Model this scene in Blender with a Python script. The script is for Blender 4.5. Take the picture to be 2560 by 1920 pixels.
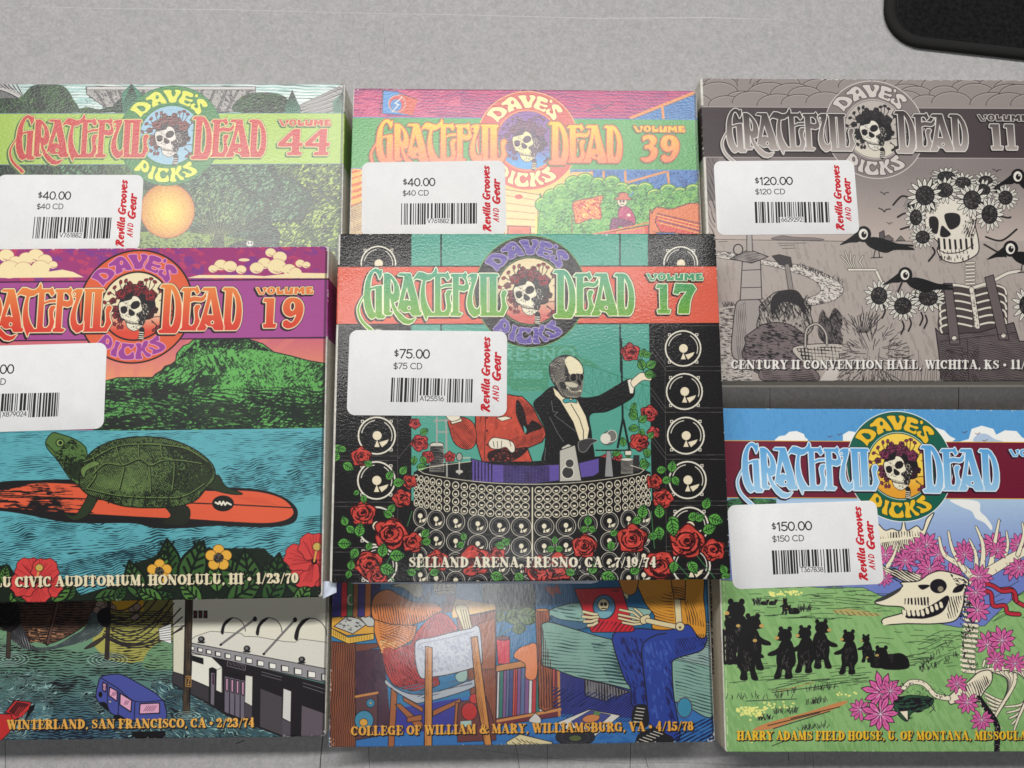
import bpy, bmesh, math, random
import numpy as np
from mathutils import Matrix, Vector

# ---------------------------------------------------------------- scene, camera, light, exposure
SC = bpy.context.scene
for o in list(bpy.data.objects): bpy.data.objects.remove(o, do_unlink=True)
COL = SC.collection
MM = 0.001
cam = bpy.data.cameras.new('camera'); camo = bpy.data.objects.new('camera', cam); COL.objects.link(camo)
cam.sensor_fit = 'HORIZONTAL'; cam.sensor_width = 36.0; cam.lens = 1893.79/2560*36.0
cam.clip_start = 0.01; cam.clip_end = 50.0
def _camrot():
    a, b, c = 0.1369, -0.0173, 0.0095
    return Matrix.Rotation(a, 3, 'X') @ Matrix.Rotation(b, 3, 'Y') @ Matrix.Rotation(c, 3, 'Z')
camo.matrix_world = Matrix.Translation((0, 0, 0.30773)) @ _camrot().to_4x4()
SC.camera = camo
W = bpy.data.worlds.new('World'); SC.world = W; W.use_nodes = True
bg = W.node_tree.nodes['Background']; bg.inputs[0].default_value = (0.93, 0.97, 1.0, 1); bg.inputs[1].default_value = 0.04
def area(name, loc, size, power, col, target=(0, 0.03, 0), spin=0.0):
    """a ceiling lamp of the room: a real rectangular diffuser"""
    l = bpy.data.lights.new(name, 'AREA'); l.shape = 'RECTANGLE'; l.size, l.size_y = size; l.energy = power; l.color = col
    o = bpy.data.objects.new(name, l); COL.objects.link(o); o.location = loc
    d = Vector(target)-Vector(loc); o.rotation_euler = d.to_track_quat('-Z', 'Y').to_euler(); return o
area('ceiling_tube_far', (-0.12, 0.97, 1.60), (2.3, 0.06), 37.3, (1.0, 0.985, 0.955))
area('ceiling_panel_near', (-0.10, -0.48, 1.75), (0.14, 0.52), 4.2, (0.95, 0.97, 1.0))
SC.view_settings.view_transform = 'Standard'; SC.view_settings.look = 'None'; SC.view_settings.exposure = 0; SC.view_settings.gamma = 1
SC.cycles.use_denoising = True; SC.cycles.max_bounces = 6
# ---------------------------------------------------------------- printing: a small numpy rasteriser for the flat print
# photographed corner measurements were solved once for the camera below; art is drawn on the flat cover in its own millimetres
CAMF, CAMH = 1893.79, 307.73          # focal length in photo pixels, camera height in mm
def _rot():
    a, b, c = 0.1369, -0.0173, 0.0095
    Rx = np.array([[1,0,0],[0,math.cos(a),-math.sin(a)],[0,math.sin(a),math.cos(a)]])
    Rz = np.array([[math.cos(c),-math.sin(c),0],[math.sin(c),math.cos(c),0],[0,0,1]])
    Ry = np.array([[math.cos(b),0,math.sin(b)],[0,1,0],[-math.sin(b),0,math.cos(b)]])
    return Rx @ Ry @ Rz
CAMR = _rot()
def on_plane(P, z):
    """measured picture point -> mm on the horizontal plane at height z"""
    P = np.atleast_2d(np.asarray(P, float))
    d = np.stack([(P[:,0]-1280)/CAMF, -(P[:,1]-960)/CAMF, -np.ones(len(P))], 1) @ CAMR.T
    t = (z-CAMH)/d[:,2]
    return np.stack([d[:,0]*t, d[:,1]*t], 1)
TH = 18.61; CW, CH = 140.0, 125.63     # thickness, width and height of a case in mm
POSE = {  # x, y, rotation, level of the top
 'p17': (11.05, 30.84, 0.0139, 2), 'p39': (10.31, 98.18, 0.0092, 1), 'pwm': (8.95, -29.09, 0.0150, 1),
 'p44': (-132.33, 98.05, 0.0181, 1), 'p19': (-131.61, 23.52, 0.0218, 2), 'pwl': (-132.20, -27.26, 0.0128, 1),
 'p11': (151.93, 105.18, 0.0111, 1), 'pmi': (153.28, -31.39, 0.0026, 1)}
PPM = 8.0                              # texels per mm
def to_case(P, key):
    x, y, th, lv = POSE[key]
    w = on_plane(P, lv*TH) - np.array([x, y])
    c, s = math.cos(th), math.sin(th)
    return np.stack([w[:,0]*c + w[:,1]*s, -w[:,0]*s + w[:,1]*c], 1)

_rng = np.random.RandomState(7)
_NT = _rng.rand(256, 256).astype(np.float32)
def vnoise(x, y):
    xi = np.floor(x).astype(int); yi = np.floor(y).astype(int)
    fx = (x-xi); fy = (y-yi); fx = fx*fx*(3-2*fx); fy = fy*fy*(3-2*fy)
    a = _NT[yi & 255, xi & 255]; b = _NT[yi & 255, (xi+1) & 255]
    c = _NT[(yi+1) & 255, xi & 255]; d = _NT[(yi+1) & 255, (xi+1) & 255]
    return (a*(1-fx)+b*fx)*(1-fy) + (c*(1-fx)+d*fx)*fy
def fbm(x, y, o=3):
    v = 0; a = 0.5; t = 0
    for i in range(o):
        v = v + a*vnoise(x*2**i+17*i, y*2**i+31*i); t += a; a *= 0.5
    return v/t
def arc(cx, cy, rx, ry, a0, a1, n=14):
    t = np.radians(np.linspace(a0, a1, n))
    return [(cx+rx*math.cos(k), cy+ry*math.sin(k)) for k in t]
def spl(pts, closed=True, n=6):
    """smooth curve through points"""
    P = np.asarray(pts, float); N = len(P); out = []
    rng = range(N) if closed else range(N-1)
    for i in rng:
        if closed: p0,p1,p2,p3 = P[(i-1)%N],P[i],P[(i+1)%N],P[(i+2)%N]
        else: p0,p1,p2,p3 = P[max(i-1,0)],P[i],P[i+1],P[min(i+2,N-1)]
        for k in range(n):
            t = k/n
            out.append(0.5*((2*p1)+(-p0+p2)*t+(2*p0-5*p1+4*p2-p3)*t*t+(-p0+3*p1-3*p2+p3)*t**3))
    if not closed: out.append(P[-1])
    return np.array(out)

class Canvas:
    def __init__(s, w, h, mapper, scale, base=(200,200,200)):
        s.w, s.h, s.map, s.scale = w, h, mapper, scale   # mapper: photo px -> texels ; scale: texels per photo px
        s.a = np.empty((h, w, 3), np.float32); s.a[:] = base
        s.fr = (0, 0, 1.0); s.clipm = None
        s.rs = np.random.RandomState(w+h)
    def F(s, ox=0, oy=0, k=1.0): s.fr = (ox, oy, k); return s
    def T(s, P):
        P = np.atleast_2d(np.asarray(P, float)); ox, oy, k = s.fr
        return s.map(np.stack([ox+P[:,0]/k, oy+P[:,1]/k], 1))
    def W(s, w): return w/s.fr[2]*s.scale
    # --- coverage of a union of polygons (texel coordinates), all turned the same way round
    def cov(s, polys, sub=3):
        x0 = min(p[:,0].min() for p in polys); x1 = max(p[:,0].max() for p in polys)
        y0 = min(p[:,1].min() for p in polys); y1 = max(p[:,1].max() for p in polys)
        X0, X1 = max(0, int(x0)-1), min(s.w, int(x1)+2); Y0, Y1 = max(0, int(y0)-1), min(s.h, int(y1)+2)
        if X1 <= X0 or Y1 <= Y0: return None
        A, B = [], []
        for p in polys:
            q = np.roll(p, -1, 0)
            if (p[:,0]*q[:,1]-q[:,0]*p[:,1]).sum() < 0: p, q = q, p
            A.append(p); B.append(q)
        A = np.concatenate(A); B = np.concatenate(B)
        A = (A-[X0,Y0])*[1,sub]; B = (B-[X0,Y0])*[1,sub]
        H, Wd = (Y1-Y0)*sub, X1-X0
        sg = np.where(B[:,1] > A[:,1], 1.0, -1.0)
        lo = np.where(sg[:,None] > 0, A, B); hi = np.where(sg[:,None] > 0, B, A)
        r0 = np.clip(np.ceil(lo[:,1]-0.5), 0, H).astype(int); r1 = np.clip(np.ceil(hi[:,1]-0.5), 0, H).astype(int)
        n = np.maximum(r1-r0, 0); keep = n > 0
        if not keep.any(): return None
        lo, hi, sg, r0, n = lo[keep], hi[keep], sg[keep], r0[keep], n[keep]
        idx = np.repeat(np.arange(len(n)), n)
        row = r0[idx] + (np.arange(n.sum()) - np.repeat(np.cumsum(n)-n, n))
        sl = (hi[:,0]-lo[:,0])/(hi[:,1]-lo[:,1])
        xi = np.clip(lo[idx,0] + (row+0.5-lo[idx,1])*sl[idx], 0, Wd-0.001)
        f = np.floor(xi).astype(int); fr = xi-f
        acc = np.zeros((H, Wd+2)); g = sg[idx]
        np.add.at(acc, (row, f), g*(1-fr)); np.add.at(acc, (row, f+1), g*fr)
        m = np.clip(np.abs(np.cumsum(acc, 1)[:, :Wd]), 0, 1).reshape(Y1-Y0, sub, Wd).mean(1)
        return (slice(Y0,Y1), slice(X0,X1)), m.astype(np.float32)
    def ink(s, sm, col, al=1.0):
        if sm is None: return
        sl, m = sm
        if s.clipm is not None: m = m*s.clipm[sl]
        m = (m*al)[..., None]
        c = np.asarray(col, np.float32)
        s.a[sl] = s.a[sl]*(1-m) + c*m
    def poly(s, P, col, al=1.0, line=None, lw=2.0):
        T = s.T(P); s.ink(s.cov([T]), col, al)
        if line is not None: s.line(P, lw, line, close=True)
    def sp(s, P, col, al=1.0, line=None, lw=2.0): s.poly(spl(P), col, al, line, lw)
    def _stroke(s, T, w):
        w = np.broadcast_to(np.asarray(w, float), (len(T),))*0.5; out = []
        d = np.diff(T, axis=0); L = np.hypot(d[:,0], d[:,1]); L[L < 1e-9] = 1e-9
        nrm = np.stack([-d[:,1]/L, d[:,0]/L], 1)
        for i in range(len(d)):
            a, b = T[i], T[i+1]; n = nrm[i]
            out.append(np.array([a+n*w[i], b+n*w[i+1], b-n*w[i+1], a-n*w[i]]))
        if w.max() > 0.8:
            k = np.linspace(0, 2*math.pi, 9)[:-1]; C8 = np.stack([np.cos(k), np.sin(k)], 1)
            for i in range(len(T)):
                if w[i] > 0.5: out.append(T[i]+C8*w[i])
        return out
    def lines(s, Ls, w, col, al=1.0):
        P = []
        for L in Ls: P += s._stroke(s.T(L), s.W(w) if np.isscalar(w) else [s.W(k) for k in w])
        if P: s.ink(s.cov(P), col, al)
    def line(s, P, w, col, close=False, al=1.0):
        P = list(map(tuple, np.asarray(P, float)))
        if close: P = P+[P[0]]
        s.lines([P], w, col, al)
    def ell(s, cx, cy, rx, ry, col, al=1.0, rot=0, line=None, lw=2):
        c, q = math.cos(math.radians(rot)), math.sin(math.radians(rot)); n = 28 if s.W(max(rx,ry)) < 60 else 84
        P = [(cx+rx*math.cos(t)*c-ry*math.sin(t)*q, cy+rx*math.cos(t)*q+ry*math.sin(t)*c) for t in np.linspace(0, 2*math.pi, n, False)]
        if col is not None: s.poly(P, col, al)
        if line is not None: s.line(P, lw, line, close=True)
    def grid(s, sl):
        """photo-like local coordinates (texels/scale) for a block"""
        y, x = np.mgrid[sl[0], sl[1]].astype(np.float32)
        return x/s.scale, y/s.scale
    # --- engraved hatching inside a polygon: wavy lines, thickness follows a tone
    def engrave(s, P, col, ang=0, per=5.0, tone=0.4, warp=3.0, wsc=30.0, tn=0.5, tsc=25.0, al=1.0, asp=1.0, cell=None):
        T = s.T(P); sm = s.cov([T])
        if sm is None: return
        sl, m = sm; x, y = s.grid(sl); c, q = math.cos(math.radians(ang)), math.sin(math.radians(ang))
        u = x*c+y*q; v = -x*q+y*c
        wv = v + warp*(fbm(u/wsc+3, v/wsc*asp+7, 2)-0.5)*2
        ph = np.abs(((wv/per) % 1.0)-0.5)*2          # 0 at line centre .. 1
        t = tone + tn*(fbm(u/tsc+11, v/(tsc*0.6)+5, 3)-0.5)*2
        if cell: t = t + 0.6*(vnoise(u/cell, np.floor(wv/per)*7.3)-0.5)
        k = np.clip((t-ph)*per*s.scale*0.5+0.5, 0, 1)
        s.ink((sl, m*k), col, al)
    # --- stipple / short grains, stretched along an angle
    def grain(s, P, col, ang=0, a=6.0, b=2.0, th=0.4, tn=0.3, tsc=30.0, al=1.0, soft=0.12):
        T = s.T(P); sm = s.cov([T])
        if sm is None: return
        sl, m = sm; x, y = s.grid(sl); c, q = math.cos(math.radians(ang)), math.sin(math.radians(ang))
        u = x*c+y*q; v = -x*q+y*c
        n = vnoise(u/a+5, v/b+9)*0.65 + vnoise(u/a*2.3, v/b*2.1)*0.35
        t = th + tn*(fbm(x/tsc, y/tsc, 3)-0.5)*2
        s.ink((sl, m*np.clip((t-n)/soft+0.5, 0, 1)), col, al)
    def vgrad(s, P, c0, c1, y0, y1, al=1.0):
        """vertical two-colour printed gradient between two heights (frame units)"""
        T = s.T(P); sm = s.cov([T]); 
        if sm is None: return
        sl, m = sm; a = s.T([(P[0][0], y0)])[0][1]; b = s.T([(P[0][0], y1)])[0][1]
        y, x = np.mgrid[sl]; t = np.clip((y-a)/(b-a), 0, 1)[..., None]
        c = np.asarray(c0, float)*(1-t)+np.asarray(c1, float)*t
        mm = (m*al)[..., None]; s.a[sl] = s.a[sl]*(1-mm)+c*mm
    def scatter(s, P, n):
        """random points inside polygon (frame coordinates)"""
        P = np.asarray(P, float); lo, hi = P.min(0), P.max(0); out = []
        X, Y = P[:,0], P[:,1]; X2, Y2 = np.roll(X, -1), np.roll(Y, -1)
        while len(out) < n:
            x, y = lo + s.rs.rand(2)*(hi-lo)
            c = ((Y > y) != (Y2 > y)) & (x < (X2-X)*(y-Y)/(Y2-Y+1e-12)+X)
            if c.sum() % 2: out.append((x, y))
        return out

# ---- lettering ---------------------------------------------------------------------------------------------------
def _sans():
    o = lambda cx, w=.29: arc(cx, .5, w, .5, 90, 450, 22)
    D = {
     '0': ([o(.31)], .62), '1': ([[(.04,.8),(.22,1),(.22,0)]], .34),
     '2': ([arc(.29,.72,.26,.28,165,-30,12)+[(.02,0),(.58,0)]], .6),
     '3': ([[(.05,1),(.52,1),(.27,.6)]+arc(.27,.31,.28,.30,85,-155,14)], .6),
     '4': ([[(.45,0),(.45,1),(.0,.28),(.62,.28)]], .66),
     '5': ([[(.54,1),(.12,1),(.07,.55)]+arc(.27,.32,.29,.32,125,-150,14)], .6),
     '6': ([[(.42,1),(.08,.48)]+arc(.30,.31,.28,.31,150,510,20)], .62),
     '7': ([[(.02,1),(.56,1),(.16,0)]], .58),
     '8': ([arc(.29,.74,.22,.25,90,450,18), arc(.29,.26,.28,.26,90,450,18)], .6),
     '9': ([arc(.30,.69,.28,.31,-30,330,20)+[(.18,0)]], .62),
     '$': ([arc(.27,.69,.24,.22,30,270,12)+arc(.27,.25,.25,.22,90,-150,12), [(.27,1.13),(.27,-.13)]], .56),
     '.': ([[(.06,.03),(.09,.03)]], .22), ' ': ([], .3),
     'A': ([[(0,0),(.33,1),(.66,0)],[(.12,.33),(.54,.33)]], .7),
     'C': ([arc(.42,.5,.40,.5,45,315,18)], .8), 'D': ([[(.06,0),(.06,1),(.3,1)]+arc(.3,.5,.38,.5,90,-90,14)+[(.06,0)]], .74),
     'E': ([[(.52,1),(.06,1),(.06,0),(.52,0)],[(.06,.52),(.46,.52)]], .58), 'I': ([[(.08,0),(.08,1)]], .22),
     'L': ([[(.06,1),(.06,0),(.5,0)]], .54), 'N': ([[(.06,0),(.06,1),(.6,0),(.6,1)]], .72),
     'O': ([arc(.44,.5,.42,.5,90,450,22)], .9), 'R': ([[(.06,0),(.06,1),(.32,1)]+arc(.32,.74,.22,.26,90,-90,10)+[(.08,.48)],[(.3,.48),(.56,0)]], .64),
     'S': ([arc(.28,.75,.25,.25,30,270,12)+arc(.28,.25,.26,.25,90,-150,12)], .58), 'T': ([[(0,1),(.56,1)],[(.28,1),(.28,0)]], .6),
     'V': ([[(0,1),(.32,0),(.64,1)]], .68), 'X': ([[(.02,0),(.58,1)],[(.02,1),(.58,0)]], .64), 'Y': ([[(0,1),(.3,.5),(.6,1)],[(.3,.5),(.3,0)]], .64),
     'F': ([[(.5,1),(.06,1),(.06,0)],[(.06,.52),(.42,.52)]], .54),
    }
    return D
SANS = _sans()
T_, t_ = .27, .125
def _va(cx, cy, rx, ry, a0, a1, n=14, T=T_, t=t_):
    A = np.radians(np.linspace(a0, a1, n)); P = [(cx+rx*math.cos(k), cy+ry*math.sin(k)) for k in A]
    return (P, [t+(T-t)*abs(math.cos(k))**1.2 for k in A])
def _st(x, top=True, bot=True, w=T_, y0=.04, y1=.96):
    o = [([(x,y0),(x,y1)], w)]; h = w/2+.11
    if top: o.append(([(x-h,.95),(x+h,.95)], .10))
    if bot: o.append(([(x-h,.05),(x+h,.05)], .10))
    return o
def _serif():
    L = lambda p, w: [(p, w)]
    D = {}
    D['A'] = (L([(.14,.05),(.42,.97)],.10)+L([(.44,.95),(.72,.05)],T_)+L([(.25,.32),(.6,.32)],.09)+L([(.02,.05),(.3,.05)],.09)+L([(.52,.05),(.92,.05)],.09), .92)
    D['B'] = (_st(.22)+[_va(.38,.73,.24,.23,90,-90), _va(.38,.27,.29,.24,90,-90)]+L([(.2,.5),(.4,.5)],.08)+L([(.2,.95),(.4,.95)],.1)+L([(.2,.05),(.4,.05)],.1), .80)
    D['C'] = ([_va(.42,.5,.31,.44,50,310,20)]+L([(.68,.95),(.70,.66)],.10)+L([(.64,.82),(.70,.72)],.14), .82)
    D['D'] = (_st(.22)+[_va(.34,.5,.36,.45,90,-90,18)]+L([(.2,.95),(.36,.95)],.1)+L([(.2,.05),(.36,.05)],.1), .88)
    D['E'] = (_st(.22)+L([(.2,.95),(.68,.95),(.70,.72)],.10)+L([(.2,.05),(.70,.05),(.73,.3)],.10)+L([(.2,.51),(.52,.51)],.09)+L([(.52,.38),(.52,.64)],.08), .80)
    D['F'] = (_st(.22)+L([(.2,.95),(.66,.95),(.68,.70)],.10)+L([(.2,.49),(.50,.49)],.09)+L([(.50,.36),(.50,.62)],.08), .74)
    D['G'] = ([_va(.42,.5,.31,.44,50,330,20)]+L([(.68,.95),(.70,.68)],.10)+L([(.68,.06),(.68,.42)],.2)+L([(.5,.44),(.84,.44)],.09), .90)
    D['H'] = (_st(.22)+_st(.72)+L([(.2,.5),(.74,.5)],.10), .96)
    D['I'] = (_st(.22), .46)
    D['K'] = (_st(.22)+L([(.30,.40),(.66,.95)],.10)+L([(.40,.56),(.70,.05)],T_)+L([(.52,.95),(.80,.95)],.09)+L([(.54,.05),(.90,.05)],.09), .90)
    D['L'] = (_st(.22)+L([(.2,.05),(.68,.05),(.71,.34)],.10), .76)
    D['M'] = (L([(.16,.05),(.19,.95)],.10)+L([(.24,.95),(.52,.10)],T_*.9)+L([(.52,.1),(.80,.95)],.10)+L([(.86,.95),(.88,.05)],T_)+L([(.02,.05),(.3,.05)],.09)+L([(.70,.05),(1.06,.05)],.09)+L([(.04,.95),(.28,.95)],.1)+L([(.78,.95),(1.04,.95)],.1), 1.10)
    D['N'] = (L([(.18,.05),(.18,.95)],.10)+L([(.20,.93),(.74,.07)],T_)+L([(.78,.05),(.78,.95)],.10)+L([(.03,.05),(.34,.05)],.09)+L([(.02,.95),(.30,.95)],.1)+L([(.62,.95),(.94,.95)],.09), .98)
    D['O'] = ([_va(.44,.5,.32,.44,0,360,28)], .88)
    D['R'] = (_st(.22)+[_va(.38,.72,.25,.23,90,-90)]+L([(.2,.95),(.4,.95)],.1)+L([(.2,.49),(.4,.49)],.09)+L([(.46,.48),(.70,.08)],T_*.95)+L([(.62,.05),(.92,.05)],.10), .90)
    D['S'] = ([([(.60,.74),(.58,.88),(.36,.95),(.16,.84),(.17,.68),(.38,.53),(.58,.38),(.60,.2),(.40,.05),(.16,.10),(.12,.3)], [.08,.09,.09,.17,.22,.24,.22,.17,.09,.09,.08])]+L([(.62,.95),(.62,.70)],.08)+L([(.11,.04),(.11,.32)],.08), .74)
    D['T'] = (_st(.40,False,True)+L([(.08,.72),(.10,.95),(.70,.95),(.72,.72)],.10), .80)
    D['U'] = (L([(.22,.95),(.22,.35)],T_)+[_va(.45,.33,.23,.27,180,360,12)]+L([(.68,.35),(.68,.95)],.10)+L([(.04,.95),(.40,.95)],.1)+L([(.54,.95),(.84,.95)],.1), .90)
    D['V'] = (L([(.18,.95),(.44,.08)],T_)+L([(.44,.06),(.72,.95)],.10)+L([(0,.95),(.38,.95)],.10)+L([(.58,.95),(.88,.95)],.10), .88)
    D['W'] = (L([(.16,.95),(.40,.08)],T_)+L([(.40,.06),(.60,.95)],.10)+L([(.60,.95),(.84,.08)],T_)+L([(.84,.06),(1.06,.95)],.10)+L([(0,.95),(.74,.95)],.10)+L([(.94,.95),(1.2,.95)],.10), 1.18)
    D['Y'] = (L([(.16,.95),(.42,.48)],T_)+L([(.42,.48),(.70,.95)],.10)+_st(.42,False,True,y1=.5)+L([(0,.95),(.36,.95)],.10)+L([(.56,.95),(.86,.95)],.10), .86)
    D['&'] = ([_va(.42,.74,.16,.20,0,360,16,.16,.09), _va(.38,.27,.25,.24,60,330,16)]+L([(.32,.62),(.78,.06)],.22)+L([(.78,.5),(.62,.2),(.5,.08)],.09)+L([(.66,.5),(.92,.5)],.09)+L([(.66,.05),(.96,.05)],.09), 1.0)
    D[','] = (L([(.16,.06),(.18,.04),(.10,-.16)],[.2,.2,.05]), .30); D['.'] = (L([(.14,.07),(.16,.07)],.2), .30)
    D[u'\u2022'] = (L([(.20,.45),(.22,.45)],.36), .44); D['/'] = (L([(.06,-.05),(.42,1.0)],.10), .46); D[' '] = ([], .30)
    D['0'] = ([_va(.32,.5,.21,.44,0,360,26)], .64); D['1'] = (_st(.30,False)+L([(.10,.90),(.3,.95)],.10), .56)
    D['2'] = ([_va(.28,.72,.20,.22,170,-20,12)]+L([(.47,.62),(.12,.12)],.13)+L([(.08,.07),(.52,.07),(.56,.3)],.14)+L([(.14,.7),(.16,.7)],.2), .64)
    D['3'] = ([_va(.28,.73,.18,.21,150,-90,12), _va(.26,.27,.22,.23,90,-160,14)]+L([(.14,.76),(.15,.76)],.18)+L([(.10,.24),(.11,.24)],.18), .62)
    D['4'] = (L([(.42,.95),(.42,.05)],T_)+L([(.40,.95),(.04,.30),(.62,.30)],.10)+L([(.26,.05),(.6,.05)],.09), .68)
    D['5'] = (L([(.14,.88),(.52,.88)],.17)+L([(.13,.92),(.11,.5)],.09)+[_va(.26,.31,.23,.27,110,-160,14)]+L([(.10,.22),(.11,.22)],.18), .62)
    D['7'] = (L([(.06,.70),(.09,.88),(.54,.88)],[.08,.16,.16])+L([(.52,.88),(.30,.45),(.26,.05)],[.10,.18,.24]), .60)
    D['8'] = ([_va(.30,.73,.17,.21,0,360,18,.2,.1), _va(.30,.27,.21,.23,0,360,18)], .62); D['9'] = ([_va(.30,.66,.20,.28,0,360,20)]+L([(.50,.62),(.46,.25),(.28,.05),(.14,.12)],[.2,.16,.1,.12]), .62)
    D['6'] = ([_va(.32,.33,.20,.28,0,360,20)]+L([(.12,.38),(.16,.75),(.36,.95)],[.2,.16,.1]), .62)
    return D
SERIF = _serif()
def text_paths(txt, font, w=.1, track=.06, ital=0.0):
    x = 0; out = []
    for ch in txt:
        st, adv = font[ch]
        for S in st:
            if isinstance(S, tuple): P, ww = S
            else: P, ww = S, w
            out.append(([(px+x+ital*py, py) for px, py in P], ww))
        x += adv+track
    return out, x-track
def put_text(cv, txt, font, L, R, h, col, w=.1, track=.06, shadow=None, sh=(2.2,2.4), ital=0, up=None, al=1.0, grow=0, bold=0):
    """L, R: baseline ends in frame units, h: cap height; letters stretch to fit"""
    st, adv = text_paths(txt, font, w, track, ital)
    L = np.array(L, float); R = np.array(R, float); ax = (R-L)/adv
    u = np.array(up, float)*h if up is not None else np.array([0, -h], float)
    ux = np.hypot(*ax); uh = np.hypot(*u); wk = (ux*.6+uh*.4)*1.04
    def paint(off, c, g=0):
        P = []
        for pts, ww in st:
            q = [tuple(L+ax*px+u*py+off) for px, py in pts]
            wv = np.broadcast_to(np.asarray(ww, float), (len(q),))*wk+g
            P += cv._stroke(cv.T(q), [cv.W(k) for k in wv])
        if P: cv.ink(cv.cov(P), c, al)
    if shadow is not None:
        o = np.array(sh)
        for k in (0.33, .66, 1.0): paint(o*k, shadow, grow)
    paint(np.zeros(2), col, bold)
# ---- the band, the wordmark, the round emblem: the same on every cover ---------------------------------------------
def z1(P): return [(880+x/9.217, 650+y/9.217) for x, y in P]
def z2(P): return [(1080+x/9.217, 650+y/9.217) for x, y in P]
def z4(P): return [(1370+x/9.217, 640+y/9.217) for x, y in P]
def z5(P): return [(1590+x/11.06, 650+y/11.06) for x, y in P]
def z6(P): return [(1180+x/7.9, 580+y/7.9) for x, y in P]
def z7(P): return [(1180+x/7.9, 720+y/7.9) for x, y in P]
def z3(P): return [(1220+x/9.217, 640+y/9.217) for x, y in P]
WORD_S = [
 z1([(690,215),(640,245),(600,205),(540,190),(480,215),(420,270),(360,370),(320,480),(295,600),(280,760),(272,900),(285,1040),(305,1140),(340,1230),(390,1320),(450,1362),(510,1335),(555,1300),(590,1348),(735,1348),(770,1290),(690,1240),(690,585),(560,598),(425,645),(430,500),(450,400),(480,320),(520,272),(560,285),(600,350),(635,455),(690,345)]),
 z1([(735,330),(730,310),(840,305),(910,350),(980,430),(1040,520),(1080,620),(1098,720),(1100,850),(1075,920),(1020,965),(960,975),(990,1060),(1050,1165),(1150,1260),(1230,1340),(1340,1378),(1480,1330),(1400,1440),(1300,1480),(1190,1462),(1080,1370),(985,1235),(920,1080),(885,900),(868,900),(868,1190),(935,1210),(900,1272),(735,1272)]),
 z1([(1050,355),(1210,375),(1165,620),(1110,860),(1050,1160),(1110,1130),(1150,1180),(1210,1210),(1330,1190),(1390,1285),(1590,1280),(1612,1215),(1560,1180),(1510,900),(1450,680),(1400,480),(1350,305),(1100,305)]),
 z1([(1395,470),(1460,360),(1530,275),(1620,280),(1750,330),(1830,320),(1895,260),(1930,165),(1965,230),(1965,310),(2150,310),(2150,390),(1900,390),(1800,460),(1700,480),(1600,455),(1500,425),(1440,450),(1400,520)]),
 z1([(1635,450),(1600,600),(1575,780),(1575,950),(1600,1120),(1650,1260),(1712,1400),(1740,1290),(1910,1290),(1910,1210),(1850,1220),(1760,1080),(1705,930),(1680,760),(1680,600),(1700,470)]),
 z2([(67,315),(195,315),(195,1290),(-110,1290),(-110,1215),(67,1215)]),
 z2([(110,315),(310,315),(365,270),(420,420),(355,480),(300,400),(250,375),(195,400)]),
 z2([(190,610),(300,560),(490,545),(490,610),(300,620),(190,660)]),
 z2([(190,1140),(220,1190),(290,1190),(338,1130),(345,1040),(322,900),(310,780),(350,700),(430,688),(465,720),(432,770),(410,850),(420,950),(452,1050),(430,1180),(385,1290),(190,1290)]),
 z2([(480,400),(430,370),(440,318),(730,318),(770,268),(812,350),(812,470),(850,600),(835,680),(740,728),(612,700),(612,1200),(705,1225),(655,1290),(430,1290),(425,1225),(480,1190)]),
 z2([(812,400),(850,345),(910,315),(1042,315),(1042,400),(990,560),(945,700),(925,870),(935,1000),(965,1090),(1020,1135),(1080,1110),(1110,1040),(1110,1240),(1020,1300),(960,1312),(870,1230),(822,1120),(805,1000),(820,850),(860,700),(905,560),(905,500),(840,490)]),
 z2([(1110,370),(1075,350),(1090,312),(1510,312),(1545,375),(1488,385),(1488,1170),(1530,1198),(1585,1175),(1615,1050),(1602,900),(1588,800),(1620,710),(1690,690),(1730,740),(1712,800),(1682,860),(1692,960),(1742,1100),(1690,1190),(1642,1290),(1110,1290)]),
 z4([(115,392),(160,318),(370,318),(440,362),(515,470),(580,620),(620,780),(635,950),(635,1130),(610,1290),(560,1400),(530,1430),(160,1430),(125,1362),(215,1330),(215,400)]),
 z4([(580,478),(640,400),(910,400),(955,360),(1015,500),(950,558),(910,480),(860,460),(810,490),(810,625),(890,598),(1060,622),(1120,572),(1150,500),(1168,600),(1120,690),(1050,718),(900,700),(810,732),(810,1230),(870,1272),(930,1220),(945,1100),(922,950),(910,850),(950,788),(1030,788),(1052,830),(1012,900),(1000,980),(1022,1080),(1072,1180),(1010,1310),(1010,1372),(622,1372),(620,1330),(660,1310),(660,480)]),
 z4([(1050,465),(1210,480),(1185,700),(1130,950),(1080,1150),(1050,1250),(1005,1330),(1010,1372),(1182,1372),(1222,1300),(1165,1215),(1250,1270),(1340,1285),(1400,1372),(1600,1372),(1600,1285),(1520,1020),(1460,800),(1400,580),(1360,400),(1100,400)]),
 z4([(1520,462),(1560,400),(1750,400),(1830,450),(1920,600),(1970,760),(1992,950),(1985,1150),(1950,1290),(1890,1372),(1600,1372),(1600,480)]),
]
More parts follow.
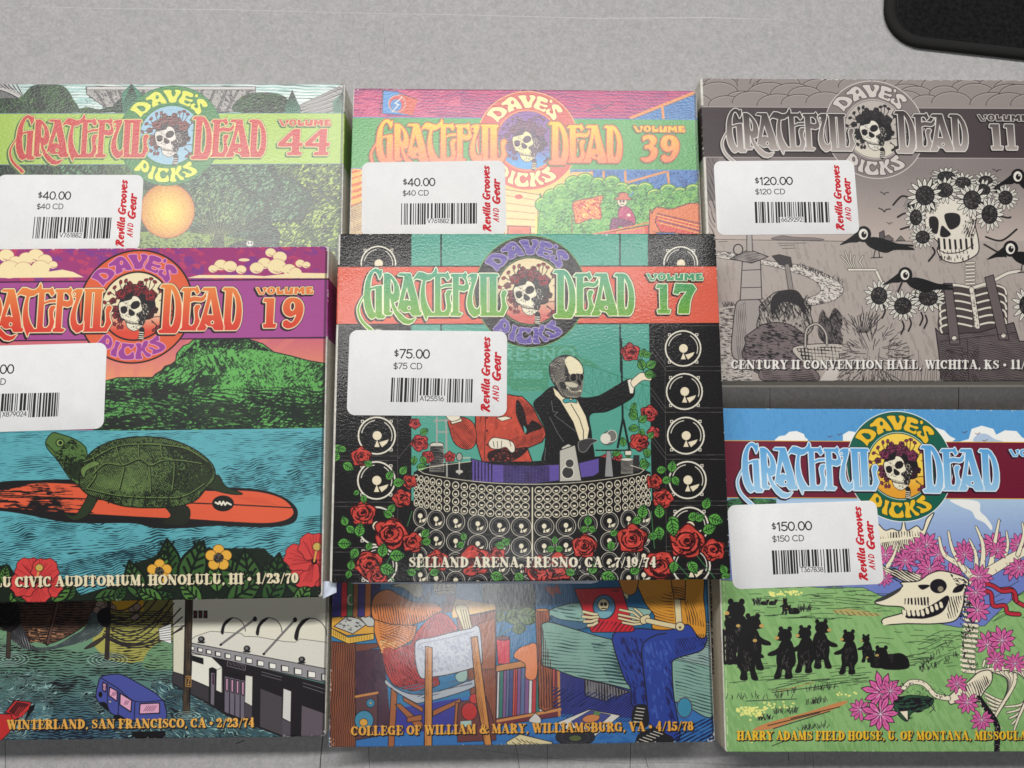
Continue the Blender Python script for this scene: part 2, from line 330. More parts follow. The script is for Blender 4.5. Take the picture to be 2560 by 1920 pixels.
WORD_H = [
 z1([(430,690),(545,660),(545,1225),(500,1190),(460,1090),(435,950),(420,800)]), z1([(893,410),(950,520),(972,620),(970,720),(945,790),(900,760),(885,640)]),
 z1([(1265,620),(1350,950),(1270,912),(1182,935)]), z1(arc(1315,1105,42,48,0,360,14)), z2([(620,395),(690,395),(765,470),(772,560),(720,592),(620,570)]),
 z2([(1262,395),(1322,395),(1322,1205),(1262,1205)]), z2(arc(868,432,34,40,0,360,14)),
 z4([(370,420),(430,540),(470,680),(490,850),(490,1050),(460,1220),(415,1290),(375,1230),(365,1100)]), z4([(1275,650),(1350,1030),(1270,1018),(1210,1022)]),
 z4(arc(1340,1190,42,46,0,360,14)), z4([(1755,500),(1830,650),(1860,830),(1860,1020),(1840,1160),(1795,1250),(1760,1180),(1750,1000)]),
]
NUMS = {
 '1': [z5([(560,775),(585,670),(860,670),(865,1370),(955,1370),(930,1480),(610,1480),(590,1370),(670,1370),(650,775)])],
 '7': [z5([(1035,920),(1090,650),(1570,670),(1665,800),(1560,960),(1500,1150),(1465,1480),(1160,1480),(1180,1250),(1250,1070),(1410,870),(1210,880),(1165,955)])],
 '9': [z5([(1240,660),(1400,700),(1500,850),(1520,1050),(1460,1280),(1340,1440),(1180,1500),(1060,1440),(1050,1320),(1130,1270),(1210,1330),(1270,1330),(1330,1220),(1350,1120),(1230,1180),(1090,1120),(1020,950),(1060,760),(1140,680)])],
 '9h': z5(arc(1250,900,70,125,0,360,16)),
 '3': [z5([(560,720),(700,655),(860,690),(930,800),(890,950),(830,1010),(930,1080),(950,1230),(870,1410),(700,1500),(560,1460),(520,1380),(660,1370),(760,1290),(770,1160),(700,1080),(620,1090),(620,990),(720,960),(760,870),(720,790),(640,790),(570,850)])],
 '4': [z5([(780,660),(930,660),(930,1090),(1010,1080),(1000,1210),(930,1210),(930,1370),(1000,1390),(980,1480),(660,1480),(660,1390),(760,1370),(760,1210),(440,1210),(430,1100)])],
 '4h': z5([(760,850),(760,1095),(600,1095)]),
}
_c4 = 1590+720/11.06
NUMS['4'] = [[((x-_c4)*1.28+_c4, y) for x, y in NUMS['4'][0]]]; NUMS['4h'] = [((x-_c4)*1.28+_c4, y) for x, y in NUMS['4h']]
_c3 = 1590+735/11.06; NUMS['3'] = [[((x-_c3)*1.14+_c3, y) for x, y in NUMS['3'][0]]]
_c9 = 1590+1270/11.06; NUMS['9'] = [[((x-_c9)*1.12+_c9, y) for x, y in NUMS['9'][0]]]
DAVE = [z6([(260,600),(320,500),(400,440),(520,430),(620,450),(690,500),(690,560),(620,650),(540,700),(500,770),(460,730),(380,660),(290,620)]),
 z6([(580,340),(640,300),(700,240),(780,200),(860,220),(930,290),(990,370),(1030,450),(920,465),(890,420),(840,440),(860,480),(800,520),(740,540),(715,480),(715,380),(640,380),(590,390)]),
 z6([(940,180),(1040,160),(1110,170),(1120,230),(1160,310),(1210,230),(1180,170),(1240,155),(1310,180),(1310,240),(1250,330),(1220,430),(1090,440),(1060,370),(1000,270)]),
 z6([(1360,185),(1480,200),(1580,250),(1580,310),(1520,320),(1450,290),(1420,330),(1490,360),(1560,370),(1590,400),(1540,430),(1470,400),(1410,390),(1410,440),(1480,470),(1530,450),(1540,500),(1500,530),(1400,490),(1300,450),(1280,390),(1340,290)]),
 z6(arc(1655,290,34,40,0,360,12)),
 z6([(1700,360),(1800,370),(1880,440),(1905,510),(1870,540),(1800,530),(1780,480),(1740,470),(1760,560),(1780,640),(1740,700),(1690,700),(1620,610),(1550,560),(1550,490),(1600,460),(1650,480),(1620,520),(1650,560),(1700,560),(1690,480),(1670,410)]),
 z7([(420,810),(520,700),(590,610),(650,610),(720,680),(750,780),(720,870),(650,890),(590,850),(570,790),(540,850),(440,850)]),
 z7([(810,730),(900,770),(860,850),(840,950),(840,1050),(730,1010),(730,930),(790,850)]),
 z7([(940,780),(1040,790),(1160,800),(1160,850),(1110,890),(1060,840),(990,880),(990,960),(1040,1020),(1110,990),(1150,940),(1180,1020),(1160,1090),(960,1090),(880,1020),(880,940),(930,860)]),
 z7([(1200,790),(1300,790),(1310,870),(1350,750),(1430,740),(1420,830),(1380,890),(1420,950),(1500,1000),(1500,1040),(1430,1050),(1360,970),(1320,930),(1310,1000),(1340,1080),(1220,1090),(1210,1000),(1230,880)]),
 z7([(1460,745),(1520,700),(1590,640),(1640,670),(1640,730),(1590,745),(1680,775),(1760,830),(1770,890),(1700,950),(1560,1000),(1525,980),(1530,920),(1450,880),(1500,860),(1580,900),(1650,900),(1650,860),(1560,810),(1480,790)])]
DAVE_H = [z6([(390,530),(450,510),(540,520),(590,570),(570,630),(500,640),(430,580)]), z6(arc(820,320,34,45,0,360,14)), z7(arc(648,740,34,58,0,360,14))]
def dil(m, r):
    """grow a soft mask by r texels"""
    out = m.copy(); n = 12
    for k in range(n):
        a = 2*math.pi*k/n; dx, dy = r*math.cos(a), r*math.sin(a)
        ix, iy = int(round(dx)), int(round(dy)); sh = np.roll(np.roll(m, iy, 0), ix, 1); out = np.maximum(out, sh)
    return out
def shift(m, dx, dy): return np.roll(np.roll(m, int(round(dy)), 0), int(round(dx)), 1)
def mask_of(cv, S, Hs=()):
    m = np.zeros((cv.h, cv.w), np.float32)
    r = cv.cov([cv.T(p) for p in S])
    if r: m[r[0]] = r[1]
    if Hs:
        r = cv.cov([cv.T(p) for p in Hs])
        if r: m[r[0]] *= 1-r[1]
    return m
def rose(cv, x, y, r, col, dark=(30,20,25), seed=0, lw=None):
    rs = np.random.RandomState(seed+int(x)); lw = lw or max(1.0, r*.075)
    k = np.linspace(0, 2*math.pi, 40, False); ph = rs.rand()*6
    P = [(x+r*(1+.10*math.sin(5*a+ph)+.05*math.sin(9*a))*math.cos(a), y+r*.94*(1+.10*math.sin(5*a+ph)+.05*math.cos(8*a))*math.sin(a)) for a in k]
    cv.poly(P, col, 1, dark, lw*1.1)
    L = []
    for i in range(17):
        rr = r*(.16+.78*i/17); a0 = rs.rand()*6.28; sp = .9+rs.rand()*1.3
        cx, cy = x+rs.randn()*r*.05, y+rs.randn()*r*.05-r*.05*(1-i/17)
        L.append([(cx+rr*math.cos(a0+sp*t), cy+rr*.9*math.sin(a0+sp*t)) for t in np.linspace(0, 1, 7)])
    for i in range(12):
        a = rs.rand()*6.28; r0 = r*(.45+rs.rand()*.25); L.append([(x+r0*math.cos(a), y+r0*math.sin(a)), (x+(r0+r*.22)*math.cos(a+.15), y+(r0+r*.22)*math.sin(a+.15))])
    cv.lines(L, lw, dark)
    cv.ell(x, y-r*.08, r*.17, r*.13, dark)
    hi = tuple(min(255, c*1.18+12) for c in col)
    cv.lines([[(x+r*q*math.cos(a+t), y+r*q*.9*math.sin(a+t)) for t in np.linspace(0, .7, 5)] for q, a in ((.5,3.6),(.72,4.2),(.62,.4),(.82,2.2),(.4,1.3),(.86,5.3))], lw*1.3, hi, .8)
def leaf(cv, x, y, l, ang, col=(95,165,75), dark=(25,50,30), wd=.36):
    a = math.radians(ang); c, s = math.cos(a), math.sin(a)
    k = np.linspace(0, 1, 9); up = [(l*t, l*wd*math.sin(math.pi*t**.85)) for t in k]; dn = [(l*t, -l*wd*math.sin(math.pi*t**.85)) for t in k[::-1]]
    P = [(x+u*c-v*s, y+u*s+v*c) for u, v in up+dn]
    cv.poly(P, col, 1, dark, max(.8, l*.05))
    L = [[(x, y), (x+l*.95*c, y+l*.95*s)]]
    for t in (.25, .42, .6, .76):
        for q in (-1, 1):
            L.append([(x+l*t*c, y+l*t*s), (x+l*(t+.16)*c-q*l*wd*.62*s, y+l*(t+.16)*s+q*l*wd*.62*c)])
    cv.lines(L, max(.7, l*.045), dark)
def logo(cv, nums, C):
    """band, emblem and wordmark in the measured frame of the format, C: colours"""
    m17 = lambda P: ((to_case(P, 'p17')+[CW/2, -CH/2])*[1, -1])*PPM
    keep = cv.map; cv.map = m17; cv.F()
    # band runs over both edges
    y0 = cv.T([(1280, 666)])[0][1]; y1 = cv.T([(1280, 808.5)])[0][1]
    Y, X = np.mgrid[0:cv.h, 0:cv.w]; 
    bandm = np.clip(Y-y0, 0, 1)*np.clip(y1-Y, 0, 1)
    lwid = C.get('lw', 3.2)
    lm = np.clip(Y-(y0-lwid), 0, 1)*np.clip((y1+lwid)-Y, 0, 1)
    full = (slice(0, cv.h), slice(0, cv.w))
    cv.ink((full, lm.astype(np.float32)), C['line']); cv.ink((full, bandm.astype(np.float32)), C['band'])
    cx, cy, R, r = 1325.5, 729.0, 139.0, 83.0
    cv.ell(cx, cy, R+1.6, R+1.6, C['ringline']); cv.ell(cx, cy, R-.6, R-.6, C.get('ringgap', C['ring'])); cv.ell(cx, cy, R-2.2, R-2.2, C['ring'])
    cv.ell(cx, cy-1.5, r+3.2, r+3, C['ringline']); cv.ell(cx, cy-1.5, r+1.6, r+1.4, C.get('ringgap', C['ring']))
    cv.vgrad([(cx+(r-.5)*math.cos(t), cy-1.5+(r-1)*math.sin(t)) for t in np.linspace(0, 6.283, 60)], C['in0'], C['in1'], 740, 790)
    # letters round the ring
    m = mask_of(cv, [spl(p, True, 4) if len(p) > 12 else p for p in DAVE], DAVE_H)
    cv.ink((full, dil(m, 2.4)), C['daveline']); cv.ink((full, m), C['dave'])
    # emblem: skull crowned with roses
    dk, bone = C.get('dk', (30,25,30)), C.get('bone', (240,232,205))
    for c, P in enumerate([[(600,260),(590,330),(630,400)],[(715,230),(700,320),(720,400)],[(470,380),(480,440),(520,520)],[(360,510),(430,520),(480,560)],[(1170,215),(1180,300),(1150,400)],[(1280,190),(1260,300),(1240,420)],[(1370,260),(1360,350),(1300,430)],[(270,720),(330,700),(420,680)],[(520,1210),(600,1190),(650,1100)],[(610,1280),(640,1200),(660,1100)],[(690,1280),(680,1200),(670,1100)],[(1500,1290),(1440,1210),(1350,1170)],[(1420,1350),(1470,1250),(1350,1130)],[(1520,470),(1480,520),(1430,560)],[(1640,1060),(1480,1050),(1380,1060)],[(1840,940),(1780,1040),(1640,1060)],[(1660,560),(1590,640),(1500,690)]]):
        cv.line(z3(P), 1.6, dk); cv.ell(*z3([P[0]])[0], 3.4, 5.2, C['rose'], 1, 20*c, dk, 1.3)
    cv.sp(z3([(600,700),(540,850),(540,1000),(620,1110),(760,1130),(1200,1120),(1350,1080),(1420,900),(1400,700),(1300,560),(900,450),(650,520)]), dk)
    for i, (x, y, q) in enumerate([(460,680,70),(500,870,80),(540,1010,80),(640,1120,60),(1400,900,80),(1320,1020,70),(800,300,60),(1050,300,70),(760,430,110),(930,400,100),(1130,440,100),(620,540,120),(980,530,80),(1300,570,135),(430,690,60)]):
        (X, Y_) = z3([(x, y)])[0]; rose(cv, X, Y_, q/9.217, C['rose'] if i not in (4,5) else tuple(v*.45 for v in C['rose']), dk, i, 1.15)
    cv.sp(z3([(600,730),(700,690),(850,650),(890,582),(960,578),(1030,620),(1080,700),(1110,820),(1170,900),(1200,1000),(1210,1110),(1180,1220),(1110,1310),(980,1372),(880,1340),(800,1270),(780,1190),(740,1110),(660,1070),(620,960),(590,840)]), bone, 1, dk, 1.2)
    cv.sp(z3([(1000,980),(1120,900),(1090,700),(1200,760),(1290,860),(1260,1000),(1200,1120),(1180,1230),(1080,1230),(1040,1100)]), dk)
    cv.grain(z3([(1000,980),(1120,900),(1090,720),(1200,760),(1290,860),(1260,1000),(1200,1120),(1180,1230),(1080,1230),(1040,1100)]), bone, 60, 3, 1.5, .36, .1, 20)
    for P in ([(635,850),(700,805),(770,830),(785,910),(740,970),(660,955)], [(860,780),(920,705),(1020,695),(1065,760),(1040,830),(960,872),(880,860)], [(820,900),(850,870),(960,950),(950,1010),(880,1030),(830,990)]): cv.sp(z3(P), dk)
    cv.lines([z3([(780+34*i, 1110+10*i), (790+34*i, 1200+6*i)]) for i in range(10)], 1.2, dk); cv.line(z3([(760,1150),(900,1210),(1100,1200)]), 1.3, dk)
    cv.grain(z3([(600,730),(850,650),(1080,700),(1180,1000),(1110,1310),(980,1372),(800,1270),(640,1060)]), dk, 30, 2.4, 1.6, .25, .25, 12)
    cv.line(z3([(1140,1340),(1150,1420),(1130,1540)]), 13, dk); cv.lines([z3([(1090,y),(1190,y+10)]) for y in (1400,1450,1500,1540)], 2.4, bone)
    # wordmark with shadow, outline and printed gradient
    nm = []
    for n_, dx in nums:
        mv = lambda P: [(x+dx, y) for x, y in P]
        nm.append(([spl(mv(p), True, 3) if n_ in '39' else mv(p) for p in NUMS[n_]], [mv(NUMS[n_+'h'])] if n_+'h' in NUMS else []))
    VB = [[(290,380),(360,375),(430,500),(470,540),(520,480),(480,400),(560,375),(590,400),(540,500),(510,570),(400,570)],
          arc(710,465,115,100,0,360,20), [(850,380),(930,375),(935,480),(1000,480),(1040,430),(1050,560),(870,565)], [(1080,380),(1150,375),(1150,490),(1200,500),(1230,380),(1310,380),(1300,570),(1090,565)],
          [(1340,380),(1430,380),(1470,450),(1520,375),(1600,375),(1620,570),(1540,570),(1530,480),(1480,540),(1420,470),(1410,570),(1340,570)], [(1650,375),(1820,370),(1830,430),(1740,430),(1740,450),(1800,455),(1800,490),(1740,500),(1760,525),(1860,470),(1850,565),(1660,565)]]
    tail = cv._stroke(cv.T(spl(z1([(285,815),(215,930),(150,1080),(150,1220),(205,1370),(300,1490),(400,1580),(480,1660)]), False, 4)), [cv.W(v) for v in np.linspace(2.5, 8.5, 29)])
    S_, H_ = WORD_S, WORD_H
    groups = [([cv.T(S_[3]), cv.T(S_[4])]+[cv.T(S_[k]) for k in (5,6,7,8)], [], 2.9), ([cv.T(S_[1])], [H_[1]], 2.9), (tail+[cv.T(S_[0])], [H_[0]], 2.9), ([cv.T(S_[2])], [H_[2],H_[3]], 2.7), ([cv.T(S_[9])], [H_[4]], 2.9),
              ([cv.T(S_[11])], [H_[5]], 2.9), ([cv.T(S_[10])], [H_[6]], 2.9), ([cv.T(S_[12])], [H_[7]], 2.9), ([cv.T(S_[13])], [], 2.9), ([cv.T(S_[15])], [H_[10]], 2.9), ([cv.T(S_[14])], [H_[8],H_[9]], 2.7)]
    groups += [([cv.T(p) for p in P], hs, 2.9) for P, hs in nm] + [([cv.T(z5(p))], [z5(arc(712,465,38,58,0,360,12))] if k == 1 else [], 1.9) for k, p in enumerate(VB)]
    ms = []
    for P, hs, ow in groups:
        x0 = max(0, int(min(p[:,0].min() for p in P))-14); x1 = min(cv.w, int(max(p[:,0].max() for p in P))+14)
        y0 = max(0, int(min(p[:,1].min() for p in P))-14); y1 = min(cv.h, int(max(p[:,1].max() for p in P))+14)
        m = np.zeros((y1-y0, x1-x0), np.float32)
        off = np.array([x0, y0])
        def put(polys, neg=False):
            r = cv.cov(polys)
            if r is None: return
            (sy, sx), q = r; sl = (slice(sy.start-y0, sy.stop-y0), slice(sx.start-x0, sx.stop-x0))
            m[sl] = m[sl]*(1-q) if neg else np.maximum(m[sl], q)
        put(P)
        for h_ in hs: put([cv.T(h_)], True)
        o = dil(m, ow); sh = dil(o, 1.0); s2 = sh.copy()
        for k in range(1, 6): s2 = np.maximum(s2, shift(sh, -k*.85, k*.85))
        ms.append(((slice(y0, y1), slice(x0, x1)), m, o, s2))
    for sl, m, o, s2 in ms: cv.ink((sl, s2), C['shadow'])
    ya, yb = cv.T([(1280, 672)])[0][1], cv.T([(1280, 795)])[0][1]
    t = np.clip(np.clip((Y-ya)/(yb-ya), 0, 1)[..., None]*1.15-.07, 0, 1)
    colr = (np.asarray(C['w0'], float)*(1-t)+np.asarray(C['w1'], float)*t).astype(np.float32)
    for sl, m, o, s2 in ms:
        cv.ink((sl, o), C['outline'])
        mm = m[..., None]; cv.a[sl] = cv.a[sl]*(1-mm)+colr[sl]*mm
    cv.map = keep
def new_cover(key, base):
    mp = lambda P: ((to_case(P, key)+[CW/2, -CH/2])*[1, -1])*PPM
    return Canvas(int(CW*PPM), int(round(CH*PPM)), mp, PPM/6.75, base)
def white_edges(cv, band, side=(222,218,208), l=.7, r=.7):
    """folded board shows white along the edges, the band runs over them"""
    y0 = int(11.9*PPM); wl, wr = int(l*PPM), int(r*PPM)
    return wl, wr
# ---- cover pictures -------------------------------------------------------------------------------------------------
K_ = (26, 24, 26); CR = (238, 228, 200)
def rect(a, b, c, d): return [(a,b),(c,b),(c,d),(a,d)]
def speaker(cv, x, y, r, full=True):
    c = (236, 230, 212)
    cv.ell(x, y, r, r, None, line=c, lw=r*.085)
    for a in (45, 135, 225, 315):
        q = math.radians(a); X, Y = x+r*1.1*math.cos(q), y+r*1.1*math.sin(q)
        cv.poly([(X+r*.12*math.cos(q+k), Y+r*.12*math.sin(q+k)) for k in (0.0,1.57,3.14,4.71)], c); cv.ell(X, Y, r*.045, r*.045, K_)
    cv.line(arc(x, y, r*.83, r*.83, 190, 262, 10), r*.05, c); cv.line(arc(x, y, r*.83, r*.83, -60, 20, 10), r*.05, c)
    cv.ell(x+r*.02, y, r*.25, r*.25, (240,226,195))
    cv.poly([(x+r*.02,y+r*.22),(x+r*.16,y+r*.62),(x-r*.14,y+r*.62)], (240,226,195))
    cv.poly([(x+r*.12,y+r*.36),(x+r*.66,y+r*.20),(x+r*.55,y+r*.42),(x+r*.28,y+r*.64)], (240,226,195))
def art17():
    cv = new_cover('p17', K_)
    g = (150,148,140)
    cv.F(820, 560, 2.1686)
    teal = rect(452,-10,1734,232); cv.poly(teal, (92,170,150)); cv.engrave(teal, (66,140,120), 0, 7.5/2.17, .22, .8, 60, .25, 40, .8)
    teal = [(452,540),(1743,540),(1760,1500),(452,1500)]; cv.poly(teal, (88,165,147)); cv.engrave(teal, (70,145,128), 0, 3.4, .14, .6, 60, .16, 40, .7)
    for x in (613, 1583): cv.line([(x,-10),(x,232)], 8, (22,40,36)); cv.line([(x,540),(x+4,800)], 8, (22,40,36))
    # sign and trestle behind
    cv.poly([(955,660),(1340,660),(1360,720),(1420,740),(1480,782),(1390,770),(1200,800),(1195,860),(1190,905),(1000,905),(955,850)], (76,150,118))
    gd = (98,172,150)
    put_text(cv, 'RESNO', SANS, (945,735), (1335,735), 60, gd, .17, .2)
    put_text(cv, 'LITTLE CITY IN', SANS, (950,782), (1195,782), 17, gd, .16, .1)
    put_text(cv, 'NESS', SANS, (1012,832), (1162,832), 33, gd, .26, .12); put_text(cv, 'ENTRANCE', SANS, (1030,899), (1155,899), 14, (100,165,130), .16, .1)
    td = (62,138,112)
    cv.line([(1380,760),(1480,790),(1620,840),(1740,880)], 6, td); cv.line([(1380,900),(1500,960),(1620,1000),(1730,1100)], 4, td)
    for i in range(8): cv.lines([[(1390+45*i,770+14*i),(1390+45*i,900+22*i)],[(1390+45*i,770+14*i),(1435+45*i,920+22*i)],[(1435+45*i,784+14*i),(1390+45*i,900+22*i)]], 2.2, td)
    # cabinets
    cv.F(820, 1020, 2.1686)
    cv.poly([(1740,-500),(1830,-450),(2300,-450),(2300,1000),(1770,1000),(1752,300)], K_); cv.poly([(0,-500),(450,-500),(450,1000),(0,1000)], K_)
    for y in (-220, 5, 260, 510, 757, 880):
        for d in (0, 24): cv.lines([[(20,y+d),(376,y+d)],[(1830,y+d-6-.0),(2200,y+d-6)]], 1.5, g)
    for y in (-446, ): cv.lines([[(20,y),(376,y)],[(1830,y),(2200,y)]], 1.5, g)
    cv.lines([[(378,-950),(378,1000)],[(1822,-950),(1836,1000)]], 1.3, g)
    for y in (-440,-215,20,270,520): cv.lines([[(378,y+5),(448,y-80)],[(1830,y+5),(1750,y-100)],[(1830,y-22),(1750,y-130)]], 1.6, g)
    cv.F()
    for x, y, r in ((946,659,43),(944,764,44),(943,870,45),(942,978,45.5),(942,1089,46),(941,1201,46.5),(942,1315,47),(944.5,1414,47),
                    (1701.7,659,42),(1705,765,43),(1707.7,871,44),(1711,978.7,44.5),(1714.6,1089,45.5),(1719,1200,46),(1723.8,1315,46.5),(1728,1414,47)): speaker(cv, x, y, r)
    # figures
    cv.F(1260, 860, 4.609)
    red = (222,88,66)
    cv.lines([[(1350,-60),(1368,880)]], 22, (20,36,34)); cv.lines([[(1368,870),(1310,1190)],[(1375,870),(1445,1210)]], 24, (20,30,30))
    for x, y, r in ((1455,95,105),(1670,800,95),(1555,1130,105),(1720,1020,70),(1160,1330,60),(1310,1320,60)): rose(cv, x, y, r, (196,70,68), (60,20,25), 3)
    for x, y, l, a in ((1570,150,110,-60),(1600,130,110,-10),(1610,300,140,-110),(1640,270,140,-30),(1610,340,150,10),(1520,840,120,-120),(1540,860,120,-150),(1560,900,120,-40),(1550,960,120,170),(1560,980,110,60),(1380,1180,110,-100),(1340,1230,110,150),(1420,1210,110,80),(1590,1320,130,70),(1640,1200,120,80),(1570,1420,120,-20),(1660,1090,100,-50),(1480,760,90,-70)): leaf(cv, x, y, l, a)
    cv.lines([[(1550,180),(1610,320)],[(1530,760),(1560,960),(1600,1200),(1650,1420)]], 8, (30,70,45))
    cv.poly([(-330,640),(-300,580),(-120,540),(40,580),(150,600),(210,605),(330,720),(400,860),(470,980),(480,1050),(440,1130),(270,1200),(290,1250),(340,1395),(-240,1395),(-330,1100)], red, 1, (30,20,20), 10)
    cv.engrave([(-330,640),(40,580),(150,600),(330,720),(470,980),(440,1130),(270,1200),(340,1395),(-240,1395),(-330,1100)], (60,22,22), 88, 2.6, .20, 1, 20, .3, 16, .9); cv.engrave([(150,600),(330,720),(470,980),(440,1130),(100,1200),(60,1100),(240,1040)], (60,22,22), -40, 3.4, .28, 3, 16, .3, 16, .9)
    cv.sp([(150,640),(230,760),(270,930),(330,880),(440,960),(300,1020),(250,1040),(200,960),(140,800)], (35,22,24)); cv.sp([(225,940),(262,990),(240,1030)], (95,170,160))
    cv.sp([(0,1200),(120,1200),(280,1190),(200,1290),(60,1360),(-60,1385),(-160,1370),(-180,1250)], (42,22,24)); cv.grain([(0,1180),(280,1180),(60,1370),(-200,1380)], red, 30, 4, 1.6, .3, .1, 20)
    cv.line([(-60,830),(40,860),(90,850)], 8, (30,20,20)); cv.poly([(-90,850),(20,832),(96,855),(-24,890)], CR, 1, K_, 5)
    hx = lambda L: [(-179+(x+330)*.668, y) for x, y in L]
    cv.sp(hx([(-330,1140),(-250,1080),(-100,1090),(30,1110),(110,1150),(125,1230),(60,1250),(-30,1190),(-150,1210),(-280,1200)]), (236,226,205), 1, K_, 6)
    cv.lines([hx([(-230,1190),(-250,1120)]),hx([(-170,1200),(-180,1120)]),hx([(-110,1195),(-100,1115)]),hx([(30,1110),(60,1180)])], 5, K_)
    cv.line([(-204,600),(-212,860),(-230,1380)], 6, K_); cv.lines([[(-262,640),(-250,760),(-276,900)]], 6, (60,22,22))
    for y in (700,850,1000,1160): cv.ell(-196, y, 10, 12, (60,24,26))
    cv.F(820, 1020, 2.1686); cv.sp([(655,60),(735,50),(795,95),(800,190),(755,225),(690,195),(660,120)], red, 1, K_, 4); cv.engrave([(655,60),(735,50),(795,95),(800,190),(755,225),(690,195),(660,120)], (60,22,22), 50, 3.4, .34, 2, 16, .3, 16); cv.poly([(662,66),(720,50),(728,72),(672,88)], CR, 1, K_, 3); cv.sp([(640,40),(700,30),(716,58),(668,72)], (236,226,205), 1, K_, 3)
    cv.F(1260, 860, 4.609)
    # dark suit with skull
    cv.sp([(560,490),(430,590),(340,690),(420,860),(480,1000),(470,1180),(470,1420),(1000,1420),(1010,1060),(990,820),(1180,780),(1370,690),(1500,590),(1480,430),(1420,410),(1180,550),(1080,600),(940,620),(830,600),(700,560)], (24,24,26), 1, (10,12,14), 6)
    cv.poly([(565,500),(700,620),(840,640),(940,830),(980,980),(960,1090),(870,1110),(800,900),(650,650),(590,590)], (240,226,190)); cv.line([(770,690),(870,860),(915,1000),(915,1100)], 7, K_)
    cv.lines([[(545,650),(565,780),(620,785),(580,820),(830,1010)],[(525,840),(620,1030),(690,1130)],[(480,1190),(465,1360)]], 4, (170,170,165))
    cv.poly([(1420,415),(1465,400),(1500,500),(1490,570),(1450,570)], (236,230,212), 1, K_, 5); cv.sp([(1460,440),(1520,370),(1590,330),(1690,370),(1690,420),(1600,420),(1520,480),(1490,500)], (240,226,195), 1, K_, 5)
    leaf(cv, 1620, 350, 120, 5)
    cv.sp([(520,290),(540,220),(620,150),(720,128),(830,160),(900,250),(915,340),(900,440),(870,600),(800,620),(680,610),(600,500),(540,400)], (52,48,50), 1, K_, 6)
    cv.sp([(700,190),(760,140),(850,190),(900,260),(905,340),(840,340),(760,350),(735,290)], (240,228,192))
    cv.grain([(530,200),(720,130),(740,300),(700,450),(860,600),(680,600),(540,400)], (205,196,176), 40, 2.2, 1.1, .30, .2, 14)
    cv.sp([(600,420),(700,430),(760,440),(900,430),(910,480),(885,600),(800,618),(690,600),(620,500)], (132,126,116)); cv.engrave([(600,420),(900,420),(880,610),(690,605)], (30,28,30), 60, 3.6, .34, 3, 16, .3, 14); cv.engrave([(530,250),(600,160),(700,150),(700,420),(600,470),(540,380)], (196,188,168), 40, 3.4, .26, 3, 18, .3, 16)
    cv.sp([(700,440),(780,440),(850,470),(830,500),(740,490)], (214,205,180), .9); cv.sp([(640,440),(700,450),(720,520),(660,510)], (40,38,40), .8)
    cv.ell(800, 385, 42, 46, (15,15,18), 1, 10, (210,200,178), 5); cv.ell(896, 383, 24, 42, (15,15,18), 1, 0, (210,200,178), 4); cv.poly([(848,430),(884,418),(886,478),(860,470)], (15,15,18))
    cv.line(spl([(728,500),(770,548),(830,556),(882,540)], False), 22, (226,216,190)); cv.lines([[(736+19*i,508+min(i,3)*12),(730+19*i,540+min(i,3)*12)] for i in range(8)], 4, (20,18,20)); cv.line(spl([(728,512),(780,556),(880,552)], False), 4, (20,18,20)); cv.line(spl([(690,560),(740,600),(840,612)], False), 6, (190,182,160))
    cv.sp([(680,640),(750,625),(760,650),(820,630),(840,680),(770,670),(700,680)], (70,160,160), 1, K_, 6)
    # phonograph things on the dark console top
    cv.F(820, 1020, 2.1686)
    cv.poly([(1470,262),(1640,300),(1720,335),(1748,352),(1500,402),(1105,416),(700,400),(466,352),(500,322),(560,303),(780,290),(1100,290)], K_)
    cv.F(1260, 860, 4.609)
    cv.poly([(665,1190),(740,1150),(820,1190),(870,1580),(640,1580)], (205,200,185), 1, K_, 6)
    for y, r in ((1380,60),(1490,72),(1250,34)): cv.ell(745, y, r, r, (60,58,58), 1, 0, (225,220,205), 8); cv.ell(745, y, r*.4, r*.4, None, line=(225,220,205), lw=6)
    cv.ell(1210, 1080, 100, 75, (120,118,112), 1, -30, K_, 6); cv.ell(1170, 1090, 60, 62, (225,220,205)); cv.ell(1240, 1060, 60, 66, None, line=(230,225,210), lw=8)
    cv.poly([(1180,1230),(1230,1230),(1260,1530),(1160,1530)], (150,150,150), 1, K_, 5); cv.line([(1060,1225),(1460,1225)], 14, (30,28,30)); cv.sp([(860,1130),(960,1090),(1080,1110),(1000,1160),(940,1240),(870,1230)], (60,58,60), 1, (190,185,175), 5)
    cv.poly(rect(1345,1330,1490,1500), (90,88,84), 1, K_, 5); cv.ell(1418, 1330, 74, 18, (220,214,200), 1, 0, K_, 4); cv.engrave(rect(1345,1345,1490,1500), (225,220,205), 0, 3, .2); cv.poly(rect(1490,1280,1560,1470), (50,48,50)); cv.poly(rect(1395,1230,1470,1280), (228,222,205), 1, K_, 4)
    cv.F(820, 1020, 2.1686)
    cv.ell(590, 200, 38, 14, (215,210,196), 1, 0, K_, 3); cv.poly(rect(552,205,628,345), (40,38,40), 1, (200,195,180), 2); cv.engrave(rect(552,205,628,345), (215,210,196), 0, 4, .22); cv.lines([[(590,190),(590,50)],[(640,60),(645,370)],[(590,130),(650,130)],[(575,70),(650,66)]], 9, (165,165,158)); cv.lines([[(645,270),(770,270)],[(712,270),(712,360)]], 7, (190,186,175)); cv.ell(712, 265, 16, 22, (170,166,156), 1, 0, K_, 3); cv.ell(712, 345, 20, 10, (200,196,184))
    for x, y, r in ((470,85,30),(497,190,46),(540,265,34),(660,265,30)): rose(cv, x, y, r, (190,66,64), (60,20,25), 9)
    for x, y, l, a in ((500,140,50,-30),(505,262,52,60),(470,262,50,100),(480,320,56,0)): leaf(cv, x, y, l, a)
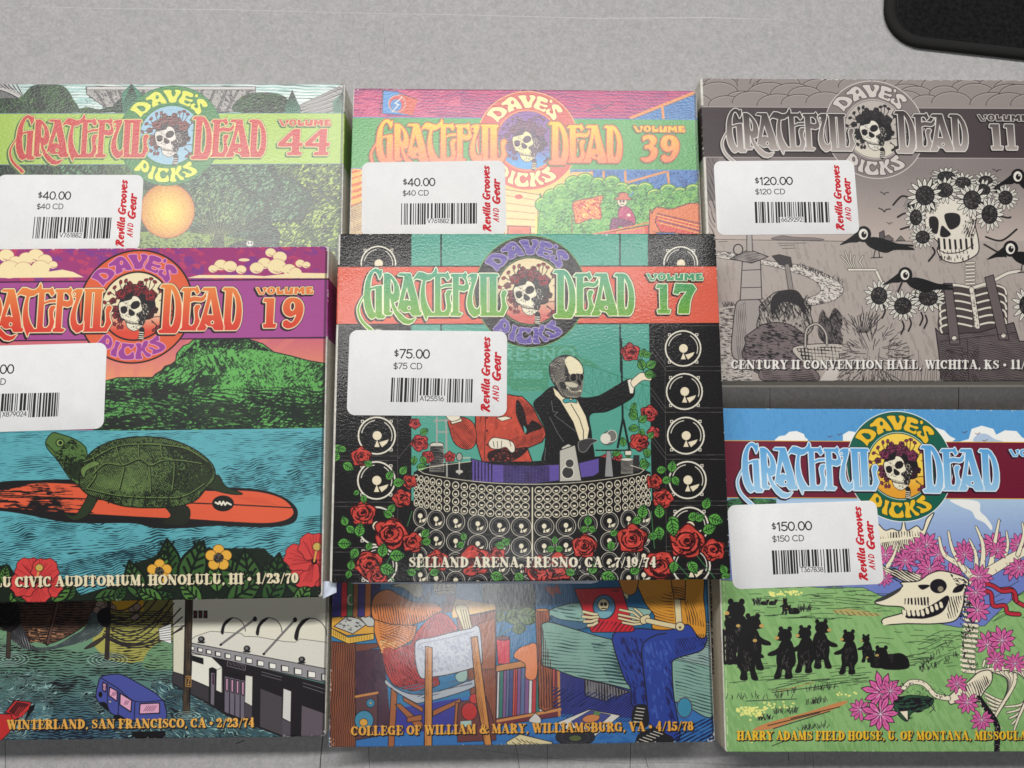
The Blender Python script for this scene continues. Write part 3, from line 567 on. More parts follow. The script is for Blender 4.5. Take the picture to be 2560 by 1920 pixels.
    # drum and curved front
    cv.poly([(775,275),(780,400),(1110,412),(1440,370),(1470,350),(1470,270),(1350,300),(1110,312),(900,305)], (98,80,158), 1, K_, 4)
    cv.engrave([(950,300),(1200,315),(1200,410),(950,405)], (28,22,40), 90, 7.5/2.17, .5, .2, 60, .2); cv.engrave([(775,285),(900,300),(900,402),(780,395)], (28,22,40), 90, 8, .35, .2, 60, .2)
    cv.poly([(1255,230),(1340,200),(1375,395),(1255,400)], (190,186,174), 1, K_, 4); cv.ell(1300,350,33,33,(60,58,58),1,0,(225,220,205),5); cv.ell(1310,300,24,24,(70,68,68),1,0,(225,220,205),4)
    def ytop(x): u = (x-1105)/640.0; return 415-70*abs(u)**2.1
    body = [(465,345)]+[(x, ytop(x)) for x in range(490, 1750, 30)]+[(1748,345),(1752,940),(465,940)]
    cv.poly(body, K_); cv.line([(490,335)]+[(x, ytop(x)-2) for x in range(520, 1720, 30)]+[(1715,335),(1640,310)], 3.5, CR)
    cv.line([(490,335),(560,318),(775,290)], 3.5, CR)
    xs = [478,505,535,567,602,645,692,739,786,833,880,929,977,1023,1070]; xr = [1143,1190,1238,1287,1335,1383,1430,1477,1524,1570,1612,1648,1682,1710,1736]
    for i, x in enumerate(xs+xr):
        rx = max(11, min(21, 21*math.sqrt(max(.2, 1-((x-1105)/700.0)**2))))
        for j in range(4):
            y = ytop(x)+32+j*44*(.97+.03*abs(x-1105)/600); cv.ell(x, y, rx, 19, None, line=CR, lw=4.2); cv.poly([(x-rx*.55,y),(x+rx*.55,y),(x+rx*.3,y+10),(x-rx*.3,y+10)], CR)
    cv.line([(1108,432),(1108,805)], 7, CR)
    for x, r in ((500,40),(586,50),(692,54),(812,58),(930,60),(1048,60),(1172,58),(1290,58),(1408,56),(1526,52),(1630,46),(1712,38)):
        for j, yb in enumerate((190, 298, 408, 510)):
            y = ytop(x)+yb+40+ (0 if abs(x-1105) < 500 else 6)
            cv.ell(x, y, r*.92, 52, None, line=(226,220,202), lw=3.4); cv.ell(x, y, r*.72, 42, None, line=(200,196,180), lw=1.8); cv.ell(x, y-4, 13, 14, CR); cv.poly([(x,y+8),(x+9,y+32),(x-7,y+32)], CR); cv.poly([(x+7,y+18),(x+34,y+6),(x+26,y+26),(x+14,y+32)], CR)
    R17 = (198,68,58)
    for x, y, r in ((180,265,54),(190,572,68),(340,682,88),(225,850,78),(270,915,60),(460,730,56),(590,830,62),(790,830,86),(915,800,46),(1390,750,66),(1648,710,80),(1945,725,94),(2090,770,62),(1800,855,84),(1150,880,80),(1250,860,80),(400,490,50),(440,400,40),(1770,400,42),(1815,490,55),(1690,185,46)): rose(cv, x, y, r, R17, (50,14,18), 1)
    for x, y, l, a in ((30,210,60,20),(35,290,60,-70),(100,230,50,-160),(80,300,70,30),(240,310,50,200),(320,390,60,-60),(350,410,70,-10),(390,360,60,-50),(170,450,40,150),(190,470,50,80),(330,570,60,-60),(350,590,60,-150),(100,640,60,-110),(100,640,60,40),(165,700,80,-80),(50,735,80,0),(160,760,70,120),(210,770,50,-60),(330,800,90,0),(290,810,80,-80),(280,860,90,20),(120,880,60,-80),(120,880,50,110),(480,880,60,-60),(480,900,60,200),(550,900,60,-20),(510,700,60,-50),(560,720,60,170),(740,720,50,-100),(740,730,50,150),(940,740,60,-30),(960,750,60,190),(880,900,80,20),(1230,740,50,-90),(1230,760,50,10),(1230,760,50,170),(1410,640,60,-90),(1410,650,50,160),(1410,650,50,20),(1530,690,50,-30),(1540,720,60,100),(1640,900,70,-40),(1700,600,80,-80),(1700,600,60,160),(1800,600,80,-95),(1790,640,80,80),(1850,590,80,50),(1860,600,100,80),(1780,340,60,-10),(1860,350,70,-80),(1810,400,60,-20),(1870,370,60,60),(1950,600,70,-20),(1990,610,60,-30),(2060,590,90,20),(2040,550,70,-70),(2030,670,80,-20),(1880,830,70,100),(1960,830,80,60),(1950,920,90,110),(2160,900,60,-120),(2130,910,60,10),(1340,900,60,200),(1420,900,70,-60),(1480,900,90,20),(1020,890,70,60),(1790,690,60,170)): leaf(cv, x, y, l, a, (98,170,72))
    cv.lines([[(2000,800),(2110,940)],[(340,800),(300,880),(360,940)],[(1880,830),(1960,920)],[(455,560),(430,640)],[(1752,560),(1770,760)]], 5, (60,120,70))
    put_text(cv.F(), 'SELLAND ARENA, FRESNO, CA \u2022 7/19/74', SERIF, (1022,1417.5), (1641,1417.5), 24.5, (240,230,205), .1, .05, (20,18,20), (2.4,2.4), 0, None, 1, 1.2)
    logo(cv, [('1',0),('7',0)], dict(band=(224,100,78), line=(28,20,22), ring=(36,34,36), ringline=(120,158,82), dave=(104,88,164), daveline=(190,172,196), in0=(232,212,168), in1=(212,104,96), w0=(72,156,124), w1=(112,168,56), outline=(246,242,208), shadow=(38,26,26), rose=(160,42,56)))
    return cv
def hatchgrass(cv, P, n, l, col, w=1.2, lean=.3):
    L = []
    for x, y in cv.scatter(P, n):
        q = (cv.rs.rand()-.5)*2*lean; L.append([(x, y), (x+l*q, y-l*(.6+.6*cv.rs.rand()))])
    cv.lines(L, w, col)
def art19():
    cv = new_cover('p19', (160,56,118)); cv.F(0, 600, 2.572)
    S = rect(-600,20,2200,270); cv.poly(S, (160,56,118)); cv.grain(S, (128,58,140), 0, 26, 14, .42, .25, 60, .8); cv.grain(S, (196,70,104), 20, 18, 12, .32, .2, 50, .8)
    def cloud(P, c=(246,226,176)):
        L = []
        for x, y, r in P:
            cv.ell(x, y, r, r*.82, c); cv.lines([[(x-r*.4+r*.35*i, y+r*.5-abs(i-1.5)*3), (x+r*.05+r*.35*i, y+r*.86-abs(i-1.5)*7)] for i in range(4)], 2.6, (150,84,96))
            cv.line(arc(x, y, r, r*.82, 200, 330, 8), 2.2, (170,110,100))
    cloud([(40,100,50),(100,140,44),(170,120,50),(230,100,52),(290,130,46),(340,160,30),(60,190,70),(150,190,60),(260,180,60)]); cv.poly([(-100,215),(300,205),(400,190),(470,205),(540,240),(-100,245)], (246,226,176))
    cloud([(1420,160,42),(1480,170,44),(1370,185,30),(1550,190,34)]); cloud([(1740,80,34),(1800,110,44),(1700,150,44),(1650,180,44),(1780,170,60),(1860,190,44),(1930,150,30),(1970,160,26),(1900,210,40)]); cv.ell(1570,128,36,10,(246,226,176))
    cv.poly([(1200,245),(1280,225),(1600,225),(1700,232),(1900,210),(2110,214),(2110,246)], (246,226,176))
    sky = rect(-600,636,2200,1200); cv.vgrad(sky, (206,104,122), (236,150,112), 640, 900)
    for i in range(9): cv.poly([(700+i*60,1210),(560+i*160,636),(620+i*160,636)], (226,128,120), .5)
    M = [(600,930),(700,900),(760,885),(980,884),(1000,862),(1040,838),(1060,812),(1100,800),(1130,776),(1136,730),(1156,706),(1180,680),(1214,668),(1240,644),(1270,638),(1600,638),(1690,668),(1760,720),(1870,745),(1980,775),(2130,800),(2130,1240),(600,1240)]
    cv.poly(M, (104,180,92)); cv.line(M[:22], 6, (30,40,34))
    cv.grain(M, (34,46,38), -35, 9, 3.2, .46, .5, 60, .95); cv.grain(M, (44,70,44), 55, 5, 1.8, .40, .35, 40, .9); cv.engrave([(600,930),(980,884),(1200,960),(2130,940),(2130,1240),(600,1240)], (30,40,34), 6, 8, .34, 9, 30, .5, 30, .9); cv.grain([(600,930),(980,884),(1200,960),(2130,1000),(2130,1240),(600,1240)], (32,42,36), 8, 12, 3.2, .42, .5, 46, .95)
    cv.grain([(1130,780),(1270,638),(1600,638),(1760,720),(1600,700),(1300,690)], (30,38,34), -60, 6, 3, .62, .3, 30); cv.grain([(1240,760),(1480,700),(1640,760),(1700,860),(1300,870)], (108,186,94), 60, 14, 5, .50, .3, 30, .9)
    cv.sp([(640,980),(900,960),(1190,965),(1150,1000),(940,1010),(760,1040),(680,1010)], (36,42,38)); cv.sp([(700,1150),(960,1110),(960,1190),(680,1215)], (36,42,38)); cv.sp([(1260,1060),(1480,1040),(1600,1100),(1500,1180),(1280,1170)], (40,50,42), .8); cv.grain(rect(640,960,1600,1200), (96,165,84), 10, 12, 3, .28, .15, 40, .9)
    cv.F(0, 1040, 2.572)
    W = rect(-600,92,2200,1400); cv.poly(W, (98,176,186)); cv.line([(-600,116),(650,100),(2120,78)], 5, (40,70,80)); cv.poly([(-600,116),(650,98),(2120,76),(2120,120),(-600,130)], (98,176,186))
    cv.engrave(rect(-600,100,2200,560), (36,70,80), -2, 4.6, .10, 5, 40, .45, 60, .9, 1, 14); cv.engrave([(1400,340),(2100,120),(2120,520),(1500,480)], (30,60,70), -10, 5.2, .22, 7, 34, .4, 40, .9, 1, 10)
    cv.engrave(rect(-600,640,2200,1200), (30,60,70), -6, 5.0, .22, 11, 46, .6, 44, .95, 1, 12); cv.engrave([(350,960),(1050,800),(1500,760),(1100,900),(800,1100),(350,1060)], (28,50,60), -12, 5, .42, 9, 40, .3, 40)
    # board
    B = [(-300,500),(0,425),(250,412),(600,410),(1300,450),(1640,470),(1800,510),(1890,570),(1915,630),(1880,690),(1740,715),(1500,710),(1380,706),(1200,720),(1000,722),(860,690),(600,690),(400,680),(200,640),(0,610),(-300,600)]
    cv.sp(B, (34,32,34)); O = [(-300,520),(60,470),(240,432),(520,440),(1300,480),(1560,480),(1700,495),(1810,530),(1870,580),(1885,630),(1830,670),(1710,688),(1500,680),(1220,662),(950,650),(600,630),(300,610),(0,590),(-300,580)]
    cv.sp(O, (230,98,66)); cv.grain([(-300,500),(60,450),(300,430),(420,620),(0,610),(-300,600)], (34,30,32), 2, 22, 2.2, .52, .3, 40); cv.grain([(300,440),(600,440),(620,630),(300,610)], (34,30,32), 2, 26, 2.2, .32, .2, 40)
    cv.line([(-200,500),(600,535),(1240,560),(1500,570),(1880,590)], 7, (40,30,30)); cv.lines([[(1500+i*30,520+i*9),(1700+i*20,530+i*10)] for i in range(5)], 1.6, (190,70,50))
    cv.ell(1434, 562, 70, 51, (30,30,30)); cv.line([(1385,556),(1405,566),(1412,550),(1425,572),(1436,550),(1448,572),(1458,556),(1485,570)], 11, (240,234,214))
    # turtle
    G, D = (88,120,66), (28,34,26)
    cv.sp([(1300,420),(1400,380),(1450,450),(1560,500),(1470,500),(1330,460)], (44,56,38), 1, D, 5); cv.sp([(590,470),(540,560),(480,640),(410,620),(470,670),(560,640),(620,540)], (48,60,40), 1, D, 5); cv.sp([(1050,560),(1200,580),(1220,650),(1180,700),(1030,690),(1100,640)], (40,44,34), 1, D, 5)
    cv.sp([(400,330),(470,420),(560,440),(560,240),(530,180),(460,140),(400,120),(340,108),(300,150),(296,190),(330,240),(380,290)], G, 1, D, 5); cv.grain([(400,330),(470,420),(560,440),(560,240),(460,140),(400,200),(330,240)], D, 40, 3, 1.8, .46, .3, 20)
    cv.sp([(410,340),(470,400),(540,420),(540,280),(460,310)], D, .75); cv.ell(386,172,26,24,(130,160,90),1,0,D,5); cv.ell(388,172,12,12,D); cv.line([(300,180),(350,230),(400,250)], 5, D)
    SH = [(510,440),(530,330),(570,250),(650,190),(760,150),(900,134),(1050,142),(1180,180),(1290,240),(1370,320),(1380,400),(1330,460),(1260,540),(1150,580),(1000,590),(800,580),(640,530),(560,500)]
    SH = [tuple(q) for q in spl(SH)]; cv.poly(SH, (112,140,80), 1, D, 7); cv.grain(SH, D, 20, 2.6, 1.6, .40, .32, 44); cv.engrave(SH, D, 60, 4, .24, 3, 20, .3, 40); cv.engrave(SH, D, -30, 4, .20, 3, 20, .3, 40); cv.sp([(620,300),(760,220),(900,210),(980,300),(960,480),(760,480),(620,440)], (136,164,96), .25)
    cv.sp([(1050,170),(1280,260),(1370,350),(1320,450),(1200,500),(1080,420),(1120,300)], D, .62); cv.grain([(1050,170),(1370,350),(1200,500),(1080,420)], (90,120,66), 60, 3, 2, .30, .15, 20)
    for L in ([(540,300),(610,270),(750,200),(900,185),(1040,190),(1200,215),(1340,300)],[(600,260),(620,380),(560,470)],[(750,205),(780,300),(800,330),(770,470)],[(895,185),(900,280),(960,330),(970,500)],[(1035,190),(1050,270),(1120,300),(1110,480)],[(600,380),(680,310),(790,320),(900,280),(970,320),(1050,290),(1160,290),(1300,310)],[(560,470),(680,500),(800,520),(1000,530),(1180,520),(1320,440)]): cv.line(spl(L, False), 11, D); cv.line(spl([(x-3,y-5) for x, y in L], False), 4, (128,158,86))
    for i in range(9): cv.line([(640+i*75,505+10*math.sin(i)),(620+i*76,575-4*(i-4)**2*.35)], 6, D)
    cv.sp([(520,340),(600,290),(640,310),(560,350),(540,400)], (120,150,84), .8, D, 4)
    # leaves and flowers
    LG = (62,98,50)
    rs = np.random.RandomState(4)
    cv.poly([(820,1250),(830,960),(1000,900),(1080,800),(1180,950),(1280,790),(1330,850),(1520,850),(1700,850),(1800,960),(2100,900),(2120,1250)], (26,38,28)); cv.poly([(-300,1250),(-300,960),(60,960),(160,1120),(420,1050),(520,1150),(820,1060),(860,1250)], (26,38,28))
    for x, y, l, a in ((1100,1060,270,-96),(1180,1120,340,-70),(1000,1130,270,-80),(900,1180,260,-110),(1400,1140,220,-95),(1600,1160,330,-118),(1620,1180,330,-100),(1750,1180,300,-80),(1800,1180,260,-110),(1500,1200,230,-60),(1950,1180,300,-110),(600,1180,210,-10),(430,1190,130,-60),(330,1200,200,-40),(60,1200,150,-50),(180,1190,120,-150),(740,1200,140,-60),(880,1220,260,-20),(1180,1220,220,-60),(1300,1210,220,-130),(1450,1210,300,-30),(1050,1200,200,-150),(1700,1230,280,-60),(1900,1240,200,-60),(30,1100,150,-120),(20,1080,130,-80)): leaf(cv, x, y, l, a+rs.randn()*4, (LG, (48,84,42), (84,128,60))[rs.randint(3)], (20,30,22), .26)
    def hib(x, y, r, rot=0):
        for i in range(5):
            a = math.radians(rot+72*i); cx, cy = x+r*.52*math.cos(a), y+r*.5*math.sin(a)
            P = [(cx+r*(.52+.05*math.sin(7*t))*math.cos(t), cy+r*(.47+.05*math.cos(6*t))*math.sin(t)) for t in np.linspace(0, 6.28, 26, False)]
            cv.poly(P, (216,70,68), 1, (60,20,26), 3.5); cv.lines([[(x, y), (x+r*(.65+.3*rs.rand())*math.cos(a+q), y+r*(.65+.3*rs.rand())*math.sin(a+q))] for q in np.linspace(-.5, .5, 9)], 2, (120,26,36))
        cv.ell(x, y, r*.1, r*.1, (50,14,20)); cv.line([(x, y), (x+r*.1, y-r*.5)], r*.06, (222,170,90)); cv.ell(x+r*.1, y-r*.5, r*.15, r*.14, (206,176,90), 1, 0, (60,30,20), 3)
    hib(235, 1060, 170, 20); hib(2020, 935, 190, -20)
    for x, y, r in ((1025,1000,80),(1405,912,86)):
        for i in range(5):
            a = math.radians(-90+72*i); cv.ell(x+r*.6*math.cos(a), y+r*.6*math.sin(a), r*.42, r*.40, (240,180,70), 1, 0, (90,60,20), 3)
        cv.ell(x, y, r*.36, r*.36, (90,84,74)); cv.grain(arc(x, y, r*.4, r*.4, 0, 360, 16), (30,26,24), 0, 2, 2, .5, .1)
    put_text(cv.F(), 'LU CIVIC AUDITORIUM, HONOLULU, HI \u2022 1/23/70', SERIF, (-14,1468), (745,1457), 25, (242,228,190), .1, .05, (24,20,22), (2.4,2.4), 0, None, 1, 1.2)
    logo(cv, [('1',-4),('9',6)], dict(band=(168,76,146), line=(34,18,34), ring=(224,98,62), ringgap=(36,20,26), ringline=(30,18,24), dave=(158,66,148), daveline=(232,166,206), in0=(240,224,184), in1=(222,74,54), w0=(232,136,66), w1=(216,62,48), outline=(244,230,190), shadow=(34,18,24), rose=(150,36,44)))
    return cv
def shrub(cv, P, base, dark, lite, ang=-40, n=1, a=7, b=2.6):
    cv.sp(P, base); Q = spl(P)
    cv.grain(Q, dark, ang, a, b, .47, .35, 26); cv.grain(Q, lite, ang+20, a*.8, b*.8, .27, .22, 20, .9)
def art44():
    cv = new_cover('p44', (60,92,56)); cv.F(0, 180, 2.514)
    sky = rect(-700,60,2300,270); cv.poly(sky, (176,214,208))
    cv.engrave(sky, (238,244,240), 3, 9, .50, 7, 60, .5, 60, 1, 1, 30); cv.engrave(sky, (66,84,84), 2, 9, .09, 7, 60, .12, 60, .9, 1, 26)
    cv.poly([(540,95),(1605,95),(1605,130),(1480,250),(700,250),(545,140)], (176,170,166), 1, (60,58,60), 5); cv.poly(rect(545,92,1605,112), (214,208,204), 1, (70,68,70), 4)
    for x in range(590, 1600, 75): cv.poly([(x,115),(x+14,115),(x+14+(1070-x)*.18,250),(x+(1070-x)*.18,250)], (120,116,116), 1, (66,64,66), 3)
    cv.grain(rect(540,115,1605,250), (80,78,80), 60, 8, 2.5, .33, .2, 30)
    cv.poly([(1860,215),(2170,70),(2300,60),(2300,280),(1800,260)], (150,146,144)); cv.lines([[(1850,240+18*i),(2200,78+34*i)] for i in range(9)], 5, (70,68,70)); cv.lines([[(1860,230+18*i),(2200,92+34*i)] for i in range(9)], 4, (214,210,206))
    cv.poly([(-200,60),(30,70),(110,120),(180,170),(120,250),(-200,260)], (120,118,118)); cv.lines([[(-40+28*i,70),(150+10*i,190+12*i)] for i in range(-6,6)], 6, (40,40,44)); cv.lines([[(-26+28*i,70),(164+10*i,190+12*i)] for i in range(-6,6)], 5, (214,210,206))
    D, G, Lg = (26,40,32), (54,86,50), (104,140,78)
    shrub(cv, [(0,170),(120,160),(200,90),(280,75),(400,90),(460,170),(480,250),(200,270),(-60,260)], G, D, Lg, -70)
    shrub(cv, [(1480,250),(1500,170),(1600,130),(1760,140),(1830,200),(1850,260)], G, D, Lg, -70)
    shrub(cv, [(480,255),(540,220),(620,235),(700,220),(760,250)], G, D, Lg, -70); shrub(cv, [(720,255),(740,180),(860,130),(960,160),(980,255)], (40,64,48), D, (84,120,80), -60)
    for x, w, y in ((826,60,72),(1837,50,115),(2150,60,130)): cv.poly([(x,y),(x+w,y+60 if w>55 else y+110),(x+w*.9,260),(x-w*.9,260),(x-w,y+60 if w>55 else y+110)], (60,130,100)); cv.lines([[(x,y),(x+(i-4)*w*.28,250)] for i in range(9)], 4, D)
    F_ = rect(-700,575,2300,2600); cv.poly(F_, (66,96,56)); cv.grain(F_, (24,38,28), -50, 8, 3, .46, .35, 46); cv.grain(F_, (128,160,86), -35, 7, 2.6, .30, .25, 34, .9)
    # canopy clumps
    rs = np.random.RandomState(5)
    for x, y, r, t in ((2050,720,260,2),(1900,900,220,2),(2100,1000,260,2),(1750,820,200,1),(1800,1080,190,2),(1560,700,200,1),(1330,720,190,1),(1250,880,140,1),(1500,900,200,1),(1380,1010,150,1),(1620,1050,140,0),(1000,640,150,0),(500,610,140,1),(150,610,180,0)):
        P = [(x+r*(.92+.16*rs.rand())*math.cos(k), y+r*.8*(.9+.2*rs.rand())*math.sin(k)) for k in np.linspace(0, 6.283, 18, False)]
        b = ((34,52,40),(46,76,54),(70,98,44))[t]; l_ = ((78,112,80),(120,168,122),(186,208,92))[t]
        cv.sp(P, b, .92, (22,34,24), 5); cv.grain(spl(P), (26,40,28), -38+20*rs.rand(), 8, 2.8, .46, .2, 30, .95); cv.grain(spl([(x+(px-x)*.86-r*.05, y+(py-y)*.86-r*.08) for px, py in P]), l_, -35, 7, 2.6, .37, .15, 22, .95)
    cv.poly([(800,1010),(1000,1000),(1200,1010),(1400,1030),(1600,1060),(1560,1300),(600,1300),(700,1040)], (140,164,74)); cv.grain([(700,1010),(1400,1020),(1600,1060),(1560,1300),(600,1300)], (70,96,44), 10, 5, 2, .42, .1, 20)
    hatchgrass(cv, [(700,1010),(1400,1020),(1600,1060),(1560,1200),(600,1200)], 160, 18, (60,84,40), 3)
    cv.sp([(1420,1130),(1460,1080),(1560,1060),(1640,1090),(1680,1150),(1500,1160)], D)
    cv.ell(1570,1078,24,20,(220,214,206),1,0,D,4); cv.ell(1562,1076,5,6,D); cv.ell(1580,1076,5,6,D)
    # vase-shaped tree
    T0 = (92,96,58)
    L = []
    for i in range(34):
        a = math.radians(-90+(i-16.5)*4.6); l = 250+rs.rand()*180
        L.append(spl([(1372+rs.randn()*9,1110),(1375+(i-16.5)*2.2,1030),(1376+l*.5*math.sin(a+1.5708),1030-l*.42*math.cos(a+1.5708)),(1378+l*math.sin(a+1.5708)+rs.randn()*12,1030-l*math.cos(a+1.5708))], False, 4))
    for q in L: cv.lines([q], [11]+list(np.linspace(10, 3, len(q)-1)), D)
    for q in L[::2]: cv.lines([q], [6]+list(np.linspace(5, 1.6, len(q)-1)), (150,152,92))
    cv.grain([(1180,760),(1380,640),(1560,760),(1540,960),(1230,960)], (150,176,110), -60, 6, 2.2, .34, .1, 20)
    cv.poly([(1335,1130),(1352,1020),(1402,1020),(1412,1130)], T0, 1, D, 5); cv.lines([[(1350+14*i,1120),(1360+9*i,1030)] for i in range(4)], 3, D)
    hatchgrass(cv, [(1220,1070),(1560,1070),(1560,1140),(1200,1140)], 60, 40, D, 3, .7)
    # orange disc
    cx, cy, R = 1052, 872, 172
    for i in range(24):
        t = i/23.0; q = t**.6; k = (206*(1-q)+250*q, 122*(1-q)+224*q, 40*(1-q)+96*q)
        cv.ell(cx+8*t, cy+10*t, R*(1-.82*t), R*(1-.82*t), k)
    cv.ell(cx, cy, R, R*1.0, None, line=(140,76,40), lw=5); cv.grain(arc(cx, cy, R*.96, R*.96, 0, 360, 30), (222,158,58), 30, 8, 1.8, .34, .2, 60, .5)
    logo(cv, [('4',-3.5),('4',69)], dict(band=(176,208,88), line=(96,128,160), ring=(74,140,80), ringline=(56,110,70), dave=(238,238,92), daveline=(60,120,60), in0=(160,200,224), in1=(160,200,220), w0=(214,66,66), w1=(206,58,60), outline=(232,222,140), shadow=(70,104,56), rose=(146,66,58), dk=(60,46,46), bone=(240,232,222), lw=2.4))
    return cv
def art39():
    cv = new_cover('p39', (196,70,120)); cv.F(860, 180, 2.404)
    S = rect(20,80,2200,290); cv.poly(S, (206,66,120)); cv.engrave(S, (150,50,120), 1, 9, .42, 6, 60, .5, 60, .9, 1, 20); cv.poly(rect(20,80,2200,112), (136,36,92), .8); cv.grain(rect(20,110,700,280), (226,96,136), 0, 22, 4, .42, .3, 40, .8)
    cv.line([(232,110),(215,262)], 5, (90,60,60)); cv.poly([(236,112),(320,118),(370,140),(445,165),(420,215),(410,262),(330,256),(230,250)], (90,156,220), 1, (60,60,100), 4); cv.poly([(330,130),(445,165),(410,262),(310,240)], (224,92,70))
    cv.ell(318,190,50,50,(222,84,84),1,0,(220,200,180),5); cv.ell(312,200,34,36,(90,150,214)); cv.line([(350,150),(305,190),(330,195),(290,240)], 7, (240,236,230))
    cv.line([(1460,235),(1530,210),(1560,222),(1620,185)], 8, (110,60,90)); cv.line([(1500,195),(1550,240)], 5, (110,60,90))
    cv.poly([(1720,275),(2110,118),(2200,100),(2200,290),(1720,290)], (70,136,200)); cv.engrave([(1760,275),(2110,135),(2200,120),(2200,290)], (50,96,160), -10, 7, .3, 4, 30, .3)
    cv.line([(1725,275),(2110,122)], 20, (236,150,84)); cv.line([(1725,286),(2110,134)], 3, (150,80,60)); cv.line([(1912,200),(1920,285)], 18, (236,150,84))
    B = rect(20,585,2200,2200); cv.poly(B, (250,206,120)); cv.poly([(1360,590),(2200,590),(2200,780),(1500,700),(1360,680)], (74,128,196)); cv.grain([(1360,590),(2200,590),(2200,780),(1400,700)], (46,88,156), 30, 8, 4, .42, .2, 30, .8)
    for L in ([(1490,600),(1485,690)],[(1690,600),(1695,720)],[(1945,600),(1955,700)],[(1700,665),(1930,600)],[(1560,600),(1562,660)]): cv.line(L, 16, (236,152,90))
    cv.poly([(1370,600),(1490,600),(1480,650),(1330,660)], (250,190,110)); cv.poly([(960,720),(1190,740),(1260,700),(1370,640),(1500,620),(1400,760),(1200,850),(960,830)], (252,224,120))
    cv.poly([(20,590),(100,570),(100,800),(20,830)], (250,190,90)); cv.engrave(rect(20,590,110,820), (230,110,60), -20, 18, .4, 6, 50, .3); cv.poly([(20,820),(110,780),(110,1300),(20,1300)], (222,190,140), 1, (110,80,70), 4); cv.engrave([(20,820),(110,780),(110,1300),(20,1300)], (110,80,70), -22, 5, .2, 2, 30, .3)
    cv.poly([(965,705),(1190,740),(1165,850),(1160,2000),(960,2000)], (248,214,150), 1, (140,90,60), 5); cv.lines([[(965,740+46*i),(1150,770+40*i)] for i in range(7)], 4, (170,110,80)); cv.ell(1050,750,24,14,(214,80,70)); cv.poly([(1150,870),(1240,800),(1240,2000),(1150,2000)], (250,226,110)); cv.lines([[(1165,760),(1160,2000)],[(1185,745),(1180,900)]], 4, (150,100,70))
    cv.poly([(985,925),(1120,930),(1135,2000),(985,2000)], (236,120,90), 1, (150,70,60), 9); cv.engrave(rect(1000,945,1110,1500), (170,60,60), 30, 5, .3)
    # bumpy hedge
    Hd = [(1170,2000),(1175,830),(1190,770),(1240,720),(1300,690),(1370,640),(1440,625),(1520,650),(1600,640),(1660,680),(1730,690),(1800,680),(1860,720),(1940,690),(2010,710),(2090,690),(2200,720),(2200,2000)]
    rs = np.random.RandomState(3); G1, G2, G3 = (112,184,92), (58,120,62), (168,216,110)
    cv.sp(Hd, G1, 1, G2, 5); 
    for x, y in Hd[2:-1]:
        cv.ell(x+10, y+26, 52, 44, G1, 1, 0, G2, 5); cv.line(arc(x+8, y+22, 40, 32, 200, 320, 8), 7, (226,226,110))
    cv.poly([(1190,760),(2200,760),(2200,2000),(1190,2000)], G1)
    cv.grain(Hd, G2, -30, 6, 2.4, .42, .25, 26); cv.grain(Hd, G3, -30, 5, 2.2, .33, .2, 20, .9)
    for x, y in cv.scatter(Hd[:3]+[(1400,720),(2150,760),(2150,1000),(1300,1000)], 46): cv.line(arc(x, y, 26, 20, 180+rs.rand()*60, 320, 7), 4, G2)
    # small flag
    cv.line([(1370,860),(1368,1300)], 6, (150,80,60)); cv.sp([(1375,790),(1420,770),(1480,760),(1555,745),(1535,800),(1545,880),(1480,880),(1400,910),(1385,860)], (240,150,80), 1, (160,50,50), 6); cv.grain([(1375,790),(1550,750),(1545,880),(1385,900)], (206,60,60), 10, 5, 4, .46, .1); cv.grain([(1375,790),(1550,750),(1545,880),(1385,900)], (252,230,120), 60, 5, 4, .32, .1)
    # seated figure
    cv.sp([(1655,820),(1700,808),(1740,850),(1750,910),(1700,930),(1650,900)], (196,60,110), 1, (90,30,60), 5); cv.sp([(1650,880),(1740,910),(1700,940),(1640,950),(1620,1300),(1590,1300),(1600,920)], (130,50,100), 1, (80,30,60), 5)
    cv.ell(1672,780,30,30,(240,226,196),1,0,(70,50,50),4); cv.ell(1662,778,6,7,(60,40,50)); cv.ell(1680,778,6,7,(60,40,50)); cv.line([(1660,796),(1684,796)], 4, (60,40,50)); cv.sp([(1625,765),(1650,750),(1655,728),(1700,728),(1712,752),(1730,765),(1680,770)], (216,110,80), 1, (90,40,40), 4); cv.line([(1715,750),(1740,722)], 8, (90,150,210)); cv.ell(1712,860,12,9,(240,226,196))
    # red carriage
    R_ = (226,84,72)
    cv.poly([(1500,975),(1600,960),(1830,920),(1840,2000),(1480,2000)], R_, 1, (120,40,40), 6); cv.poly([(1640,960),(1800,935),(1810,1000),(1640,1000)], (236,120,110), 1, (226,160,90), 8)
    cv.sp([(1850,850),(1880,815),(1950,825),(2200,890),(2200,2000),(1840,2000),(1835,930)], (238,130,80), 1, (140,60,50), 7); cv.poly([(1885,850),(2200,925),(2200,990),(1900,960),(1870,900)], R_, 1, (110,60,70), 6); cv.lines([[(1890,880),(2200,960)],[(1890,905),(2200,985)],[(1880,860),(2200,940)]], 6, (250,200,100)); cv.lines([[(1890,892),(2200,972)],[(1860,960),(2200,1010)]], 5, (80,80,110)); cv.poly(rect(1880,965,1990,2000), (70,120,190), 1, (110,60,60), 6)
    cv.lines([[(1440,985),(1600,955),(1830,905)]], 10, (236,140,90))
    logo(cv, [('3',4),('9',12)], dict(band=(90,172,92), line=(84,140,204), ring=(222,92,84), ringline=(246,206,120), dave=(250,242,170), daveline=(190,70,70), in0=(140,92,164), in1=(84,166,226), w0=(252,208,40), w1=(250,142,96), outline=(214,84,64), shadow=(96,120,66), rose=(130,70,100), dk=(84,52,84), bone=(240,232,170), lw=2.6))
    return cv
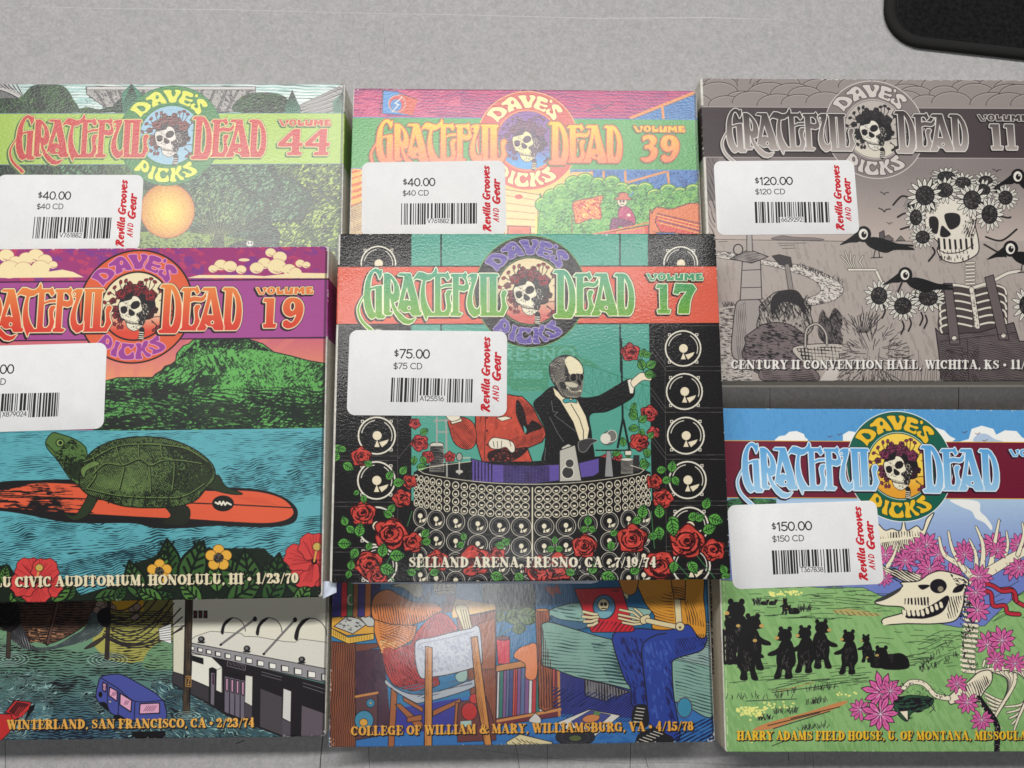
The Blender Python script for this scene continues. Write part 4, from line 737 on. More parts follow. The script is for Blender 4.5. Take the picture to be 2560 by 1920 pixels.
def sunflower(cv, x, y, rx, ry, rot=0, pet=None, c=(236,232,220)):
    n = 15; rs = np.random.RandomState(int(x+y) % 999)
    for i in range(n):
        a = math.radians(360*i/n+rs.rand()*8); ca, sa = math.cos(a), math.sin(a); q = 1.75+.25*rs.rand(); wq = .17
        def pt(t, s_): return (x+rx*(t*ca-s_*sa), y+ry*(t*sa+s_*ca))
        P = [pt(.85,-wq*.7), pt(1.3,-wq*1.15), pt(q,0), pt(1.3,wq*1.15), pt(.85,wq*.7)]
        cv.sp(P, c, 1, K_, max(2.5, rx*.06)); cv.line([pt(.95,0), pt(1.5,0)], max(1.5, rx*.035), (60,56,56))
    cv.ell(x, y, rx, ry, (30,28,30), 1, rot, K_, 3); cv.grain([(x+rx*.9*math.cos(t), y+ry*.9*math.sin(t)) for t in np.linspace(0, 6.28, 20)], (120,114,110), 30, 2.6, 1.4, .34, .05)
def crow(cv, x, y, k, flip=1):
    def p(L): return [(x+a*k*flip, y+b*k) for a, b in L]
    cv.sp(p([(-10,40),(40,20),(110,30),(200,60),(300,90),(330,110),(200,110),(130,130),(40,100),(0,70)]), (22,20,22))
    cv.lines([p([(180,70),(320,80)]), p([(180,80),(320,100)])], 16*k, (22,20,22))
    cv.ell(x-20*k*flip, y, 52*k, 56*k, (22,20,22)); cv.sp(p([(-50,-20),(-110,20),(-185,75),(-120,60),(-50,50)]), (22,20,22)); cv.line(p([(0,40),(40,70)]), 40*k, (22,20,22))
    cv.ell(x-22*k*flip, y, 32*k, 38*k, (232,228,218)); cv.ell(x-18*k*flip, y+3*k, 18*k, 22*k, (22,20,22)); cv.ell(x-12*k*flip, y-8*k, 6*k, 7*k, (232,228,218))
    cv.lines([p([(60,110),(50,160)]), p([(85,110),(90,160)]), p([(30,165),(110,160)])], 7*k, (40,36,38))
def art11():
    gy, dk, lt = (152,142,138), (36,32,34), (206,198,190)
    cv = new_cover('p11', (140,130,127)); cv.F(1720, 160, 2.633)
    S = rect(40,60,2600,300); cv.poly(S, (136,126,124))
    rs = np.random.RandomState(8)
    for j in range(4):
        for i in range(-1, 15):
            x, y, r = 60+i*170+rs.randn()*40+j*60, 110+j*52+rs.randn()*10, 90+rs.rand()*50
            P = [(x+r*1.1*math.cos(math.radians(a)), y+r*.62*math.sin(math.radians(a))) for a in range(180, 361, 12)]
            cv.poly(P+[(x+r,y+120),(x-r,y+120)], (148,138,135)); cv.line([(a, b+6) for a, b in P[1:-1]], 5, (176,166,162)); cv.line(P, 4.5, (58,52,54))
    G = rect(40,610,2700,2200); cv.vgrad(G, (136,126,124), (186,172,164), 700, 1130); cv.poly([(40,620),(200,610),(200,900),(40,900)], (120,112,110)); cv.engrave([(40,620),(180,620),(180,1150),(40,1150)], (70,64,66), 70, 10, .18, 6, 30, .3)
    cv.poly([(40,1165),(2700,1165),(2700,3000),(40,3000)], (174,163,156)); cv.grain(rect(40,1180,2700,2600), (156,145,139), 80, 26, 5, .34, .15, 50, .8)
    cv.lines([[(180,1155),(700,1162),(1100,1168),(1560,1165)]], 4, (70,64,64)); cv.lines([[(590,1180),(780,1178)],[(600,1195),(700,1192)],[(200,1170),(260,1168)],[(620,1215),(700,1212)]], 4, (80,72,72)); cv.sp([(560,1155),(620,1130),(700,1140),(840,1145),(880,1160)], (130,120,118), 1, (70,64,64), 3)
    cv.poly([(1260,1110),(1290,1095),(1300,1160),(1260,1160)], (90,84,84), 1, dk, 4); cv.poly([(1290,1140),(1320,1125),(1350,1150),(1350,1163),(1290,1163)], (110,102,100), 1, dk, 4); cv.poly([(1370,1163),(1400,1130),(1430,1163)], (120,112,108), 1, dk, 3)
    for x, y, s in ((1290,850,1),(1290,960,1.4),(1325,1048,.7),(2030,700,1)): cv.line([(x-24*s,y-8*s),(x-6*s,y),(x+2*s,y+10*s),(x+10*s,y-2*s),(x+30*s,y-4*s)], 6*s, (50,46,48))
    # frame of the lower picture
    cv.F(1760, 600, 2.765)
    path = [(90,80),(200,90),(400,135),(560,160),(700,180),(830,230),(930,290),(965,340),(940,390),(860,430),(700,460),(620,450),(600,420),(700,405),(790,370),(805,330),(760,280),(640,230),(500,190),(300,150),(90,120)]
    cv.sp(path, (214,207,198), 1, (70,64,64), 4); cv.grain(spl(path), (84,76,76), 20, 5, 1.6, .40, .1)
    hatchgrass(cv, [(650,170),(960,290),(960,310),(650,190)], 50, 26, dk, 3); hatchgrass(cv, [(100,440),(200,440),(220,470),(100,470)], 20, 26, dk, 3)
    cv.poly([(105,470),(330,440),(330,1000),(105,1000)], (196,188,180)); cv.grain([(105,480),(330,450),(330,975),(125,975)], (84,76,76), 5, 8, 1.8, .42, .1); cv.poly([(820,940),(860,880),(1000,880),(1000,975),(800,975)], (206,198,190))
    # a plain farm corner stands here: churn, post, hay and a basket
    ch = (158,150,146)
    cv.sp([(215,470),(200,600),(190,760),(230,830),(390,840),(430,740),(430,560),(400,430),(320,405),(240,420)], ch, 1, dk, 6); cv.engrave([(215,470),(230,830),(300,835),(290,420)], (96,90,88), 88, 5, .34, 2, 30, .3)
    cv.poly([(265,150),(390,140),(400,410),(250,415)], (170,161,156), 1, dk, 6); cv.poly([(180,130),(310,65),(445,115),(330,160)], (160,151,147), 1, dk, 6); cv.engrave([(180,130),(310,65),(445,115),(330,160)], dk, 6, 4, .26, 2); cv.poly([(296,-60),(330,-60),(336,80),(296,80)], (170,162,157), 1, dk, 5); cv.lines([[(265,210),(396,204)],[(262,330),(398,326)]], 5, dk); cv.ell(236, 66, 32, 36, None, line=dk, lw=8)
    for x, y, w, h in ((560,560,190,210),(500,760,230,190)):
        P = [(x+w*math.cos(t)*(1+.06*math.sin(9*t)), y+h*math.sin(t)) for t in np.linspace(0, 6.283, 26, False)]
        cv.sp(P, (118,106,106) if y > 700 else (166,158,150), 1, dk, 6); cv.grain(spl(P), dk, 70 if y < 700 else 10, 9, 2, .42, .25, 26)
    cv.poly([(470,110),(520,100),(600,120),(610,190),(520,170)], (60,54,56), 1, dk, 4); cv.line([(575,180),(600,350)], 30, (140,132,128)); cv.lines([[(560,190),(585,350)],[(592,180),(618,348)]], 4, dk)
    cv.sp([(470,400),(540,350),(640,350),(690,420),(700,500),(640,450),(540,430),(470,520)], dk); hatchgrass(cv, [(420,440),(720,420),(720,560),(420,560)], 90, 50, dk, 4, .8)
    shrub(cv, [(800,680),(790,560),(820,480),(860,540),(900,470),(950,520),(960,620),(980,700),(900,740)], (96,88,88), dk, (130,120,118), 70)
    cv.sp([(620,740),(960,720),(950,800),(930,850),(780,900),(700,860)], (190,182,172), 1, dk, 5); cv.engrave([(640,750),(955,730),(930,850),(780,900),(700,860)], dk, 4, 9, .22, 1); cv.engrave([(640,750),(955,730),(930,850),(780,900),(700,860)], dk, 86, 9, .18, 1); cv.line(spl([(700,740),(710,620),(780,580),(840,640),(850,720)], False), 22, dk); cv.line(spl([(700,740),(710,620),(780,580),(840,640),(850,720)], False), 12, (186,178,168))
    P = [(960,975),(940,860),(960,700),(950,600),(1040,540),(1200,540),(1320,620),(1400,720),(1440,800),(1360,900),(1300,975)]
    cv.sp(P, (172,162,155), 1, None); rs2 = np.random.RandomState(2)
    L = []
    for i in range(210):
        x, y = cv.scatter(P, 1)[0]; a = math.atan2(y-800, x-1150)+rs2.randn()*.3; l = 30+60*rs2.rand(); L.append([(x, y), (x+l*math.cos(a), y+l*math.sin(a))])
    cv.lines(L, 4, (52,46,48)); cv.lines([[(1080+6*i,640),(1060+22*i,490+abs(i-4)*9)] for i in range(-2, 9)], 4.5, dk)
    cv.sp([(390,890),(470,860),(720,870),(780,975),(420,975)], (118,106,106), 1, dk, 5); cv.engrave([(390,890),(720,870),(780,975),(420,975)], dk, 4, 5, .24)
    L = [[(1100+i*17+rs2.randn()*6,1000),(1110+i*17+rs2.randn()*10,900-rs2.rand()*170)] for i in range(32)]; cv.lines(L, 3.2, (84,76,76))
    # scarecrow of bones with sunflowers
    b = (222,214,200)
    OV = [(1600,610),(1640,650),(1900,640),(2140,570),(2180,700),(2260,700),(2260,1000),(1640,1000),(1625,800)]
    def bone(L, w): cv.line(L, w+6, dk); cv.line(L, w, b)
    cv.sp([(1640,330),(1860,315),(2070,320),(2100,560),(2060,640),(1660,650),(1620,500)], (52,44,46), .8)
    for i in range(6):
        y = 330+i*52; wd = 200+18*math.sin(i*.8)
        bone(spl([(1850,y+6),(1740,y-14),(1640,y+10),(1625+i*4,y+50)], False, 5), 15); bone(spl([(1870,y+6),(1980,y-20),(2070,y),(2090,y+44)], False, 5), 15)
    bone(spl([(1600,330),(1720,310),(1850,330)], False), 18); bone(spl([(1860,330),(1980,290),(2100,230),(2190,215)], False), 22)
    bone([(1850,340),(1890,600)], 34); cv.grain([(1830,330),(1880,330),(1920,620),(1880,620)], dk, 80, 4, 2, .3, .1)
    for i in range(7): bone([(1810,160+24*i),(1870,156+24*i)], 13)
    cv.poly(OV, (104,94,94), 1, dk, 7); cv.engrave(OV, (44,38,40), 12, 5.5, .24, 5, 30, .25); cv.engrave([(1640,760),(1900,720),(1900,1000),(1640,1000)], (44,38,40), 60, 6, .2, 4)
    cv.poly([(1655,300),(1715,300),(1770,720),(1700,720)], (104,94,94), 1, dk, 6); cv.poly([(1940,260),(2000,240),(2110,690),(2040,690)], (104,94,94), 1, dk, 6); cv.ell(1730,680,18,18,b,1,0,dk,4); cv.ell(2070,660,18,18,b,1,0,dk,4)
    cv.lines([[(1640,700),(1900,670),(2160,640)],[(1820,690),(1830,1000)],[(1670,760),(1780,800),(1840,760)]], 4, dk)
    # arm, left
    bone([(1500,300),(1420,390),(1240,480)], 17); bone([(1230,300),(1190,210)], 20); bone([(1190,205),(1000,205)], 16)
    for i, (x, y) in enumerate([(945,110),(975,80),(1010,85),(1040,110)]): bone([(1010+i*12,190),(985+i*15,150),(x,y)], 8)
    bone([(1100,190),(1075,150),(1100,110)], 9)
    # head
    cv.F(1720, 160, 2.633)
    for L in ([(1350,920),(1400,880),(1460,870)],[(1380,1000),(1430,990),(1500,1000)],[(1400,1080),(1450,1080),(1500,1060)],[(2040,990),(2100,1020),(2130,1000)],[(1950,1180),(2040,1250),(2100,1260)],[(1960,1130),(2060,1170),(2170,1080)],[(1610,1200),(1620,1250),(1590,1290)]): cv.line(spl([(x+6*math.sin(i*2.4), y+8*math.cos(i*3)) for i, (x, y) in enumerate(L)], False), 13, dk)
    cv.sp([(1560,1010),(1580,930),(1660,890),(1760,885),(1860,920),(1900,1000),(1890,1060),(1910,1150),(1910,1240),(1840,1290),(1760,1310),(1680,1290),(1640,1230),(1650,1180),(1600,1130),(1565,1080)], (224,216,202), 1, dk, 7)
    cv.sp([(1590,1010),(1630,1005),(1650,1040),(1640,1115),(1605,1105),(1588,1060)], dk); cv.sp([(1690,990),(1750,980),(1790,1000),(1785,1060),(1730,1090),(1700,1050)], dk); cv.sp([(1670,1065),(1700,1085),(1730,1120),(1700,1140),(1660,1130)], dk)
    cv.engrave([(1810,1060),(1900,1020),(1890,1120),(1820,1150)], dk, 110, 6, .4); cv.grain([(1850,930),(1890,1010),(1880,1150),(1800,1120)], dk, 110, 6, 2, .36, .1)
    cv.lines([[(1650+i*36,1160-abs(i-3)*3),(1655+i*36,1215)] for i in range(7)], 15, dk); cv.line(spl([(1640,1215),(1700,1245),(1800,1235),(1880,1190)], False), 6, dk); cv.lines([[(1655+i*26,1225+8*math.sin(i)),(1660+i*26,1250)] for i in range(8)], 4, dk); hatchgrass(cv, [(1650,1270),(1860,1270),(1860,1300),(1650,1300)], 30, 22, dk, 3.4)
    for x, y, rx, ry in ((1620,800,30,24),(1870,800,30,26),(2030,820,34,28),(1600,930,26,30),(1930,920,30,30),(1470,930,26,22),(1700,740,58,34),(1960,770,46,34),(1940,830,50,40),(1810,780,52,36),(2090,880,46,46),(1690,830,54,48),(1500,1010,40,52),(1545,1140,46,42),(1560,865,62,64),(1870,895,58,62),(1985,990,52,62)): sunflower(cv, x, y, rx, ry)
    crow(cv, 1175, 1120, .95); crow(cv, 2190, 740, .9)
    cv.F(1760, 600, 2.765)
    for x, y, rx, ry in ((1210,385,56,60),(1375,455,60,58),(1550,400,66,54),(2240,450,60,70)): sunflower(cv, x, y, rx, ry)
    cv.lines([spl([(x,y),(x+12,y+40),(x-8,y+90)], False) for x, y in ((1240,450),(1370,560),(1420,540),(1500,500),(1530,520))], 12, dk)
    crow(cv, 1410, 240, .95); crow(cv, 2140, 60, 1.0)
    cv.line([(1340,360),(1370,290)], 14, dk)
    put_text(cv.F(), 'CENTURY II CONVENTION HALL, WICHITA, KS \u2022 11/1', SERIF, (1828,922), (2577,922), 21.5, (238,234,226), .1, .05, (40,34,36), (2.2,2.4), 0, None, 1, 1.2)
    logo(cv, [('1',7),('1',48)], dict(band=(74,64,66), line=(196,188,182), ring=(132,122,120), ringgap=(132,122,120), ringline=(216,210,204), dave=(208,200,194), daveline=(60,54,56), in0=(186,177,170), in1=(214,206,190), w0=(56,48,50), w1=(176,166,160), outline=(226,221,214), shadow=(36,30,32), rose=(46,42,44), dk=(26,24,26), bone=(228,222,208), lw=1.8))
    return cv
def lotus(cv, x, y, r, rot=0, c=(222,104,166), n=10, tall=1.0):
    r = r*.88
    rs = np.random.RandomState(int(x*3+y) % 999)
    for i in range(n):
        a = math.radians(rot-90+(i-(n-1)/2)*330/n*(.97+.06*rs.rand())); l = r*(.85+.25*rs.rand()); w = r*.155
        ca, sa = math.cos(a), math.sin(a)
        P = [(x+u*ca-v*sa, y+(u*sa+v*ca)*tall) for u, v in ((0,0),(l*.35,w*.8),(l*.7,w),(l,0),(l*.7,-w),(l*.35,-w*.8))]
        cv.poly(P, c, 1, (44,22,40), max(2.4, r*.035)); cv.line([(x+l*.3*ca, y+l*.3*sa*tall), (x+l*.7*ca, y+l*.7*sa*tall)], max(1.6, r*.02), (120,40,90))
    cv.lines([[(x, y), (x+r*.38*math.cos(t), y+r*.38*math.sin(t))] for t in np.linspace(0, 6.28, 9)], max(2, r*.03), (246,214,232))
def bear(cv, x, y, h, f=1, kind='stand', face=0):
    B = (24,22,24); t = (196,160,90)
    def p(L): return [(x+a*h*f*(.92 if kind == 'stand' else 1)+h*.04*math.sin(x)*(-b), y+b*h) for a, b in L]
    if kind == 'stand':
        cv.sp(p([(-.12,-.72),(-.20,-.5),(-.22,-.3),(-.14,-.16),(-.16,0),(.0,.01),(.0,-.14),(.06,-.16),(.10,.0),(.24,.0),(.18,-.2),(.20,-.4),(.14,-.66),(.02,-.78)]), B)
        cv.sp(p([(.08,-.66),(.22,-.56),(.36,-.50),(.38,-.44),(.24,-.44),(.08,-.52)]), B); cv.ell(*p([(.03,-.84)])[0], .14*h, .13*h, B)
        cv.sp(p([(.06,-.88),(.18,-.84),(.24,-.78),(.18,-.74),(.06,-.74)]), B); cv.ell(*p([(.20,-.79)])[0], .045*h, .035*h, t)
        for q in (-.07, .12): cv.ell(*p([(q,-.97)])[0], .045*h, .05*h, B)
    else:
        cv.sp(p([(-.5,-.02),(-.52,-.3),(-.3,-.48),(.05,-.46),(.28,-.5),(.3,-.2),(.2,0)]), B); cv.ell(*p([(.30,-.48)])[0], .19*h, .18*h, B)
        for q in (.17, .42): cv.ell(*p([(q,-.65)])[0], .06*h, .07*h, B)
        cv.ell(*p([(.42,-.42)])[0], .05*h, .04*h, t)
    G = [(x+h*.5*a, y-h*.5+h*.5*b) for a, b in ((-.5,-.6),(.5,-.6),(.5,1),(-.5,1))]
    rs = np.random.RandomState(int(x)); L = []
    for i in range(26):
        q = p([(-.1+.2*rs.rand(), -.62+.5*rs.rand())])[0]; L.append([q, (q[0]+3*f, q[1]+h*.05)])
    cv.lines(L, max(1.2, h*.009), (120,112,104), .7)
def artmi():
    cv = new_cover('pmi', (88,156,208)); dk = (30,26,34); b = (238,228,200)
    cv.F(1760, 960, 2.765)
    sky = rect(50,160,2700,410); cv.poly(sky, (84,154,208)); cv.grain(sky, (74,144,200), 90, 12, 3, .36, .1, 60, .6)
    W = (240,240,236)
    for P in ([(490,385),(520,360),(560,355),(590,330),(640,325),(690,345),(700,370),(720,385)],[(960,385),(960,350),(1000,325),(1040,330),(1100,400)],[(1600,300),(1660,320),(1700,360),(1740,380),(1700,410),(1560,410)],[(1760,400),(1830,380),(1850,310),(1920,288),(2000,310),(2020,350),(2080,320),(2160,325),(2200,370),(2300,400)]): cv.poly(P+[(P[-1][0],410),(P[0][0],410)], W)
    cv.sp([(1870,400),(1890,350),(1950,345),(2010,380),(2060,400)], (176,196,220))
    for x, y in ((870,365),(935,350),(1890,345),(1940,392),(1800,335)): cv.line([(x-16,y-5),(x,y+4),(x+6,y-2),(x+20,y-8)], 3.4, (90,40,50))
    L_ = rect(50,795,2700,1500); cv.vgrad(L_, (172,198,224), (116,132,196), 800, 1330)
    shrub(cv, [(170,800),(520,800),(600,830),(520,870),(170,900)], (60,110,70), (20,50,36), (90,150,90), 20)
    cv.poly([(500,795),(860,795),(860,830),(500,830)], (170,196,222)); cv.sp([(1700,800),(1890,810),(1910,880),(1950,920),(1990,980),(1985,1010),(1940,960),(1880,930),(1850,880),(1780,850)], W)
    cv.F(1760, 1420, 2.765)
    cv.poly([(50,-460),(50,60),(1100,-200),(2700,-200),(2700,420),(50,420)], (118,132,196), 0.0)
    cv.poly([(1230,40),(2700,0),(2700,420),(1100,420)], (112,128,196))
    GR = (142,184,118)
    cv.poly([(90,80),(500,110),(800,135),(1100,135),(1220,190),(1400,260),(1600,380),(1760,410),(1940,400),(1990,350),(2080,260),(2210,160),(2400,100),(2700,60),(2700,1500),(90,1500)], GR, 1, dk, 3)
    cv.grain([(90,80),(1100,135),(1600,380),(1940,400),(2210,160),(2700,100),(2700,1500),(90,1500)], (122,168,102), 60, 30, 8, .42, .2, 80, .6); cv.grain([(90,900),(2700,900),(2700,1500),(90,1500)], (120,166,98), 80, 24, 3, .34, .2, 60, .8)
    rs = np.random.RandomState(6); L = []
    for (x0, x1, y0, y1, n, sl) in ((300,1200,120,340,44,-.02),(480,900,340,360,8,0),(120,1100,640,800,46,-.09),(1100,1750,420,560,16,.06),(1200,1700,590,700,22,-.1),(430,1050,760,860,9,-.1),(1450,1750,480,720,12,-.45),(1900,2250,150,380,10,-.5),(600,1100,180,240,12,.1)):
        for i in range(n):
            x, y = x0+(x1-x0)*rs.rand(), y0+(y1-y0)*rs.rand(); l = 50+120*rs.rand(); L.append(spl([(x,y),(x+l*.5,y+sl*l*.5-4*rs.randn()),(x+l,y+sl*l)], False, 3))
    cv.lines(L, 3.0, (40,52,40))
    cv.poly([(890,290),(1000,280),(1240,320),(1180,335),(1000,325),(900,310)], (196,160,100), .7); cv.lines([[(900+40*i,292+3*i),(930+40*i,325+i)] for i in range(8)], 2.6, dk)
    cv.sp([(340,1120),(440,1070),(700,1000),(940,925),(990,930),(860,990),(640,1050),(480,1110)], (200,136,84)); cv.lines([[(480,1110),(870,990)],[(440,1090),(800,1000)],[(600,1040),(940,960)]], 5, dk); cv.lines([[(500,830),(700,780),(870,765)],[(470,860),(720,830),(990,790)],[(290,920),(640,905)],[(470,1230),(600,1180)]], 4, dk); cv.lines([[(520,850),(760,790)]], 4, (190,130,70))
    for P in ([(150,900),(620,880),(620,910),(150,915)],[(700,940),(860,920),(860,930),(700,955)],[(480,1000),(640,990),(640,1010),(480,1020)],[(600,860),(900,830),(900,840),(600,870)],[(1480,700),(1740,490),(1700,540),(1500,710)],[(1500,720),(1760,600),(1760,620),(1520,730)],[(640,300),(740,270),(740,300),(650,312)],[(340,240),(390,240),(390,262),(340,262)],[(360,1055),(470,1040),(470,1050),(360,1060)],[(640,1120),(850,1090),(850,1110),(640,1130)]): hatchgrass(cv, P, 26, 38, dk, 3.2, .6)
    for x, y in cv.scatter([(210,960),(440,960),(400,1030),(240,1020)], 90)+cv.scatter([(400,930),(640,920),(620,960),(420,980)], 16)+cv.scatter([(900,860),(1080,860),(1060,885),(910,885)], 9)+cv.scatter([(440,165),(640,155),(700,180),(460,195)], 46)+[(330,1205),(320,1050)]: cv.ell(x, y, 6+4*rs.rand(), 5+3*rs.rand(), (240,238,140))
    for P in ([(420,235,50,1,'sit')],[(478,235,46,1,'sit')],[(565,315,120,1,'sit')]):
        pass
    bear(cv, 425, 256, 56, 1, 'sit'); bear(cv, 480, 256, 58, 1, 'sit'); bear(cv, 560, 318, 110, -1, 'stand'); bear(cv, 610, 318, 90, -1, 'sit')
    for x, y, h, f in ((250,660,440,-1),(165,660,330,1),(330,700,380,1),(300,770,340,1),(560,760,350,-1),(700,720,320,-1),(810,690,330,1),(1000,730,300,-1),(1130,650,190,-1)): bear(cv, x, y, h, f)
    bear(cv, 1290, 700, 230, -1, 'sit'); bear(cv, 1200, 690, 170, -1, 'sit')
    # elk bones and flowers
    def bone(L, w): cv.line(L, np.asarray(w)+7 if not np.isscalar(w) else w+7, dk); cv.line(L, w, b)
    def taper(P, w0, w1):
        Q = spl(P, False, 4); cv.lines([Q], list(np.linspace(w0+7, w1+6, len(Q))), dk); cv.lines([Q], list(np.linspace(w0, w1, len(Q))), b)
        cv.lines([[(x+w0*.2, y), (x+w0*.34, y+w0*.3)] for x, y in Q[::2]], 2.6, dk)
    cv.F(1760, 960, 2.765)
    cv.sp([(1190,960),(1250,1010),(1300,1000),(1360,1010),(1380,900),(1400,1010),(1470,980),(1510,1010),(1540,930),(1590,890),(1560,960),(1520,1060),(1500,1110),(1380,1180),(1250,1180),(1200,1080)], b, 1, dk, 6); cv.engrave([(1200,1100),(1500,1060),(1500,1110),(1380,1180),(1250,1180)], dk, 80, 5, .3); cv.engrave([(1220,1030),(1500,1010),(1500,1050),(1220,1070)], dk, 88, 7, .2)
    cv.sp([(1180,1200),(1260,1270),(1400,1290),(1560,1330),(1700,1370),(1500,1400),(1300,1330),(1180,1330)], b, 1, dk, 6); cv.engrave([(1180,1240),(1400,1290),(1700,1370),(1500,1400),(1180,1330)], dk, 30, 6, .4)
    for x, y, r, a in ((1255,1180,100,180),(1390,1220,110,0),(1450,1160,100,30),(1540,1110,110,20),(1560,1270,130,200),(1620,1180,90,60),(1700,1310,110,150),(1800,1160,100,-20),(1980,1150,110,20),(2010,1110,110,40),(2140,1260,120,180),(2170,1110,90,0),(1250,1340,70,200),(1930,1330,90,120)): lotus(cv, x, y, r, a)
    taper([(1270,1260),(1310,1190),(1340,1100)], 30, 8)
    taper([(1850,1330),(1770,1250),(1660,1180),(1625,1060)], 52, 14); taper([(1800,1290),(1720,1150),(1690,1020)], 34, 12); taper([(1880,1310),(1880,1180),(1835,1075)], 36, 10); taper([(1920,1300),(1930,1120),(1880,985)], 40, 12)
    taper([(1980,1270),(2010,1100),(2040,940)], 40, 12); taper([(2060,1240),(2100,1120),(2090,1020)], 30, 10); taper([(1860,1360),(2000,1280),(2150,1190),(2300,1120)], 70, 50); taper([(2170,1180),(2210,1050),(2200,960)], 30, 10)
    for x, y, r, a in ((1390,1220,80,0),(1560,1280,100,200),(1720,1320,80,150),(1800,1180,84,-20),(2030,1150,80,20),(1480,1150,80,30),(2180,1270,90,180)): lotus(cv, x, y, r, a)
    cv.F(1760, 1420, 2.765)
    # spine and ribs
    for i in range(16):
        t = i/15.0; x = 1790+70*t+30*math.sin(t*5); y = 180+530*t; bone([(x-34,y),(x+44,y+8)], 22); cv.line([(x-48,y-6),(x-30,y)], 14, b)
    cv.grain([(1750,150),(1860,150),(1900,700),(1800,720)], dk, 70, 5, 2.4, .36, .2, 30)
    for L in ([(2000,330),(2050,260),(2000,200),(1960,120)],): pass
    for L in ([(1900,160),(1980,170),(2000,260),(2080,260),(2100,310),(2180,320)],[(2050,150),(2130,150),(2150,220),(2210,260)],[(1890,100),(1990,120),(2060,160),(2140,160),(2160,230)]): cv.line(spl(L, False), 34, dk); cv.line(spl(L, False), 24, (186,48,62))
    # skull of the elk
    cv.sp([(1180,235),(1260,190),(1370,130),(1360,100),(1480,90),(1560,40),(1650,20),(1790,60),(1830,100),(1800,170),(1790,260),(1740,360),(1600,385),(1400,385),(1250,390),(1240,350),(1370,310),(1370,270),(1240,260)], b, 1, dk, 7)
    cv.sp([(1410,300),(1500,290),(1600,240),(1680,190),(1690,230),(1640,310),(1520,350),(1400,345)], dk); cv.line(spl([(1245,385),(1400,360),(1560,360),(1700,330),(1760,260)], False), 20, b); cv.lines([[(1380+32*i,300-max(0,i-4)*14),(1386+32*i,322-max(0,i-4)*14)] for i in range(9)], 24, b)
    cv.lines([[(1380+32*i-14,290-max(0,i-4)*14),(1386+32*i-14,322-max(0,i-4)*14)] for i in range(9)], 4, dk)
    cv.ell(1620, 125, 58, 50, dk); cv.ell(1635, 145, 20, 20, (150,140,120)); cv.sp([(1480,120),(1540,115),(1560,125),(1510,150)], dk); cv.sp([(1740,130),(1800,110),(1780,160),(1720,170)], dk); cv.sp([(1180,235),(1260,185),(1360,140),(1340,170),(1250,220)], (60,60,60)); cv.engrave([(1380,210),(1560,200),(1560,260),(1380,250)], dk, 88, 8, .3); cv.engrave([(1690,200),(1790,190),(1740,350),(1680,350)], dk, 80, 6, .3); cv.grain([(1700,40),(1830,90),(1800,170),(1740,110)], dk, 30, 6, 2.4, .42, .1)
    for i in range(8): taper([(1960+24*i+i*8,700+i*6),(2100+6*i,760+10*i),(2080-10*i,920+16*i),(1930+14*i,860+34*i)], 26, 12) if i < 7 else None
    for i in range(5): taper([(2130+22*i,700+4*i),(2235+4*i,770+18*i),(2215-10*i,930+26*i),(2080+16*i,960+40*i)], 24, 10)
    for i in range(9): bone([(1930+34*i,690-4*abs(i-3)),(1940+34*i,640)], 14)
    taper([(1890,720),(2100,690),(2300,700)], 30, 26)
    cv.sp([(1700,880),(1820,790),(1900,720),(1980,710),(1990,780),(1940,850),(1880,930),(1760,930),(1700,940)], b, 1, dk, 6); cv.engrave([(1780,830),(1940,740),(1980,780),(1880,920),(1760,925)], dk, 70, 6, .3); cv.line([(1900,900),(2010,1050),(2030,1100),(2025,1270)], 40, dk); cv.grain([(1880,880),(2060,1100),(2050,1270),(2000,1270)], b, 80, 5, 2.5, .3, .1)
    bone(spl([(1690,900),(1600,880),(1520,800),(1430,790),(1380,830),(1320,880)], False, 5), 30); cv.grain([(1300,780),(1560,760),(1700,900),(1600,920),(1400,860)], dk, 40, 4, 2.4, .24, .1)
    cv.sp([(1290,890),(1330,1000),(1400,1060),(1440,1000),(1560,960),(1580,900),(1440,880),(1360,890)], (46,84,60), 1, dk, 5); cv.grain([(1290,890),(1400,1060),(1560,960),(1580,900),(1360,890)], dk, -10, 14, 3, .5, .1); cv.lines([spl([(1440,910),(1540,900),(1590,960),(1560,1000)], False), spl([(1420,950),(1540,930),(1600,990)], False)], 4, dk); cv.poly([(1350,990),(1410,985),(1410,1060)], b, 1, dk, 4)
    for x, y, r, a in ((1900,60,100,100),(1880,170,100,150),(1890,290,110,120),(1960,530,110,20),(2060,500,120,30),(2020,640,90,40),(2150,660,90,0),(1750,800,90,-20),(1820,930,100,190),(1920,1050,100,180),(1230,860,160,-30),(1080,980,100,-40),(1220,1010,150,170),(1290,850,100,20)): lotus(cv, x, y, r, a)
    cv.F(); rs3 = np.random.RandomState(9)
    for i in range(60):
        if rs3.rand() < .62: t0 = i/60.0; x0 = 1809+8*t0*1.3; y0 = 1452+415*t0; cv.line([(x0,y0),(x0+.4,y0+4+3*rs3.rand())], 1.2+rs3.rand(), (226,230,190), al=.8)
    put_text(cv.F(), 'HARRY ADAMS FIELD HOUSE, U. OF MONTANA, MISSOULA', SERIF, (1842.5,1849.6), (2567,1849.6), 21.5, (240,190,52), .1, .05, (36,30,40), (2.2,2.4), 0, None, 1, 1.2)
    logo(cv, [], dict(band=(112,22,48), line=(228,180,62), ring=(20,94,76), ringgap=(20,70,60), ringline=(236,238,232), dave=(236,188,48), daveline=(28,66,44), in0=(244,208,84), in1=(228,158,48), w0=(88,160,214), w1=(150,196,228), outline=(234,242,246), shadow=(38,22,40), rose=(132,50,84), lw=2.2))
    return cv
